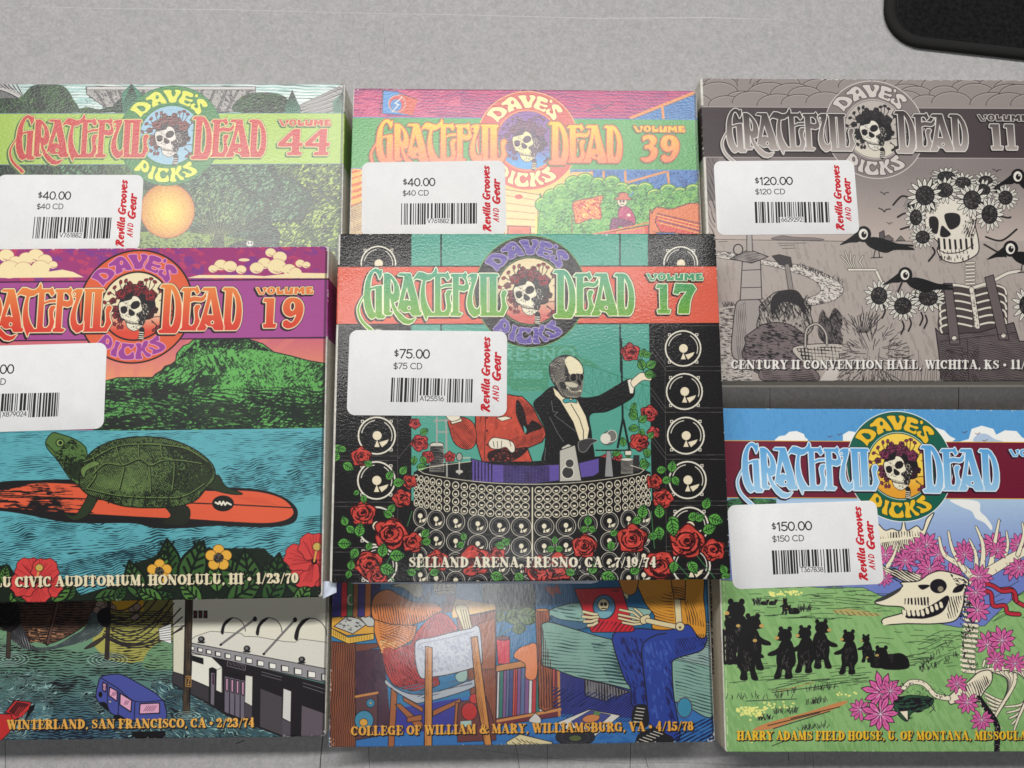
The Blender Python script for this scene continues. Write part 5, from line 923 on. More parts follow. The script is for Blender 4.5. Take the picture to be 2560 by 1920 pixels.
def artwl():
    cv = new_cover('pwl', (90,140,120)); dk = (24,22,26); cv.F(0, 1500, 4.739)
    W = rect(-800,-2400,4000,1800); cv.vgrad(W, (118,158,116), (72,108,122), 300, 1450)
    cv.poly([(1100,300),(2060,260),(2060,560),(1900,700),(1500,750),(1240,700),(1100,520)], (170,166,84)); cv.sp([(1800,560),(2070,480),(2070,800),(1700,800)], (112,152,112))
    cv.poly(rect(-800,-2400,4000,320), (120,112,60)); cv.poly(rect(1260,-200,1700,130), (190,146,40)); cv.poly(rect(1300,130,1900,330), (130,124,66))
    cv.engrave(rect(1260,130,2050,720), dk, 0, 5.6, .24, 4, 26, .4, 50, 1, 1, 9)
    cv.engrave([(0,520),(2050,700),(2050,1000),(1000,900),(600,1300),(0,900)], dk, 0, 6, .30, 4, 26, .35, 50, 1, 1, 9)
    cv.engrave(spl([(640,960),(1000,900),(1180,1100),(1220,1400),(1300,1760),(400,1760),(620,1360)]), dk, 0, 5.4, .34, 6, 26, .25, 40, 1, 1, 11); cv.engrave(rect(-800,1400,3400,1800), (30,40,60), 0, 6, .42, 8, 30, .35, 40, .95, 1, 12)
    for P in (spl([(-500,900),(100,850),(420,830),(560,900),(690,1010),(640,1180),(600,1400),(470,1540),(330,1650),(60,1760),(-500,1760)]),spl([(950,1130),(1080,1080),(1300,1300),(1360,1560),(1600,1640),(1900,1600),(2200,1560),(2200,980),(2010,890),(1840,930),(1800,1010),(1980,1200),(1940,1400),(1500,1560),(1300,1420),(1080,1290)])):
        cv.engrave(P, dk, -14, 5.6, .46, 11, 17, .3, 30, 1, 1.3, 11); cv.engrave(P, (150,190,186), -14, 5.6, .20, 11, 17, .3, 22, .95, 1.3, 11)
    cv.F(400, 1500, 4.739)
    P = [(-100,980),(140,1000),(300,1080),(560,1220),(900,1380),(1440,1600),(1440,1800),(-200,1800)]
    cv.poly(P, (64,100,110)); cv.engrave(P, dk, 22, 6, .5, 12, 20, .3, 30, 1, 1.2, 12); cv.engrave(P, (150,196,190), 22, 6, .22, 12, 20, .35, 26, .95, 1.2, 12)
    # building
    wl, gy, lg = (214,210,188), (60,56,60), (132,128,130)
    cv.poly([(150,-2400),(2400,-2400),(2400,900),(1000,700),(370,640),(370,1000),(280,890),(155,850)], (226,222,204)); cv.poly([(2050,-600),(1960,1640),(1440,1620),(800,1380),(560,1230),(360,1120),(150,1000),(155,850),(290,890),(370,640),(600,660),(1000,760),(1970,1000)], (30,26,30))
    cv.poly([(155,320),(300,300),(290,890),(155,850)], wl, 1, dk, 6); cv.poly([(155,850),(290,895),(280,1060),(140,980)], gy, 1, dk, 6)
    cv.poly([(380,640),(600,665),(740,800),(740,1100),(580,1030),(370,940)], (232,230,216), 1, dk, 5); cv.poly([(370,945),(580,1035),(580,1220),(360,1110)], gy, 1, dk, 5)
    cv.poly([(380,655),(515,690),(515,765),(380,720)], dk); cv.poly([(580,810),(620,795),(670,820),(655,1260),(580,1220)], dk); cv.poly([(605,860),(650,870),(640,1250),(600,1230)], (116,108,118)); cv.poly([(618,870),(645,878),(642,1010),(616,1000)], (60,44,60), 1, (170,130,160), 3)
    cv.poly([(670,830),(735,800),(730,1100),(665,1070)], (232,230,216), 1, dk, 4); cv.poly([(740,830),(1010,890),(1000,1400),(740,1300)], (26,22,28))
    for i in range(4): x = 765+i*63; cv.poly([(x,900+i*15),(x+58,914+i*15),(x+54,1350+i*24),(x-2,1325+i*24)], (112,104,118), 1, dk, 4); cv.poly([(x+15,925+i*14),(x+42,930+i*14),(x+40,1085+i*16),(x+15,1070+i*16)], (216,160,190), 1, (30,20,28), 9)
    cv.poly([(1012,890),(1098,905),(1092,1260),(1004,1210)], (222,220,208), 1, dk, 5); cv.poly([(1000,1215),(1092,1262),(1092,1420),(1000,1380)], (74,68,76), 1, dk, 4)
    cv.poly([(1190,1050),(1445,1150),(1440,1600),(1185,1500)], (76,70,74)); cv.poly([(1460,1045),(1556,1080),(1548,1450),(1450,1400)], (214,212,206), 1, dk, 6); cv.poly([(1445,1405),(1548,1455),(1545,1640),(1440,1620)], (84,78,86)); cv.poly([(1680,1250),(1960,1350),(1960,1660),(1670,1660)], (98,88,96))
    cv.lines([[(1200,850),(1445,915)],[(1200,885),(1440,950)],[(1690,980),(1960,1060)],[(1690,1020),(1955,1105)]], 5, (150,146,150))
    cv.poly([(800,715),(1015,775),(1010,835),(795,780)], (40,34,40), 1, (150,146,150), 5); cv.lines([[(815+48*i,735+13*i),(850+48*i,770+13*i)] for i in range(4)], 8, (96,92,96))
    # canopy
    cv.poly([(420,430),(600,370),(960,395),(1000,430),(1150,435),(1460,490),(1600,500),(1660,460),(2000,505),(2000,860),(330,500)], (222,218,206), 1, dk, 4)
    cv.poly([(320,500),(2000,820),(2000,985),(320,610)], (150,148,150), 1, dk, 7)
    for i in range(13):
        x = 345+i*(92+i*3.2); w = 62+i*3.4; y = 540+(x-345)*.21; cv.poly([(x,y),(x+w,y+w*.2),(x+w,y+60+i*3),(x,y+50+i*3)], (20,18,20)); cv.poly([(x+14,y+10),(x+w-5,y+w*.2+4),(x+w-5,y+52+i*3),(x+14,y+44+i*3)], (242,240,230))
    for x, r in ((870,150),(1295,160),(1790,200)):
        k = 210 if r < 200 else 215; cv.line(arc(x, k+r*1.1, r*.94, r*1.1, 182, 358, 20), 7, dk); cv.sp([(x-r,k+r*1.15),(x-r*.85,k+r*.55),(x-r*.5,k+20),(x,k-6),(x-r*.3,k+40),(x-r*.66,k+r*.66),(x-r*.8,k+r*1.3)], (28,24,28))
    for a, c in (((720,530),(1125,225)),((1230,640),(1600,235))): cv.line([a, c], 22, dk); cv.line([a, c], 12, (150,146,146)); cv.ell(c[0], c[1], 24, 30, dk); cv.ell(a[0], a[1], 16, 14, dk)
    for x, y in ((490,465),(1030,575),(1680,705)): cv.ell(x, y, 40, 36, dk); cv.ell(x-4, y-4, 22, 20, (110,106,108)); cv.poly([(x-50,y+30),(x+50,y+30),(x+30,y+50),(x-40,y+44)], dk)
    for x in (395, 455, 515): cv.poly(rect(x,125,x+48,215), dk); cv.poly(rect(x+14,145,x+34,195), (110,50,60))
    # ship hull
    cv.F(0, 1500, 4.739)
    H = [(-200,-100),(1140,-100),(1080,160),(1000,300),(860,400),(700,480),(560,520),(430,490),(340,490),(200,260),(-200,200)]
    cv.sp(H, (88,64,52), 1, dk, 8); cv.engrave(spl(H), (28,22,24), 1, 6, .40, 3, 40, .35, 30, 1, 1, 8); cv.grain([(340,330),(860,330),(860,400),(560,520),(340,490)], (190,136,96), 4, 12, 2, .34, .1)
    cv.line([(700,-50),(560,520)], 44, (30,24,26)); cv.line([(705,-50),(566,510)], 26, (96,70,60)); cv.line([(420,330),(480,500)], 8, dk)
    Q = [(860,420),(1000,330),(1120,100),(1260,140),(1240,300),(1150,420),(900,520),(500,600),(350,560),(560,560),(700,520)]
    cv.sp(Q, (70,84,84)); cv.engrave(spl(Q), dk, -40, 5, .5, 6, 20, .3, 20); cv.engrave(spl(Q), (170,190,184), -40, 5, .18, 6, 20, .3, 20)
    Q = [(130,300),(200,270),(260,300),(340,500),(420,560),(300,580),(200,520),(120,440)]; cv.sp(Q, (60,60,64)); cv.engrave(spl(Q), dk, 70, 5, .5, 4); cv.engrave(spl(Q), (150,150,150), 70, 5, .16, 4)
    Q = [(-200,400),(100,420),(220,560),(500,560),(700,540),(500,620),(200,600),(-200,620)]; cv.engrave(Q, dk, 8, 5, .4, 8, 20, .3, 20, 1, 1, 12); cv.engrave(Q, (170,200,190), 8, 5, .16, 8, 20, .3, 20)
    for x, y, r in ((1190,60,60),(1240,100,50),(1290,60,46),(1150,120,46),(1340,90,36),(1560,110,36),(1620,80,46),(1600,200,50)): cv.ell(x, y, r, r*.9, (142,120,108), 1, 0, dk, 6)
    # poles
    for x0, x1, y in ((1250,1300,700),(80,130,690)):
        for k in range(9): cv.line(arc((x0+x1)/2, y+10, 30+26*k, 10+9*k, 0, 360, 26), 5, dk if k % 2 else (176,206,200))
        cv.poly([(x0+30,-200),(x1+20,-200),(x1-10,y),(x0-10,y)], (66,54,46), 1, dk, 6)
    cv.engrave([(1270,0),(1310,0),(1280,690),(1240,690)], dk, 88, 3, .4); cv.sp([(1180,120),(1280,90),(1320,200),(1290,320),(1200,300),(1150,200)], dk); cv.sp([(0,60),(200,40),(240,250),(160,360),(60,360),(-100,200)], (28,24,26))
    cv.F(400, 1500, 4.739); cv.poly([(310,-300),(395,-300),(350,1360),(270,1360)], (96,78,58), 1, dk, 8); cv.engrave([(310,-300),(395,-300),(350,1360),(270,1360)], dk, 88, 3.6, .46, 2); cv.poly([(308,900),(370,905),(366,1030),(305,1020)], (70,54,40), 1, (226,170,90), 6); cv.line([(325,925),(350,925),(330,1005),(352,1000)], 7, (226,170,90)); 
    for k in range(6): cv.line(arc(320, 1370, 60+24*k, 10+9*k, 0, 360, 26), 5, dk if k % 2 else (176,206,200))
    # wires
    cv.F(0, 1500, 4.739)
    for s_, e, d in (((1290,100),(1760,-120),130),((1300,180),(1840,-120),190),((1290,240),(1900,-60),190),((1300,260),(1980,60),140),((1330,360),(2020,-20),260),((1240,370),(2060,40),300),((1230,400),(2140,100),300),((1220,420),(2160,200),260),((1230,440),(2200,290),230),((1320,330),(1960,180),130),((1340,480),(2160,340),120),((0,80),(260,-100),140),((-50,160),(240,60),180),((-80,240),(220,250),140)):
        P = spl([s_, ((s_[0]*2+e[0])/3, (s_[1]*2+e[1])/3+d*.75), ((s_[0]+e[0]*2)/3, (s_[1]+e[1]*2)/3+d*.7), e], False, 6); cv.line(P, 15, (28,24,28)); cv.line([(x,y-2) for x, y in P], 3, (88,78,84))
    cv.poly([(1880,340),(2030,280),(2030,520),(1890,470)], (232,232,226), 1, dk, 4); cv.lines([[(1885,350+26*i),(2030,320+30*i)] for i in range(6)], 5, dk); cv.sp([(1000,575),(1100,500),(1230,430),(1240,450),(1130,540),(1040,575)], (60,52,50), 1, dk, 5)
    # blue van
    V = (74,82,156)
    cv.sp([(1140,1090),(1160,1000),(1200,910),(1360,878),(1480,900),(1700,1020),(1850,1110),(1930,1190),(1950,1230),(1950,1420),(1600,1430),(1350,1360),(1280,1300),(1180,1220),(1140,1160)], V, 1, dk, 9)
    cv.lines([spl([(1200,925),(1400,1050),(1600,1200),(1930,1190)], False), [(1600,1200),(1590,1420)], [(1275,990),(1270,1290)], [(1410,1080),(1400,1380)]], 8, dk)
    for P in ([(1220,975),(1262,1000),(1250,1090),(1214,1060)],[(1300,1030),(1390,1080),(1385,1200),(1290,1130)],[(1425,1105),(1560,1190),(1550,1325),(1420,1240)],[(1660,1230),(1890,1220),(1890,1340),(1650,1350)]):
        cv.poly(P, (228,168,196), 1, dk, 11); c = np.mean(P, 0); cv.lines([[(c[0]-30+i*22-20, c[1]+34), (c[0]-30+i*22+26, c[1]-34)] for i in range(-1, 5)] if P[0][0] > 1600 else [[(c[0]-20+i*18, c[1]+26), (c[0]+4+i*18, c[1]-24)] for i in range(3)], 6, (96,60,84))
    cv.sp([(1170,1220),(1240,1210),(1280,1260),(1290,1320),(1220,1270)], dk); cv.ell(1305, 1205, 18, 14, (180,176,190), 1, 0, dk, 4); cv.sp([(1340,1380),(1400,1360),(1480,1400),(1500,1440),(1400,1440)], dk); cv.ell(1190, 1120, 24, 34, dk); cv.poly([(1550,1560),(1960,1550),(1960,1640),(1800,1700),(1600,1640)], (22,22,26))
    # red truck
    cv.poly([(-200,1350),(140,1350),(170,1420),(120,1560),(0,1680),(-200,1700)], (196,52,52), 1, dk, 7); cv.poly([(60,1330),(180,1190),(370,1210),(350,1290),(260,1380),(150,1430),(130,1350)], (196,52,52), 1, dk, 7); cv.poly([(110,1320),(200,1210),(340,1235),(200,1380)], (90,34,38), 1, dk, 5); cv.lines([[(150+28*i,1390),(230+26*i,1270)] for i in range(5)], 7, (210,70,66)); cv.poly([(300,1400),(350,1260),(420,1230),(400,1300),(320,1400)], dk)
    put_text(cv.F(), 'WINTERLAND, SAN FRANCISCO, CA \u2022 2/23/74', SERIF, (17.5,1823), (636,1817.2), 22.5, (236,176,84), .1, .05, (26,22,26), (2.2,2.4), 0, None, 1, 1.2)
    # worn white corner
    cv.F(400, 1500, 4.739); cv.lines([[(1960,800),(1955,1590),(1945,1612)],[(1945,1612),(1830,1628)],[(500,1650),(760,1640)],[(1460,1640),(1600,1636)]], 6, (230,226,214))
    return cv
def artwm():
    cv = new_cover('pwm', (40,96,140)); dk = (28,22,26); cv.F(820, 1450, 4.046)
    W = (56,124,168)
    cv.poly(rect(-100,-3000,4200,1500), W); cv.engrave(rect(1650,-200,2900,900), (30,66,120), 90, 5, .24, 1.6, 30, .2, 40, .9)
    cv.poly([(-100,1400),(500,1300),(1400,1180),(2000,1250),(2300,780),(4200,1000),(4200,2000),(-100,2000)], (58,116,180)); cv.grain([(2000,1100),(4000,1000),(4000,2000),(1500,1800)], (46,98,166), 10, 20, 6, .4, .2, 60, .8)
    cv.poly([(460,1340),(1300,1200),(1700,1300),(1650,1500),(460,1560)], (62,62,150)); cv.poly([(2270,850),(2600,900),(3100,1150),(3100,1400),(2300,1350)], (54,62,140)); cv.engrave([(2270,850),(2600,900),(3150,1100),(3150,1450),(2270,1380)], (24,24,70), -32, 5, .34, 1.5, 30, .2)
    # plant
    cv.grain([(1560,0),(1900,0),(2000,200),(1900,330),(1700,320),(1560,180)], (86,86,58), 30, 9, 5, .9, .1); cv.sp([(1640,60),(1750,20),(1900,60),(2050,30),(2100,160),(2060,330),(1950,320),(1850,200),(1700,170)], (84,82,54), .9); cv.grain([(1600,0),(2100,0),(2100,330),(1700,260)], dk, 80, 7, 3, .42, .2)
    for x, y, l, a in ((1790,400,230,-18),(1900,340,260,10),(1860,500,150,-6),(1720,430,140,-70)): leaf(cv, x, y, l, a, (96,116,62))
    cv.lines([spl([(1740,580),(1760,470),(1850,350),(1960,300)], False), spl([(1750,580),(1820,510),(1950,480)], False)], 9, (70,96,54)); cv.poly([(1700,590),(1840,580),(1840,850),(1720,850)], (212,60,80), 1, dk, 7); cv.ell(1770,588,70,22,(120,60,60),1,0,dk,5)
    # shelf, records, ball
    cv.poly([(1680,870),(2320,750),(2330,820),(1690,930)], (198,132,78), 1, dk, 6); cv.poly([(1700,930),(2330,830),(2330,1380),(1700,1480)], (110,50,60), 1, dk, 5)
    rs = np.random.RandomState(12); x = 1715
    while x < 2290:
        w = 16+26*rs.rand(); c = [(190,60,66),(96,110,150),(60,120,110),(210,90,80),(130,90,140),(70,80,130),(216,214,214),(150,60,70)][rs.randint(8)]; y0 = 930-(x-1700)*.16; cv.poly([(x,y0),(x+w,y0-4),(x+w-10,y0+470),(x-12,y0+474)], c, 1, dk, 4); x += w+2
    cv.line([(2330,810),(2340,1370)], 26, (198,132,78)); cv.line([(1700,1430),(2350,1310)], 26, (206,140,80))
    cv.sp([(1880,780),(1920,700),(2010,660),(2110,660),(2110,980),(2000,990),(1990,850)], (228,138,92), 1, dk, 6); 
    # desk left
    cv.poly([(20,620),(280,640),(280,2000),(20,2000)], (140,82,56), 1, dk, 6); cv.engrave([(20,620),(280,640),(280,2000),(20,2000)], (66,36,32), 90, 5.2, .30, 6, 40, .25, 40); cv.poly([(280,650),(510,640),(510,680),(280,740)], (120,70,54), 1, dk, 5); cv.poly([(280,720),(560,690),(640,1500),(280,1400)], (82,52,66)); cv.engrave([(280,720),(560,690),(640,1500),(280,1400)], (50,34,56), 90, 4, .3, 3)
    cv.poly([(20,480),(190,560),(470,540),(480,350),(20,380)], (226,168,64), 1, dk, 5); cv.poly([(20,480),(205,580),(465,540),(465,600),(205,645),(20,560)], (232,184,72), 1, dk, 6); cv.lines([[(35+20*i,500+10*i),(35+20*i,550+9*i)] for i in range(8)]+[[(230+28*i,585-4*i),(226+28*i,625-4*i)] for i in range(8)], 5, (120,84,30))
    cv.poly([(60,470),(190,365),(310,390),(390,450),(250,545)], (196,196,190), 1, dk, 7); cv.poly([(320,380),(440,350),(480,420),(460,470),(400,470)], (196,196,190), 1, dk, 6); cv.grain([(90,460),(190,380),(300,400),(370,450),(250,520)], (80,80,84), 20, 10, 4, .38, .1)
    # books behind
    x = 40
    for w, c in ((100,(44,38,110)),(60,(196,36,50)),(60,(60,110,70)),(50,(150,90,50)),(70,(60,44,120)),(60,(196,110,50)),(90,(50,40,100))): cv.poly([(x,-50),(x+w,-50),(x+w,360),(x-10,380)], c, 1, dk, 6); x += w
    cv.line(arc(230,200,30,50,60,280,10), 14, (190,180,150)); cv.sp([(640,60),(760,80),(880,170),(950,160),(940,40),(820,20)], (200,196,170), 1, dk, 6)
    cv.poly([(1060,-50),(1300,-50),(1290,130),(1110,160),(1070,110)], (206,190,140), 1, dk, 7); cv.lines([[(1075,20+32*i),(1300,10+30*i)] for i in range(5)]+[[(1100+42*i,-40),(1110+42*i,150)] for i in range(5)], 7, dk)
    cv.lines([[(960,160),(1000,230)],[(1020,130),(1000,230)]], 18, (84,40,66)); cv.poly([(1200,150),(1290,150),(1290,240),(1200,240)], (140,44,52), 1, dk, 5); cv.poly([(1150,230),(1300,220),(1290,320),(1160,330)], (150,84,60), 1, dk, 5); cv.engrave([(1150,230),(1300,220),(1290,320),(1160,330)], dk, 88, 4, .3)
    # dresser
    cv.poly([(1290,190),(1690,240),(1700,300),(1260,390),(1250,340)], (226,184,120), 1, dk, 5); cv.poly([(1300,390),(1700,310),(1700,1480),(1500,1480)], (146,84,60), 1, dk, 6); cv.engrave([(1300,390),(1700,310),(1700,1480),(1500,1480)], (84,44,40), 88, 5, .24, 3); cv.poly([(1440,480),(1690,380),(1690,900),(1560,900)], (160,96,66), 1, dk, 4)
    cv.poly([(1300,1240),(1600,1180),(1700,1500),(1700,1620),(1310,1640)], (110,60,60), 1, dk, 5); cv.ell(1430,1330,80,90,(190,50,50),1,0,dk,5); cv.ell(1480,1200,50,50,(196,60,56),1,0,dk,4); cv.poly([(1340,1430),(1450,1420),(1450,1480),(1340,1490)], (170,200,190))
    # sitter in orange sweater
    cv.sp([(440,250),(480,150),(600,95),(720,150),(860,220),(1050,230),(1140,270),(1140,320),(1000,400),(800,465),(640,450),(520,420),(450,380)], (214,124,56), 1, dk, 9); cv.poly([(470,400),(640,450),(900,460),(870,600),(700,700),(560,770),(500,640),(465,520)], (228,140,66), 1, dk, 7)
    cv.engrave([(440,250),(600,240),(1140,320),(1000,400),(800,465),(520,420)], (60,30,26), 78, 6, .30, 4, 30, .15); cv.engrave([(560,430),(880,470),(860,600),(560,640)], (70,36,28), -20, 5, .22, 6, 30, .3); cv.grain([(520,600),(700,620),(640,740),(540,760)], (246,190,120), -20, 9, 3, .5, .1)
    cv.sp([(580,780),(700,690),(840,640),(900,520),(1060,360),(1180,340),(1280,440),(1300,520),(1150,780),(1100,960),(1120,1060),(900,1120),(700,1080),(620,1000),(575,880)], (186,52,50), 1, dk, 8); cv.grain([(580,780),(860,640),(1060,360),(1300,520),(1100,1060),(700,1080)], (120,26,34), 60, 10, 3, .34, .2, 40); cv.sp([(560,700),(680,720),(640,1000),(580,900)], (180,60,56), .8)
    cv.sp([(1290,270),(1400,260),(1440,400),(1480,520),(1460,570),(1400,560),(1330,400)], (222,206,160), 1, dk, 6); cv.lines([[(1340+26*i,300),(1400+22*i,540)] for i in range(4)], 6, dk)
    cv.engrave([(580,780),(860,640),(1060,360),(1180,340),(1300,520),(1100,1060),(900,1120),(700,1080),(575,880)], (90,20,28), 62, 6, .26, 6, 26, .3, 30, .9); cv.engrave([(500,420),(900,460),(860,620),(560,760)], (96,48,30), 20, 6, .18, 4, 26, .3); cv.sp([(640,240),(760,210),(900,260),(1060,290),(980,360),(760,330)], (236,150,76), .5)
    # chair
    cv.sp([(590,1010),(700,1100),(900,1160),(1200,1100),(1490,1000),(1480,1080),(1200,1180),(950,1240),(860,1230),(600,1070)], (178,184,192), 1, dk, 6); cv.engrave([(700,1080),(1450,980),(1460,1060),(950,1200)], (90,100,120), -12, 7, .24, 2)
    cv.sp([(1290,960),(1400,910),(1400,1010),(1320,1030)], (160,190,180), 1, dk, 4)
    WD, Wl = (206,138,72), (168,100,60)
    for P in ([(640,1090),(700,1150),(650,2000),(590,2000)],[(680,1260),(730,1250),(960,1450),(960,1520),(900,1500)],[(1060,1320),(1340,1200),(1340,1240),(1060,1380)],[(800,1390),(950,1360),(950,1420),(800,1440)],[(760,1180),(960,1290),(960,1340),(760,1220)],[(1290,1240),(1320,1240),(1300,1500),(1270,1500)]): cv.poly(P, Wl, 1, dk, 6)
    cv.sp([(880,650),(930,600),(1060,580),(1250,530),(1440,490),(1500,460),(1540,520),(1560,800),(1540,860),(1400,910),(1200,960),(1050,980),(940,990),(890,850)], (198,202,210), 1, dk, 7); cv.line(spl([(900,700),(950,640),(1200,590),(1480,520)], False), 5, (100,104,118)); cv.grain([(900,650),(1440,510),(1500,860),(960,960)], (170,172,190), 50, 5, 3, .4, .1, 20)
    cv.poly([(985,670),(1055,685),(1050,2000),(970,2000)], WD, 1, dk, 8); cv.engrave([(990,690),(1020,690),(1010,2000),(972,2000)], (130,76,44), 90, 4, .3, 2); cv.poly([(1445,580),(1510,570),(1700,2000),(1640,2000),(1500,1200)], WD, 1, dk, 8); cv.engrave([(1445,580),(1480,575),(1560,1200),(1640,2000),(1500,1200)], (130,76,44), 78, 4, .3, 2)
    # speakers low left
    cv.poly([(280,1180),(500,1140),(500,1580),(280,1620)], (96,62,66), 1, dk, 6); cv.line([(280,1180),(500,1140)], 22, (206,140,76)); cv.ell(430,1245,44,44,(60,130,160),1,0,dk,5); cv.ell(430,1245,10,10,(220,160,80)); cv.ell(365,1420,96,100,(70,140,170),1,0,dk,6); cv.ell(360,1440,42,38,(226,168,70),1,0,dk,4)
    # right half
    cv.F(1280, 1450, 4.046)
    BL = (134,172,158)
    cv.poly(rect(600,-400,2200,520), (30,96,140), .85); cv.poly([(330,90),(360,60),(420,80),(460,40),(500,140),(440,130),(420,180)], (190,80,60), .9)
    cv.sp([(370,320),(500,260),(660,230),(900,250),(1360,290),(1400,340),(1300,400),(800,480),(620,500),(430,430)], (140,178,166), 1, dk, 7); cv.sp([(390,360),(500,400),(760,430),(760,480),(620,500),(440,440)], (66,104,134), 1, dk, 5); cv.engrave([(390,300),(700,240),(1000,300),(700,440)], (60,90,90), 10, 9, .14, 3)
    cv.sp([(280,520),(330,430),(440,440),(640,500),(1000,600),(1500,690),(1700,760),(2020,880),(2030,1380),(1700,1250),(1200,1110),(880,1030),(640,980),(400,890),(300,860)], BL, 1, dk, 8); cv.engrave([(280,520),(640,520),(1010,610),(1190,1090),(880,1030),(400,890),(300,860)], (44,70,74), 6, 8, .16, 5, 60, .35, 46); cv.engrave([(800,640),(1010,620),(1190,1090),(980,1030)], (44,70,74), 6, 8, .3, 3); cv.engrave([(1640,780),(2020,890),(2030,1380),(1660,1230)], (44,70,74), 14, 8, .2, 4, 60, .3)
    cv.poly([(1650,650),(1990,420),(2020,880),(1640,790)], (150,176,168), 1, dk, 5); cv.engrave([(1650,650),(1990,420),(2020,880),(1640,790)], (44,60,64), 14, 6, .3, 4)
    cv.poly([(235,310),(300,290),(375,300),(380,420),(300,440),(300,860),(410,900),(415,1300),(330,1330),(270,1290),(262,900)], (156,88,60), 1, dk, 8); cv.engrave([(240,320),(300,300),(380,420),(300,440),(410,900),(415,1300),(270,1290)], (70,36,34), 90, 6, .34, 2); cv.ell(304,303,66,15,(206,140,84),1,0,dk,4)
    cv.poly([(735,1000),(830,1030),(950,1050),(1190,1130),(950,1225),(735,1165)], (120,118,122), 1, dk, 6); cv.engrave([(735,1000),(950,1050),(1190,1130),(950,1225),(735,1165)], dk, 90, 7, .26, 1)
    cv.ell(1745,1290,75,100,(60,140,170),1,0,(90,40,50),7)
    # reader
    cv.sp([(1020,560),(1100,510),(1280,490),(1500,500),(1800,450),(1960,560),(1960,640),(1900,720),(1650,800),(1620,900),(1640,1200),(1700,1550),(1660,1620),(1560,1560),(1380,1440),(1360,1270),(1220,1270),(1200,1100),(1130,980),(1030,680)], (44,66,150), 1, dk, 10)
    for P in ([(1110,560),(1340,600),(1300,700),(1330,900),(1370,1260),(1230,1270),(1200,1100),(1060,700)],[(1620,780),(1600,900),(1640,1200),(1680,1500),(1580,1500),(1540,900)]): cv.grain(P, (34,36,96), 70, 16, 4, .46, .2, 40)
    cv.engrave([(1640,600),(1960,560),(1950,660),(1660,780)], (30,30,80), 60, 6, .3, 3); cv.lines([spl([(1310,780),(1330,640),(1450,560),(1560,540)], False), spl([(1310,760),(1340,1000),(1370,1270)], False)], 10, dk); cv.grain([(1340,640),(1600,600),(1620,760),(1500,1400),(1390,1400)], (64,92,176), 80, 14, 5, .38, .15, 30)
    cv.sp([(1280,-100),(1880,-100),(1940,200),(1965,460),(1950,580),(1880,570),(1780,450),(1620,500),(1420,490),(1440,360),(1330,200)], (214,146,44), 1, dk, 9); cv.engrave([(1330,180),(1620,120),(1640,440),(1420,480),(1440,360)], (80,50,24), 20, 7, .2, 6, 50, .3); cv.engrave([(1740,200),(1940,260),(1960,480),(1760,440)], (80,50,24), 80, 6, .26, 5); cv.lines([[(1870+22*i,550),(1866+22*i,578)] for i in range(4)], 7, dk)
    cv.sp([(1080,-60),(1270,-60),(1260,100),(1210,150),(1130,140),(1090,40)], (206,136,50), 1, dk, 8); cv.poly([(1120,120),(1180,150),(1170,200),(1140,170)], (222,206,160), 1, dk, 4)
    bn = (222,206,160)
    cv.poly([(630,90),(1105,75),(1240,510),(1200,525),(805,530)], (204,32,46), 1, dk, 8); cv.engrave([(800,400),(1210,440),(1230,515),(810,520)], (110,14,30), -50, 9, .26, 1); cv.ell(932,272,112,122,(70,120,150),1,0,dk,9); cv.ell(925,250,56,60,bn,1,0,dk,6); cv.ell(908,245,16,20,dk); cv.ell(945,245,16,20,dk); cv.line([(905,288),(950,288)], 10, dk); cv.sp([(840,330),(1000,320),(980,370),(900,385)], (120,170,180)); cv.poly(rect(1010,95,1080,115), (170,30,44), 1, dk, 3)
    def fb(P, w): cv.line(P, w+9, dk); cv.line(P, w, bn)
    for P in ([(720,320),(800,340),(860,350)],[(715,370),(800,380),(870,375)],[(730,420),(800,420),(860,400)],[(770,460),(820,455),(860,430)]): fb(P, 26)
    for P in ([(1310,400),(1230,330),(1090,300)],[(1320,410),(1230,380),(1080,350)],[(1320,430),(1220,420),(1080,385)],[(1320,440),(1230,450),(1120,430)],[(1340,390),(1290,330),(1240,290)]): fb(P, 20)
    cv.sp([(1300,380),(1380,350),(1400,400),(1360,440),(1310,440)], bn, 1, dk, 6); fb([(1370,410),(1500,440),(1680,475)], 44); fb([(1670,180),(1690,440)], 60); cv.ell(1700,470,46,44,bn,1,0,dk,6); cv.ell(1700,480,14,14,(110,96,70)); cv.poly([(1590,-100),(1760,-100),(1750,200),(1640,190)], (206,136,50), 1, dk, 8); cv.engrave([(1600,60),(1750,60),(1750,200),(1640,190)], (80,50,24), 10, 6, .24, 3)
    # shoes and things on the floor
    for P in ([(1240,1280),(1360,1275),(1380,1460),(1300,1490),(1215,1430)],[(1260,1600),(1420,1500),(1560,1560),(1640,1640),(1600,2000),(1230,2000)]): cv.sp(P, (30,28,32), 1, dk, 4)
    cv.lines([[(1230+8*i,1430-34*i),(1310+8*i,1440-34*i)] for i in range(5)]+[[(1290+36*i,1610-20*i),(1380+36*i,1640-20*i)] for i in range(5)], 9, (220,214,196))
    cv.sp([(170,1430),(210,1370),(240,1350),(290,1400),(280,1450)], (212,208,200), 1, dk, 5); cv.poly([(460,1440),(780,1310),(1100,1370),(830,1590),(560,1560)], (218,214,206), 1, dk, 6); cv.poly([(600,1430),(790,1320),(1000,1365),(880,1470),(640,1480)], (70,76,140), 1, dk, 4); cv.ell(800,1400,90,40,(206,130,80),1,-10,dk,4); cv.ell(860,1350,36,20,(96,130,80)); cv.ell(640,1590,200,90,(44,44,50),1,0,dk,5); cv.ell(640,1600,60,28,(90,100,60)); cv.ell(640,1590,140,60,None,line=(84,84,90),lw=4)
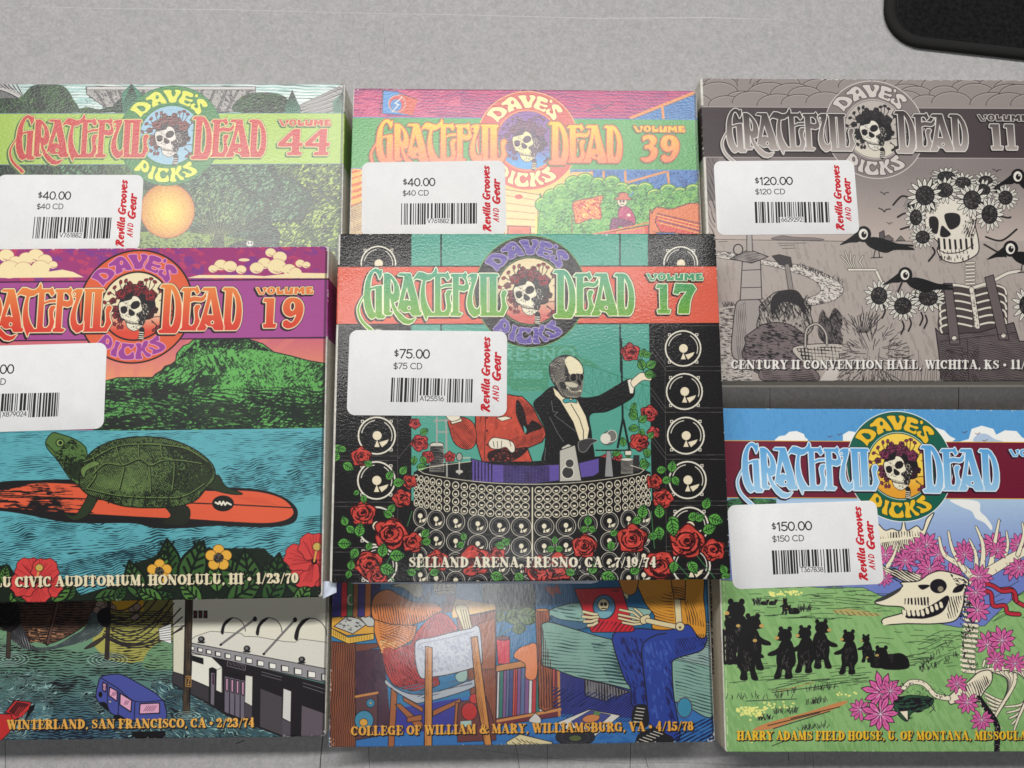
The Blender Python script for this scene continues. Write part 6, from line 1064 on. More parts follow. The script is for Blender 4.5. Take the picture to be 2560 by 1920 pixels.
    cv.poly([(-60,1640),(80,1560),(410,1640),(380,1760),(0,1760)], (222,208,160), 1, dk, 6); cv.lines([[(40+50*i,1600+12*i),(90+50*i,1640+8*i)] for i in range(5)]+[[(0+60*i,1640+8*i),(50+60*i,1670+6*i)] for i in range(5)], 6, (60,50,40))
    cv.engrave([(400,1080),(1180,1180),(1000,1260),(420,1300)], (22,34,90), -30, 8, .3, 1); cv.engrave([(1600,1500),(2040,1380),(2040,1700),(1700,1700)], (20,30,70), -26, 8, .42, 1)
    put_text(cv.F(), 'COLLEGE OF WILLIAM & MARY, WILLIAMSBURG, VA \u2022 4/15/78', SERIF, (877.6,1838.6), (1733,1825.4), 22.5, (238,172,70), .1, .05, (26,18,20), (2.2,2.4), 0, None, 1, 1.4)
    # wear along the right and lower edges
    cv.F(1700, 1780, 13.825); cv.lines([[(1165,-4700),(1170,-2600),(1175,0),(1200,600),(1215,950)]], 34, (222,226,238)); cv.grain([(850,1060),(1200,920),(1220,1060)], (226,232,240), -30, 3, 1.6, .5, .1)
    return cv
# ---- price stickers --------------------------------------------------------------------------------------------------
def _low():
    v = .20
    D = {'R': ([([(.10,.02),(.24,.5),(.34,.95)],.2),([(.02,.80),(.10,.98),(.34,1.0),(.58,.94),(.60,.72),(.42,.55),(.24,.50)],[.08,.12,.14,.15,.17,.15,.1]),([(.34,.50),(.46,.2),(.60,.04),(.72,.08)],[.12,.2,.18,.08])], .78),
         'G': ([([(.66,.80),(.50,.97),(.26,.92),(.10,.60),(.10,.28),(.26,.04),(.50,.08),(.58,.36)],[.10,.13,.15,.22,.22,.16,.14,.16]),([(.36,.40),(.80,.42)],.13),([(.64,.40),(.62,.02)],.12)], .84),
         'e': ([([(.12,.32),(.44,.40),(.46,.58),(.30,.66),(.12,.50),(.08,.24),(.24,.02),(.46,.12)],[.09,.11,.13,.14,.17,.2,.13,.09])], .52),
         'v': ([([(.06,.62),(.14,.58),(.22,.04)],[.1,.2,.2]),([(.22,.04),(.42,.34),(.46,.64)],[.1,.12,.16])], .5),
         'i': ([([(.12,.62),(.10,.2),(.20,.04)],[.2,.2,.1]),([(.16,.86),(.17,.87)],.2)], .28),
         'l': ([([(.18,.98),(.10,.4),(.12,.10),(.22,.04)],[.18,.2,.18,.1])], .28),
         'a': ([([(.42,.60),(.22,.62),(.08,.34),(.14,.06),(.30,.06),(.42,.4)],[.12,.13,.2,.18,.1,.1]),([(.44,.64),(.42,.2),(.54,.04)],[.2,.2,.1])], .58),
         'r': ([([(.10,.62),(.12,.02)],[.2,.18]),([(.12,.40),(.26,.60),(.42,.58)],[.08,.12,.2])], .44),
         'o': ([([(.26,.64),(.10,.46),(.09,.2),(.24,.03),(.42,.2),(.44,.46),(.26,.64)],[.13,.18,.2,.14,.18,.2,.13])], .54),
         's': ([([(.42,.56),(.26,.64),(.12,.50),(.26,.34),(.38,.18),(.24,.03),(.06,.10)],[.14,.12,.16,.19,.18,.13,.13])], .46),
         'A': ([([(.04,0),(.34,.9),(.42,0)],.10),([(.14,.3),(.42,.3)],.08)], .6), 'N': ([([(.06,0),(.12,.86),(.42,.04),(.50,.9)],.10)], .66), 'D': ([([(.08,0),(.14,.88),(.36,.80),(.48,.44),(.36,.10),(.08,.02)],.10)], .6), ' ': ([], .26)}
    return D
LOW = _low()
STW, STH = 57.15, 31.0
def sticker_art(price, small, code, seed, shift=0, red_print=True):
    S = 14.0; w, h = int(STW*S), int(STH*S)
    mp = lambda P: np.stack([(P[:,0]-42)/2100*w, (P[:,1]-30)/1132*h], 1)
    cv = Canvas(w, h, mp, w/2100.0, (236,236,236)); cv.F()
    x, y = cv.grid((slice(0,h), slice(0,w))); cv.a += ((fbm(x/160, y/160, 3)-.5)*7)[..., None]; cv.a += ((vnoise(x/9, y/9)-.5)*3)[..., None]
    cv.F(shift, 0, 1)
    ink = (42,42,44); red = (202,36,48)
    n = sum(.35 if c == '.' else 1 for c in price)
    put_text(cv, '$', SANS, (648,372), (700,372), 74, ink, .14); put_text(cv, price, SANS, (716,400), (716+395*n/4.35,400), 112, ink, .125, .07)
    put_text(cv, small, SANS, (640,545), (640+63*len(small),545), 76, ink, .105, .07)
    rs = np.random.RandomState(seed); X = 618.0; on = True
    while X < 1715:
        wd = [11,11,22,33,24][rs.randint(5)] if on else [11,13,22,30][rs.randint(4)]
        wd = min(wd, 1718-X)
        if on: cv.poly([(X,656+.01*X),(X+wd,656+.01*X),(X+wd-6,985),(X-6,985)], ink)
        X += wd; on = not on
    cv.poly(rect(975,896,1325,1000), (236,236,236)); put_text(cv, code, SANS, (998,964), (1310,968), 60, ink, .11, .1)
    if not red_print: return cv
    put_text(cv, 'Revilla Grooves', LOW, (1912,1108), (1912,120), 104, red, .2, .02, None, (0,0), .18, (-1,0), 1, 0, 5)
    put_text(cv, 'AND', LOW, (2034,968), (2034,756), 88, red, .1, .06, None, (0,0), .18, (-1,0), 1, 0, 3); put_text(cv, 'Gear', LOW, (2056,702), (2056,332), 106, red, .2, .02, None, (0,0), .18, (-1,0), 1, 0, 5)
    return cv
def st1(): return sticker_art('75.00','$75 CD','A125516',3)
# ---------------------------------------------------------------- materials
def mat(name):
    m = bpy.data.materials.new(name); m.use_nodes = True; nt = m.node_tree
    return m, nt, nt.nodes['Principled BSDF']
def lin(c):
    return tuple((v/255/12.92 if v/255 <= .04045 else ((v/255+.055)/1.055)**2.4) for v in c)+(1.0,)
def plain(name, c, rough=.6, noise=0.0, nscale=900, bump=0.0, bscale=1500):
    m, nt, p = mat(name); p.inputs['Roughness'].default_value = rough
    tc = nt.nodes.new('ShaderNodeTexCoord')
    n = nt.nodes.new('ShaderNodeTexNoise'); n.inputs['Scale'].default_value = nscale; n.inputs['Detail'].default_value = 3; nt.links.new(tc.outputs['Object'], n.inputs['Vector'])
    r = nt.nodes.new('ShaderNodeValToRGB'); k = lin(c)
    r.color_ramp.elements[0].position = .3; r.color_ramp.elements[1].position = .7
    r.color_ramp.elements[0].color = tuple(v*(1-noise) for v in k[:3])+(1,); r.color_ramp.elements[1].color = tuple(min(1, v*(1+noise)) for v in k[:3])+(1,)
    nt.links.new(n.outputs[0], r.inputs[0]); nt.links.new(r.outputs[0], p.inputs['Base Color'])
    if bump:
        n2 = nt.nodes.new('ShaderNodeTexNoise'); n2.inputs['Scale'].default_value = bscale; nt.links.new(tc.outputs['Object'], n2.inputs['Vector'])
        b = nt.nodes.new('ShaderNodeBump'); b.inputs['Strength'].default_value = bump; b.inputs['Distance'].default_value = .0002
        nt.links.new(n2.outputs[0], b.inputs['Height']); nt.links.new(b.outputs[0], p.inputs['Normal'])
    return m
def canvas_image(name, cv):
    im = bpy.data.images.new(name, cv.w, cv.h, alpha=False)
    a = np.ones((cv.h, cv.w, 4), np.float32); a[..., :3] = np.clip(cv.a[::-1]/255.0, 0, 1)
    im.pixels.foreach_set(a.ravel()); im.update(); im.pack(); return im
def print_material(name, im, rough=.45, grain=.35, gscale=700, aniso=1.0, spec=.5, coat=0.0, crough=.42):
    """printed board: ink from the generated print, an embossed varnish over it"""
    m, nt, p = mat(name); L = nt.links.new; N = nt.nodes.new
    uv = N('ShaderNodeUVMap'); t = N('ShaderNodeTexImage'); t.image = im; t.extension = 'EXTEND'; t.interpolation = 'Cubic'
    L(uv.outputs[0], t.inputs['Vector']); 
    tc = N('ShaderNodeTexCoord'); mp = N('ShaderNodeMapping'); mp.inputs['Scale'].default_value = (1, aniso, 1); L(tc.outputs['Object'], mp.inputs['Vector'])
    hs = N('ShaderNodeHueSaturation'); L(t.outputs[0], hs.inputs['Color']); n0 = N('ShaderNodeTexNoise'); n0.inputs['Scale'].default_value = 2600; n0.inputs['Detail'].default_value = 2; L(tc.outputs['Object'], n0.inputs['Vector'])
    mr = N('ShaderNodeMapRange'); mr.inputs['To Min'].default_value = .90; mr.inputs['To Max'].default_value = 1.08; L(n0.outputs[0], mr.inputs[0]); L(mr.outputs[0], hs.inputs['Value']); L(hs.outputs[0], p.inputs['Base Color'])
    n = N('ShaderNodeTexNoise'); n.inputs['Scale'].default_value = gscale; n.inputs['Detail'].default_value = 3; n.inputs['Roughness'].default_value = .6; L(mp.outputs[0], n.inputs['Vector'])
    b = N('ShaderNodeBump'); b.inputs['Strength'].default_value = grain; b.inputs['Distance'].default_value = .0003; L(n.outputs[0], b.inputs['Height'])
    nb = N('ShaderNodeTexNoise'); nb.inputs['Scale'].default_value = 45; nb.inputs['Detail'].default_value = 2; L(tc.outputs['Object'], nb.inputs['Vector'])
    b2 = N('ShaderNodeBump'); b2.inputs['Strength'].default_value = .5; b2.inputs['Distance'].default_value = .0006; L(nb.outputs[0], b2.inputs['Height']); L(b2.outputs[0], b.inputs['Normal'])
    n3 = N('ShaderNodeTexNoise'); n3.inputs['Scale'].default_value = 14; L(tc.outputs['Object'], n3.inputs['Vector'])
    rr = N('ShaderNodeMapRange'); rr.inputs['To Min'].default_value = rough-.06; rr.inputs['To Max'].default_value = rough+.06; L(n3.outputs[0], rr.inputs[0]); L(rr.outputs[0], p.inputs['Roughness'])
    L(b.outputs[0], p.inputs['Normal']); p.inputs['Specular IOR Level'].default_value = spec; p.inputs['Coat Weight'].default_value = coat; p.inputs['Coat Roughness'].default_value = crough; p.inputs['Coat IOR'].default_value = 1.7
    L(b.outputs[0], p.inputs['Coat Normal'])
    return m
# ---------------------------------------------------------------- mesh helpers (millimetres in, metres out)
def link(name, me, parent=None, loc=(0,0,0), rz=0.0):
    o = bpy.data.objects.new(name, me); COL.objects.link(o); o.location = [v*MM for v in loc]; o.rotation_euler = (0, 0, rz)
    if parent: o.parent = parent
    return o
def slab(name, w, h, z0, z1, rad=1.2, bev=.35, mats=(), n=4, uvs=None, x0=None, y0=None, wob=0.0, seed=0):
    """board with rounded corners and softly broken edges, uv = plan position over the board"""
    rs = np.random.RandomState(seed+5)
    pts = []
    for cx, cy, a in ((w/2-rad, h/2-rad, 0), (-w/2+rad, h/2-rad, 90), (-w/2+rad, -h/2+rad, 180), (w/2-rad, -h/2+rad, 270)):
        for k in range(n+1):
            t = math.radians(a+90*k/n); pts.append((cx+rad*math.cos(t), cy+rad*math.sin(t), math.cos(t), math.sin(t)))
    # extra points along the sides so that edges can be a little uneven
    P = []
    for i in range(len(pts)):
        a, b = pts[i], pts[(i+1) % len(pts)]; P.append(a); L = math.hypot(a[0]-b[0], a[1]-b[1])
        if L > 20:
            for k in range(1, 12):
                t = k/12; d = wob*(rs.rand()-.5); P.append((a[0]*(1-t)+b[0]*t+a[2]*d, a[1]*(1-t)+b[1]*t+a[3]*d, a[2], a[3]) if abs(a[2]-b[2])+abs(a[3]-b[3]) < .1 else (a[0]*(1-t)+b[0]*t, a[1]*(1-t)+b[1]*t, a[2], a[3]))
    rings = []
    for ins, z in ((bev, z0), (0, z0+bev*.8), (0, z1-bev*1.0), (bev*.3, z1-bev*.3), (bev*1.1, z1)): rings.append([(x-nx*ins, y-ny*ins, z) for x, y, nx, ny in P])
    V = [v for r in rings for v in r]; m = len(P); F = []
    for j in range(len(rings)-1):
        for i in range(m): F.append((j*m+i, j*m+(i+1) % m, (j+1)*m+(i+1) % m, (j+1)*m+i))
    F.append(tuple(range(m-1, -1, -1))); F.append(tuple((len(rings)-1)*m+i for i in range(m)))
    me = bpy.data.meshes.new(name); me.from_pydata([(x*MM, y*MM, z*MM) for x, y, z in V], [], F)
    uvl = me.uv_layers.new(name='UVMap')
    co = np.array([(V[l.vertex_index][0]/w+.5, V[l.vertex_index][1]/h+.5) for l in me.loops], np.float32); uvl.data.foreach_set('uv', co.ravel())
    for p in me.polygons: p.use_smooth = len(p.vertices) == 4
    me.set_sharp_from_angle(angle=math.radians(50)) if hasattr(me, 'set_sharp_from_angle') else None
    for q in mats: me.materials.append(q)
    return me
def strip_wall(name, x0, x1, y0, y1, z0, z1, cuts, mats):
    """upright wall of a case, cut where the printed band runs over it; each piece takes its own board colour"""
    V, F, M = [], [], []
    ys = [y0]+[c for c, _ in cuts[1:]]+[y1]
    for i in range(len(ys)-1):
        a, b = ys[i], ys[i+1]; k = len(V)
        V += [(x0,a,z0),(x1,a,z0),(x1,b,z0),(x0,b,z0),(x0,a,z1),(x1,a,z1),(x1,b,z1),(x0,b,z1)]
        f = [(k,k+3,k+2,k+1),(k+4,k+5,k+6,k+7),(k,k+4,k+7,k+3),(k+1,k+2,k+6,k+5)]
        if i == 0: f.append((k,k+1,k+5,k+4))
        if i == len(ys)-2: f.append((k+3,k+7,k+6,k+2))
        F += f; M += [cuts[i][1]]*len(f)
    me = bpy.data.meshes.new(name); me.from_pydata([(x*MM, y*MM, z*MM) for x, y, z in V], [], F)
    for q in mats: me.materials.append(q)
    for p, k in zip(me.polygons, M): p.material_index = k
    return me
WHITE = plain('white_board', (226,222,212), .65, .05, 400, .15)
TRAYM = plain('grey_moulded_tray', (176,172,164), .5, .06, 120, .1)
PAPER = plain('bluish_white_paper', (222,230,246), .7, .03, 300, .2)
INKM = plain('black_ink', (26,24,26), .6)

# ---------------------------------------------------------------- desk
def desk():
    m, nt, p = mat('speckled_grey_laminate'); L = nt.links.new; N = nt.nodes.new
    tc = N('ShaderNodeTexCoord')
    warp = N('ShaderNodeTexNoise'); warp.inputs['Scale'].default_value = 160; warp.inputs['Detail'].default_value = 3; L(tc.outputs['Object'], warp.inputs['Vector'])
    mix = N('ShaderNodeMix'); mix.data_type = 'VECTOR'; mix.inputs['Factor'].default_value = .005; L(tc.outputs['Object'], mix.inputs['A']); L(warp.outputs['Color'], mix.inputs['B'])
    def noise(s, d, r=.55):
        n = N('ShaderNodeTexNoise'); n.inputs['Scale'].default_value = s; n.inputs['Detail'].default_value = d; n.inputs['Roughness'].default_value = r; L(mix.outputs['Result'], n.inputs['Vector']); return n
    n1 = noise(620, 5, .7); r1 = N('ShaderNodeValToRGB'); e = r1.color_ramp.elements
    e[0].position = .36; e[0].color = lin((154,152,153)); e[1].position = .66; e[1].color = lin((188,187,188)); k = e.new(.5); k.color = lin((171,169,170)); L(n1.outputs[0], r1.inputs[0])
    n2 = noise(260, 4, .6); r2 = N('ShaderNodeValToRGB'); e = r2.color_ramp.elements; e[0].position = .42; e[0].color = lin((164,164,161)); e[1].position = .60; e[1].color = lin((178,174,176)); L(n2.outputs[0], r2.inputs[0])
    mx = N('ShaderNodeMix'); mx.data_type = 'RGBA'; mx.inputs['Factor'].default_value = .45; L(r1.outputs[0], mx.inputs['A']); L(r2.outputs[0], mx.inputs['B'])
    n3 = noise(2200, 3, .6); r3 = N('ShaderNodeMapRange'); r3.inputs['From Min'].default_value = .3; r3.inputs['From Max'].default_value = .7; r3.inputs['To Min'].default_value = .90; r3.inputs['To Max'].default_value = 1.09; L(n3.outputs[0], r3.inputs[0])
    n4 = N('ShaderNodeTexNoise'); n4.inputs['Scale'].default_value = 9; n4.inputs['Detail'].default_value = 4; L(tc.outputs['Object'], n4.inputs['Vector']); r4 = N('ShaderNodeMapRange'); r4.inputs['To Min'].default_value = .93; r4.inputs['To Max'].default_value = 1.05; L(n4.outputs[0], r4.inputs[0])
    v = N('ShaderNodeMath'); v.operation = 'MULTIPLY'; L(r3.outputs[0], v.inputs[0]); L(r4.outputs[0], v.inputs[1])
    hs = N('ShaderNodeHueSaturation'); L(mx.outputs['Result'], hs.inputs['Color']); L(v.outputs[0], hs.inputs['Value']); L(hs.outputs[0], p.inputs['Base Color'])
    p.inputs['Roughness'].default_value = .55; p.inputs['Specular IOR Level'].default_value = .35
    b = N('ShaderNodeBump'); b.inputs['Strength'].default_value = .25; b.inputs['Distance'].default_value = .0001; L(n3.outputs[0], b.inputs['Height']); L(b.outputs[0], p.inputs['Normal'])
    me = bpy.data.meshes.new('desk_surface')
    a, c, d, t = -900, 900, 620, -28
    me.from_pydata([(x*MM, y*MM, z*MM) for x, y, z in ((a,-700,0),(c,-700,0),(c,d,0),(a,d,0),(a,-700,t),(c,-700,t),(c,d,t),(a,d,t))], [], [(0,1,2,3),(7,6,5,4),(0,4,5,1),(1,5,6,2),(2,6,7,3),(3,7,4,0)])
    me.materials.append(m); o = link('desk_surface', me); o['kind'] = 'structure'
    return o
DESK = desk()
def ribbon(name, P, w, z, m, parent):
    """a thin mark lying on the desk, P in measured picture points"""
    Q = on_plane(P, z); V, F = [], []
    for i in range(len(Q)):
        d = Q[min(i+1, len(Q)-1)]-Q[max(i-1, 0)]; d = d/np.hypot(*d); n = np.array([-d[1], d[0]]); ww = w[i] if hasattr(w, '__len__') else w
        V += [tuple((Q[i]+n*ww/2)*MM)+(z*MM,), tuple((Q[i]-n*ww/2)*MM)+(z*MM,)]
    for i in range(len(Q)-1): F.append((2*i, 2*i+1, 2*i+3, 2*i+2))
    me = bpy.data.meshes.new(name); me.from_pydata(V, [], F); me.materials.append(m); return link(name, me, parent)
SCR = plain('pale_scratch', (190,188,185), .5, .1); PEN = plain('dark_hairline', (48,46,48), .6); FINT = plain('faint_hairline', (120,118,118), .6)
for P, w in (([(808,1835),(803,1880),(797,1960)], .38), ([(921,1868),(926,1960)], .16), ([(1289,1862),(1296,1900),(1304,1960)], .18), ([(1369,1860),(1367,1960)], .14), ([(1577,1855),(1574,1960)], .24), ([(1612,1892),(1624,1930)], .2),
             ([(1970,1878),(1972,1904)], .2), ([(2011,1878),(2015,1960)], .12), ([(2032,1878),(2037,1960)], .12), ([(2397,965),(2396,1030)], .30), ([(1925,950),(1925,1030)], .2), ([(590,1860),(612,1850)], .3), ([(10,1640),(14,1960)], .2)):
    ribbon('pen_line', P, w, .02, PEN, DESK)
for P, w in (([(1180,1872),(1380,1896),(1560,1908),(1700,1906),(1900,1916)], .14), ([(958,60),(964,142)], .12), ([(912,78),(914,62),(934,50)], .14), ([(898,130),(902,160)], .1), ([(306,1905),(325,1920)], .1), ([(2180,172),(2190,170),(2194,176)], .14)):
    ribbon('hairline', P, w, .02, FINT, DESK)
ribbon('scratch', [(0,15),(300,22),(560,24),(900,33),(1200,38),(1480,46),(1780,44),(1960,50)], [.1,.3,.35,.2,.3,.35,.45,.2], .02, SCR, DESK)

# ---------------------------------------------------------------- cases
SPINE_LETTER = None
def flat_letters(name, txt, font, L, R, h, up, z, m, parent, w=.1):
    """lettering on a spine, as thin raised ink; coordinates in the local frame of the wall"""
    st, adv = text_paths(txt, font, w, .08); V, F = [], []
    L = np.array(L, float); R = np.array(R, float); ax = (R-L)/adv; u = np.array(up, float)*h
    for pts, ww in st:
        q = [L+ax*a+u*b for a, b in pts]; wv = np.broadcast_to(np.asarray(ww, float), (len(q),))*h
        for i in range(len(q)-1):
            d = q[i+1]-q[i]; l = np.hypot(*d)
            if l < 1e-6: continue
            n = np.array([-d[1], d[0]])/l; k = len(V)
            V += [q[i]+n*wv[i]/2, q[i]-n*wv[i]/2, q[i+1]-n*wv[i+1]/2, q[i+1]+n*wv[i+1]/2]; F.append((k, k+1, k+2, k+3))
    me = bpy.data.meshes.new(name); me.from_pydata([(z*MM, v[0]*MM, v[1]*MM) for v in V], [], F); me.materials.append(m); return link(name, me, parent)
def scuff(cv, seed):
    """rubbed corners and small white nicks where the ink has come off the folds"""
    rs = np.random.RandomState(seed); Y, X = np.mgrid[0:cv.h, 0:cv.w].astype(np.float32)
    d = np.minimum(np.minimum(X, cv.w-X), np.minimum(Y, cv.h-Y)); dc = np.minimum(np.minimum(np.hypot(X, Y), np.hypot(cv.w-X, Y)), np.minimum(np.hypot(X, cv.h-Y), np.hypot(cv.w-X, cv.h-Y)))
    n = vnoise(X/9+seed, Y/9)*.5+vnoise(X/3.1, Y/3.1+seed)*.5; big = vnoise(X/70+seed*3, Y/70)
    m = np.clip((n-.60-.05*d+.25*(big-.4))*7, 0, 1)*(d < 9) + np.clip((n-.32-.016*dc)*5, 0, 1)*(dc < 30)
    m = np.clip(m, 0, 1)[..., None]*.85; cv.a[:] = cv.a*(1-m)+np.array((226,222,216), np.float32)*m
def case(key, art, label, side, band, rough, grain, gscale, aniso, spec=.5, coat=0.0, edge=(226,222,212), top_side=None, crough=.42):
    x, y, rz, lv = POSE[key]; z = (lv-1)*TH
    t = bpy.data.objects.new('cd_case', None); COL.objects.link(t); t.location = (x*MM, y*MM, z*MM); t.rotation_euler = (0, 0, rz)
    t['label'] = label; t['category'] = 'cd case'; t['group'] = 'cardboard cd cases laid out in rows on the desk'
    cv = art()
    # white of the folded board along left and right edges, the band runs on over it
    yb0, yb1 = int(11.9*PPM), int(34.3*PPM); l, r = side
    for a, b in ((0, int(l*PPM)), (cv.w-int(r*PPM), cv.w)):
        if b > a:
            cv.a[:yb0, a:b] = edge; cv.a[yb1:, a:b] = edge
            cv.a[:, a-7:a] *= .62 if a > 10 else 1  # shading of the rounded right edge, painted as a darker strip of print
            n = vnoise(np.linspace(0, 90, cv.h), np.zeros(cv.h)+a)
            cv.a[:, a:b] *= (.90+.12*n)[:, None, None]
    scuff(cv, int(abs(x)*7))
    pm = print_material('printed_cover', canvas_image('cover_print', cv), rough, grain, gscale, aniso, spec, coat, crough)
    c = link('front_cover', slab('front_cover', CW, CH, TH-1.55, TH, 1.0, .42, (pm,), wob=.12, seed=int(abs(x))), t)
    bk = plain('back_board', edge, .65, .05, 300)
    link('back_cover', slab('back_cover', CW, CH, 0.05, 1.5, 1.0, .3, (bk,), wob=.1), t)
    link('disc_tray', slab('disc_tray', CW-2.4, CH-1.6, 1.52, TH-1.57, 2.0, .4, (TRAYM,)), t)
    bm_ = plain('band_board', band, .5, .04, 300); sb = plain('side_board', top_side or edge, .6, .05, 300)
    yt, yb = CH/2-11.9, CH/2-34.3
    cuts = [(0, 0), (yb, 1), (yt, 0)]
    link('spine', strip_wall('spine', -CW/2+.15, -CW/2+1.0, -CH/2+.5, CH/2-.5, 1.52, TH-1.57, cuts, (sb, bm_)), t)
    link('side_flap', strip_wall('side_flap', CW/2-1.0, CW/2-.25, -CH/2+.5, CH/2-.5, 1.52, TH-1.57, cuts, (sb, bm_)), t)
    return t
def sticker(t, key, TL, TR, price, small, code, seed, label, shift=0, red_print=True):
    lv = POSE[key][3]; a = to_case([TL], key)[0]; b = to_case([TR], key)[0]
    d = b-a; ang = math.atan2(d[1], d[0]); u = d/np.hypot(*d); v = np.array([u[1], -u[0]])
    c = b-u*STW/2+v*STH/2      # anchored at the right-hand corner
    cv = sticker_art(price, small, code, seed, shift, red_print)
    m = print_material('sticker_print', canvas_image('sticker_print', cv), .6, .1, 260, 1, .25)
    o = link('price_sticker', slab('price_sticker', STW, STH, TH+.02, TH+.12, 3.0, .03, (m,), n=8), t, (c[0], c[1], 0), ang)
    o['label'] = label; return o
c44 = case('p44', art44, 'matt forest cover with a pale green band reading VOLUME 44, partly under the purple case', (0,.5), (150,176,84), .5, .6, 900, 1.5, .8, 1.0, crough=.42)
sticker(c44, 'p44', (-4,437), (360,437.6), '40.00', '$40 CD', 'V761882', 21, 'white sticker priced $40.00 with its left end beyond the picture')
c39 = case('p39', art39, 'pink, green and yellow cover reading VOLUME 39, its lower part under the black speaker case', (.5,.4), (90,160,92), .5, .6, 900, 1.5, .9, 1.0, crough=.42)
sticker(c39, 'p39', (899.5,406.7), (1262,401.5), '40.00', '$40 CD', 'V761882', 21, 'greyish sticker priced $40.00')
c11 = case('p11', art11, 'grey monochrome cover of a sunflower skeleton scarecrow with crows, reading VOLUME 11', (1.1,0), (74,64,66), .5, .22, 900, 1.0, .3)
sticker(c11, 'p11', (1784.6,403), (2134,400.6), '120.00', '$120 CD', '6629292', 5, 'white sticker priced $120.00')
c19 = case('p19', art19, 'purple and turquoise cover of a turtle on an orange surfboard, reading VOLUME 19', (0,.5), (150,60,130), .55, .25, 900, 1.2, .25)
sticker(c19, 'p19', (-130,868), (268,856.6), '75.00', '$75 CD', 'X879024', 9, 'white sticker without red lettering, code X879024', shift=-165, red_print=False)
c17 = case('p17', art17, 'black cover of loudspeakers, roses and a skull in a dark suit, reading VOLUME 17', (.9,0), (224,100,78), .6, .38, 900, 1.4, .2, .32, crough=.2)
sticker(c17, 'p17', (872,825), (1268.2,828.8), '75.00', '$75 CD', 'A125516', 3, 'white sticker priced $75.00')
cmi = case('pmi', artmi, 'blue and green cover of black bears beside an antlered animal skeleton with pink flowers', (.4,0), (112,22,48), .55, .2, 900, 1.2, .22, 0, (232,226,214), (214,204,186))
sticker(cmi, 'pmi', (1824.4,1263), (2190.4,1251), '150.00', '$150 CD', 'T367838', 14, 'white sticker priced $150.00')
cwl = case('pwl', artwl, 'flood picture with a blue van and a white building, lowest case on the left', (0,.3), (110,104,100), .55, .2, 900, 1.2, .22)
cwm = case('pwm', artwm, 'room picture with an orange sweater, blue jeans and a red record sleeve', (.2,.3), (60,60,64), .6, .11, 900, .5, .3, 1.0, crough=.24)
flat_letters('spine_lettering', 'HARRY ADAMS FIELD HOUSE, U. OF MONTANA', SERIF, (CH/2-56, 4.2), (-CH/2+24, 4.2), 2.4, (0, 1), -CW/2+.1, INKM, cmi)
# a leaf of the booklet shows under the front edge of the black case
bk = link('booklet', slab('booklet', 92, 30, TH-3.0, TH-2.0, 4.5, .2, (PAPER,)), c17, (-20, -CH/2+14.1, 0), -.008)
# torn paper corner standing out of the purple case
def torn():
    zt = 2*TH; P = [(806,1452),(822,1453),(841,1457),(841,1481),(828,1487),(807,1497)]
    Z = [zt-2.2, zt-2.0, zt-3.4, zt-3.6, zt-2.8, zt-1.9]
    x, y, th, lv = POSE['p19']; V = []
    for (a, b), z in zip(P, Z):
        w = on_plane([(a, b)], z)[0]-np.array([x, y]); c, s = math.cos(th), math.sin(th); V.append(((w[0]*c+w[1]*s), (-w[0]*s+w[1]*c), z-TH))
    V2 = [(a, b, z-.25) for a, b, z in V]; n = len(V)
    me = bpy.data.meshes.new('torn_flap'); me.from_pydata([tuple(k*MM for k in v) for v in V+V2], [], [tuple(range(n))[::-1], tuple(n+i for i in range(n))]+[(i, (i+1) % n, n+(i+1) % n, n+i) for i in range(n)])
    bmx = bmesh.new(); bmx.from_mesh(me); bmesh.ops.recalc_face_normals(bmx, faces=bmx.faces); bmx.to_mesh(me); bmx.free()
    me.materials.append(PAPER); o = link('torn_flap', me, c19); o['label'] = 'torn bluish white paper corner'
torn()

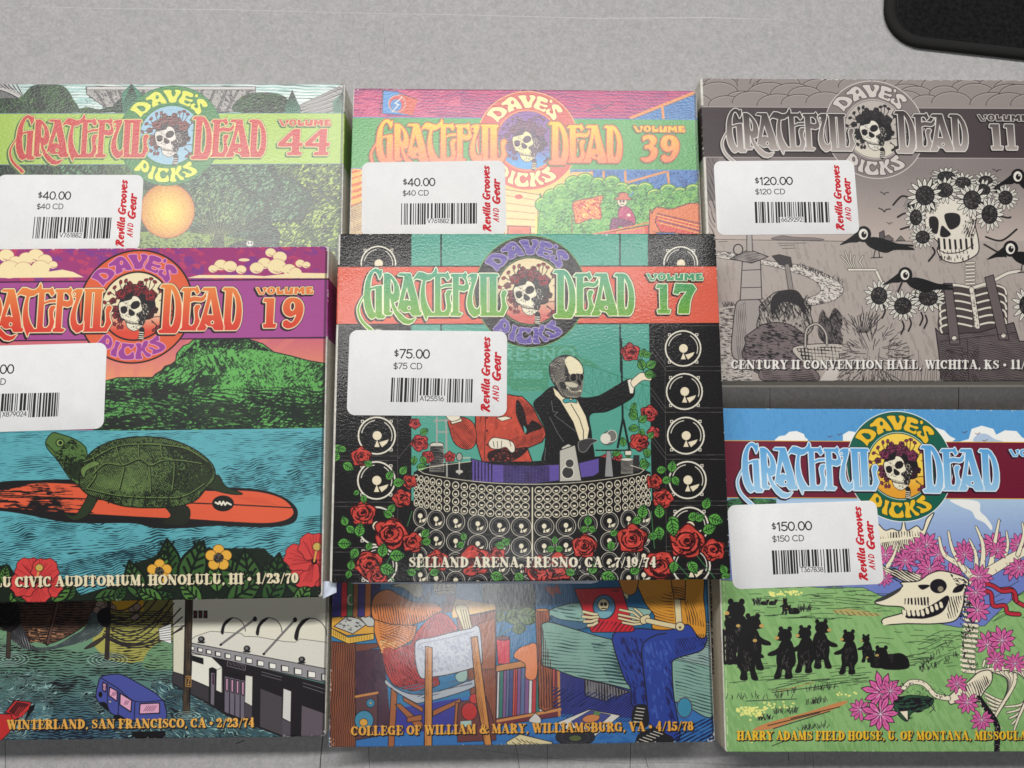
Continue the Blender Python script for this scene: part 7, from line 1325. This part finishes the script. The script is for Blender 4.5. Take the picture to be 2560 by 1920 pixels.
# ---------------------------------------------------------------- mouse pad
def pad():
    e = on_plane([(2560, 149)], 1.0)[0]; k = on_plane([(2294, 119)], 1.0)[0]
    d = e-k; ang = math.atan2(d[1], d[0]); u = d/np.hypot(*d); v = np.array([-u[1], u[0]])
    l = on_plane([(2211, 0)], 1.0)[0]
    # corner of the pad: left edge through l, lower edge through k and e
    s = (l-k)@u; corner = k+u*s
    w, h = 260.0, 220.0; cen = corner+u*w/2+v*h/2
    t = bpy.data.objects.new('mouse_pad', None); COL.objects.link(t); t.location = (cen[0]*MM, cen[1]*MM, 0); t.rotation_euler = (0, 0, ang)
    t['label'] = 'black cloth mouse pad with a stitched rounded corner at the upper right'; t['category'] = 'mouse pad'
    m, nt, p = mat('black_cloth'); L = nt.links.new; N = nt.nodes.new
    tc = N('ShaderNodeTexCoord'); vo = N('ShaderNodeTexVoronoi'); vo.inputs['Scale'].default_value = 2200; L(tc.outputs['Object'], vo.inputs['Vector'])
    n = N('ShaderNodeTexNoise'); n.inputs['Scale'].default_value = 600; L(tc.outputs['Object'], n.inputs['Vector'])
    r = N('ShaderNodeValToRGB'); r.color_ramp.elements[0].color = lin((14,14,15)); r.color_ramp.elements[1].color = lin((33,33,34)); r.color_ramp.elements[0].position = .3; r.color_ramp.elements[1].position = .75; L(n.outputs[0], r.inputs[0]); L(r.outputs[0], p.inputs['Base Color'])
    b = N('ShaderNodeBump'); b.inputs['Strength'].default_value = .5; b.inputs['Distance'].default_value = .0002; L(vo.outputs[0], b.inputs['Height']); L(b.outputs[0], p.inputs['Normal']); p.inputs['Roughness'].default_value = .9; p.inputs['Specular IOR Level'].default_value = .15
    R = 17.0
    link('pad_surface', slab('pad_surface', w-2, h-2, .1, 2.1, R-1, .4, (m,), n=10), t)
    # raised stitched border: a rounded hem that follows the edge
    m2 = plain('black_thread', (14,12,12), .85, .35, 1600, .8, 2600); V, F = [], []; path = []
    for cx, cy, a in ((w/2-R, h/2-R, 0), (-w/2+R, h/2-R, 90), (-w/2+R, -h/2+R, 180), (w/2-R, -h/2+R, 270)):
        for q in range(13): tt = math.radians(a+90*q/12); path.append((cx+R*math.cos(tt), cy+R*math.sin(tt), math.cos(tt), math.sin(tt)))
    sec = [(-.3, .1), (0, .8), (-.2, 1.9), (-1.1, 2.6), (-2.6, 2.85), (-3.8, 2.6), (-4.5, 2.2), (-4.7, 1.7)]
    for x, y, nx, ny in path: V += [(x+nx*o, y+ny*o, z) for o, z in sec]
    ns, n_ = len(sec), len(path)
    for i in range(n_):
        for j in range(ns-1): F.append((i*ns+j, ((i+1) % n_)*ns+j, ((i+1) % n_)*ns+j+1, i*ns+j+1))
    me = bpy.data.meshes.new('stitched_edge'); me.from_pydata([tuple(k*MM for k in q) for q in V], [], F); me.materials.append(m2)
    for q in me.polygons: q.use_smooth = True
    link('stitched_edge', me, t)
    # the row of stitches just inside the hem
    m3 = plain('thread', (58,50,50), .8, .4, 2000); V, F = [], []; rs = np.random.RandomState(1)
    Q = [(x-nx*5.3, y-ny*5.3) for x, y, nx, ny in path]; Q.append(Q[0]); acc = []
    for a, b in zip(Q[:-1], Q[1:]):
        L_ = math.hypot(b[0]-a[0], b[1]-a[1]); k = max(1, int(L_/1.3))
        for i in range(k): acc.append((a[0]+(b[0]-a[0])*i/k, a[1]+(b[1]-a[1])*i/k, (b[0]-a[0])/L_, (b[1]-a[1])/L_))
    for x, y, dx, dy in acc:
        l_, w_ = .42, .11; i = len(V); z = 2.3
        V += [(x-dx*l_-dy*w_, y-dy*l_+dx*w_, 2.1), (x-dx*l_+dy*w_, y-dy*l_-dx*w_, 2.1), (x+dx*l_+dy*w_, y+dy*l_-dx*w_, 2.1), (x+dx*l_-dy*w_, y+dy*l_+dx*w_, 2.1), (x-dx*l_*.6, y-dy*l_*.6, z), (x+dx*l_*.6, y+dy*l_*.6, z)]
        F += [(i, i+1, i+4), (i+1, i+2, i+5, i+4), (i+2, i+3, i+5), (i+3, i, i+4, i+5)]
    me = bpy.data.meshes.new('stitches'); me.from_pydata([tuple(k*MM for k in q) for q in V], [], F); me.materials.append(m3); o = link('stitches', me, t); o['kind'] = 'stuff'
pad()
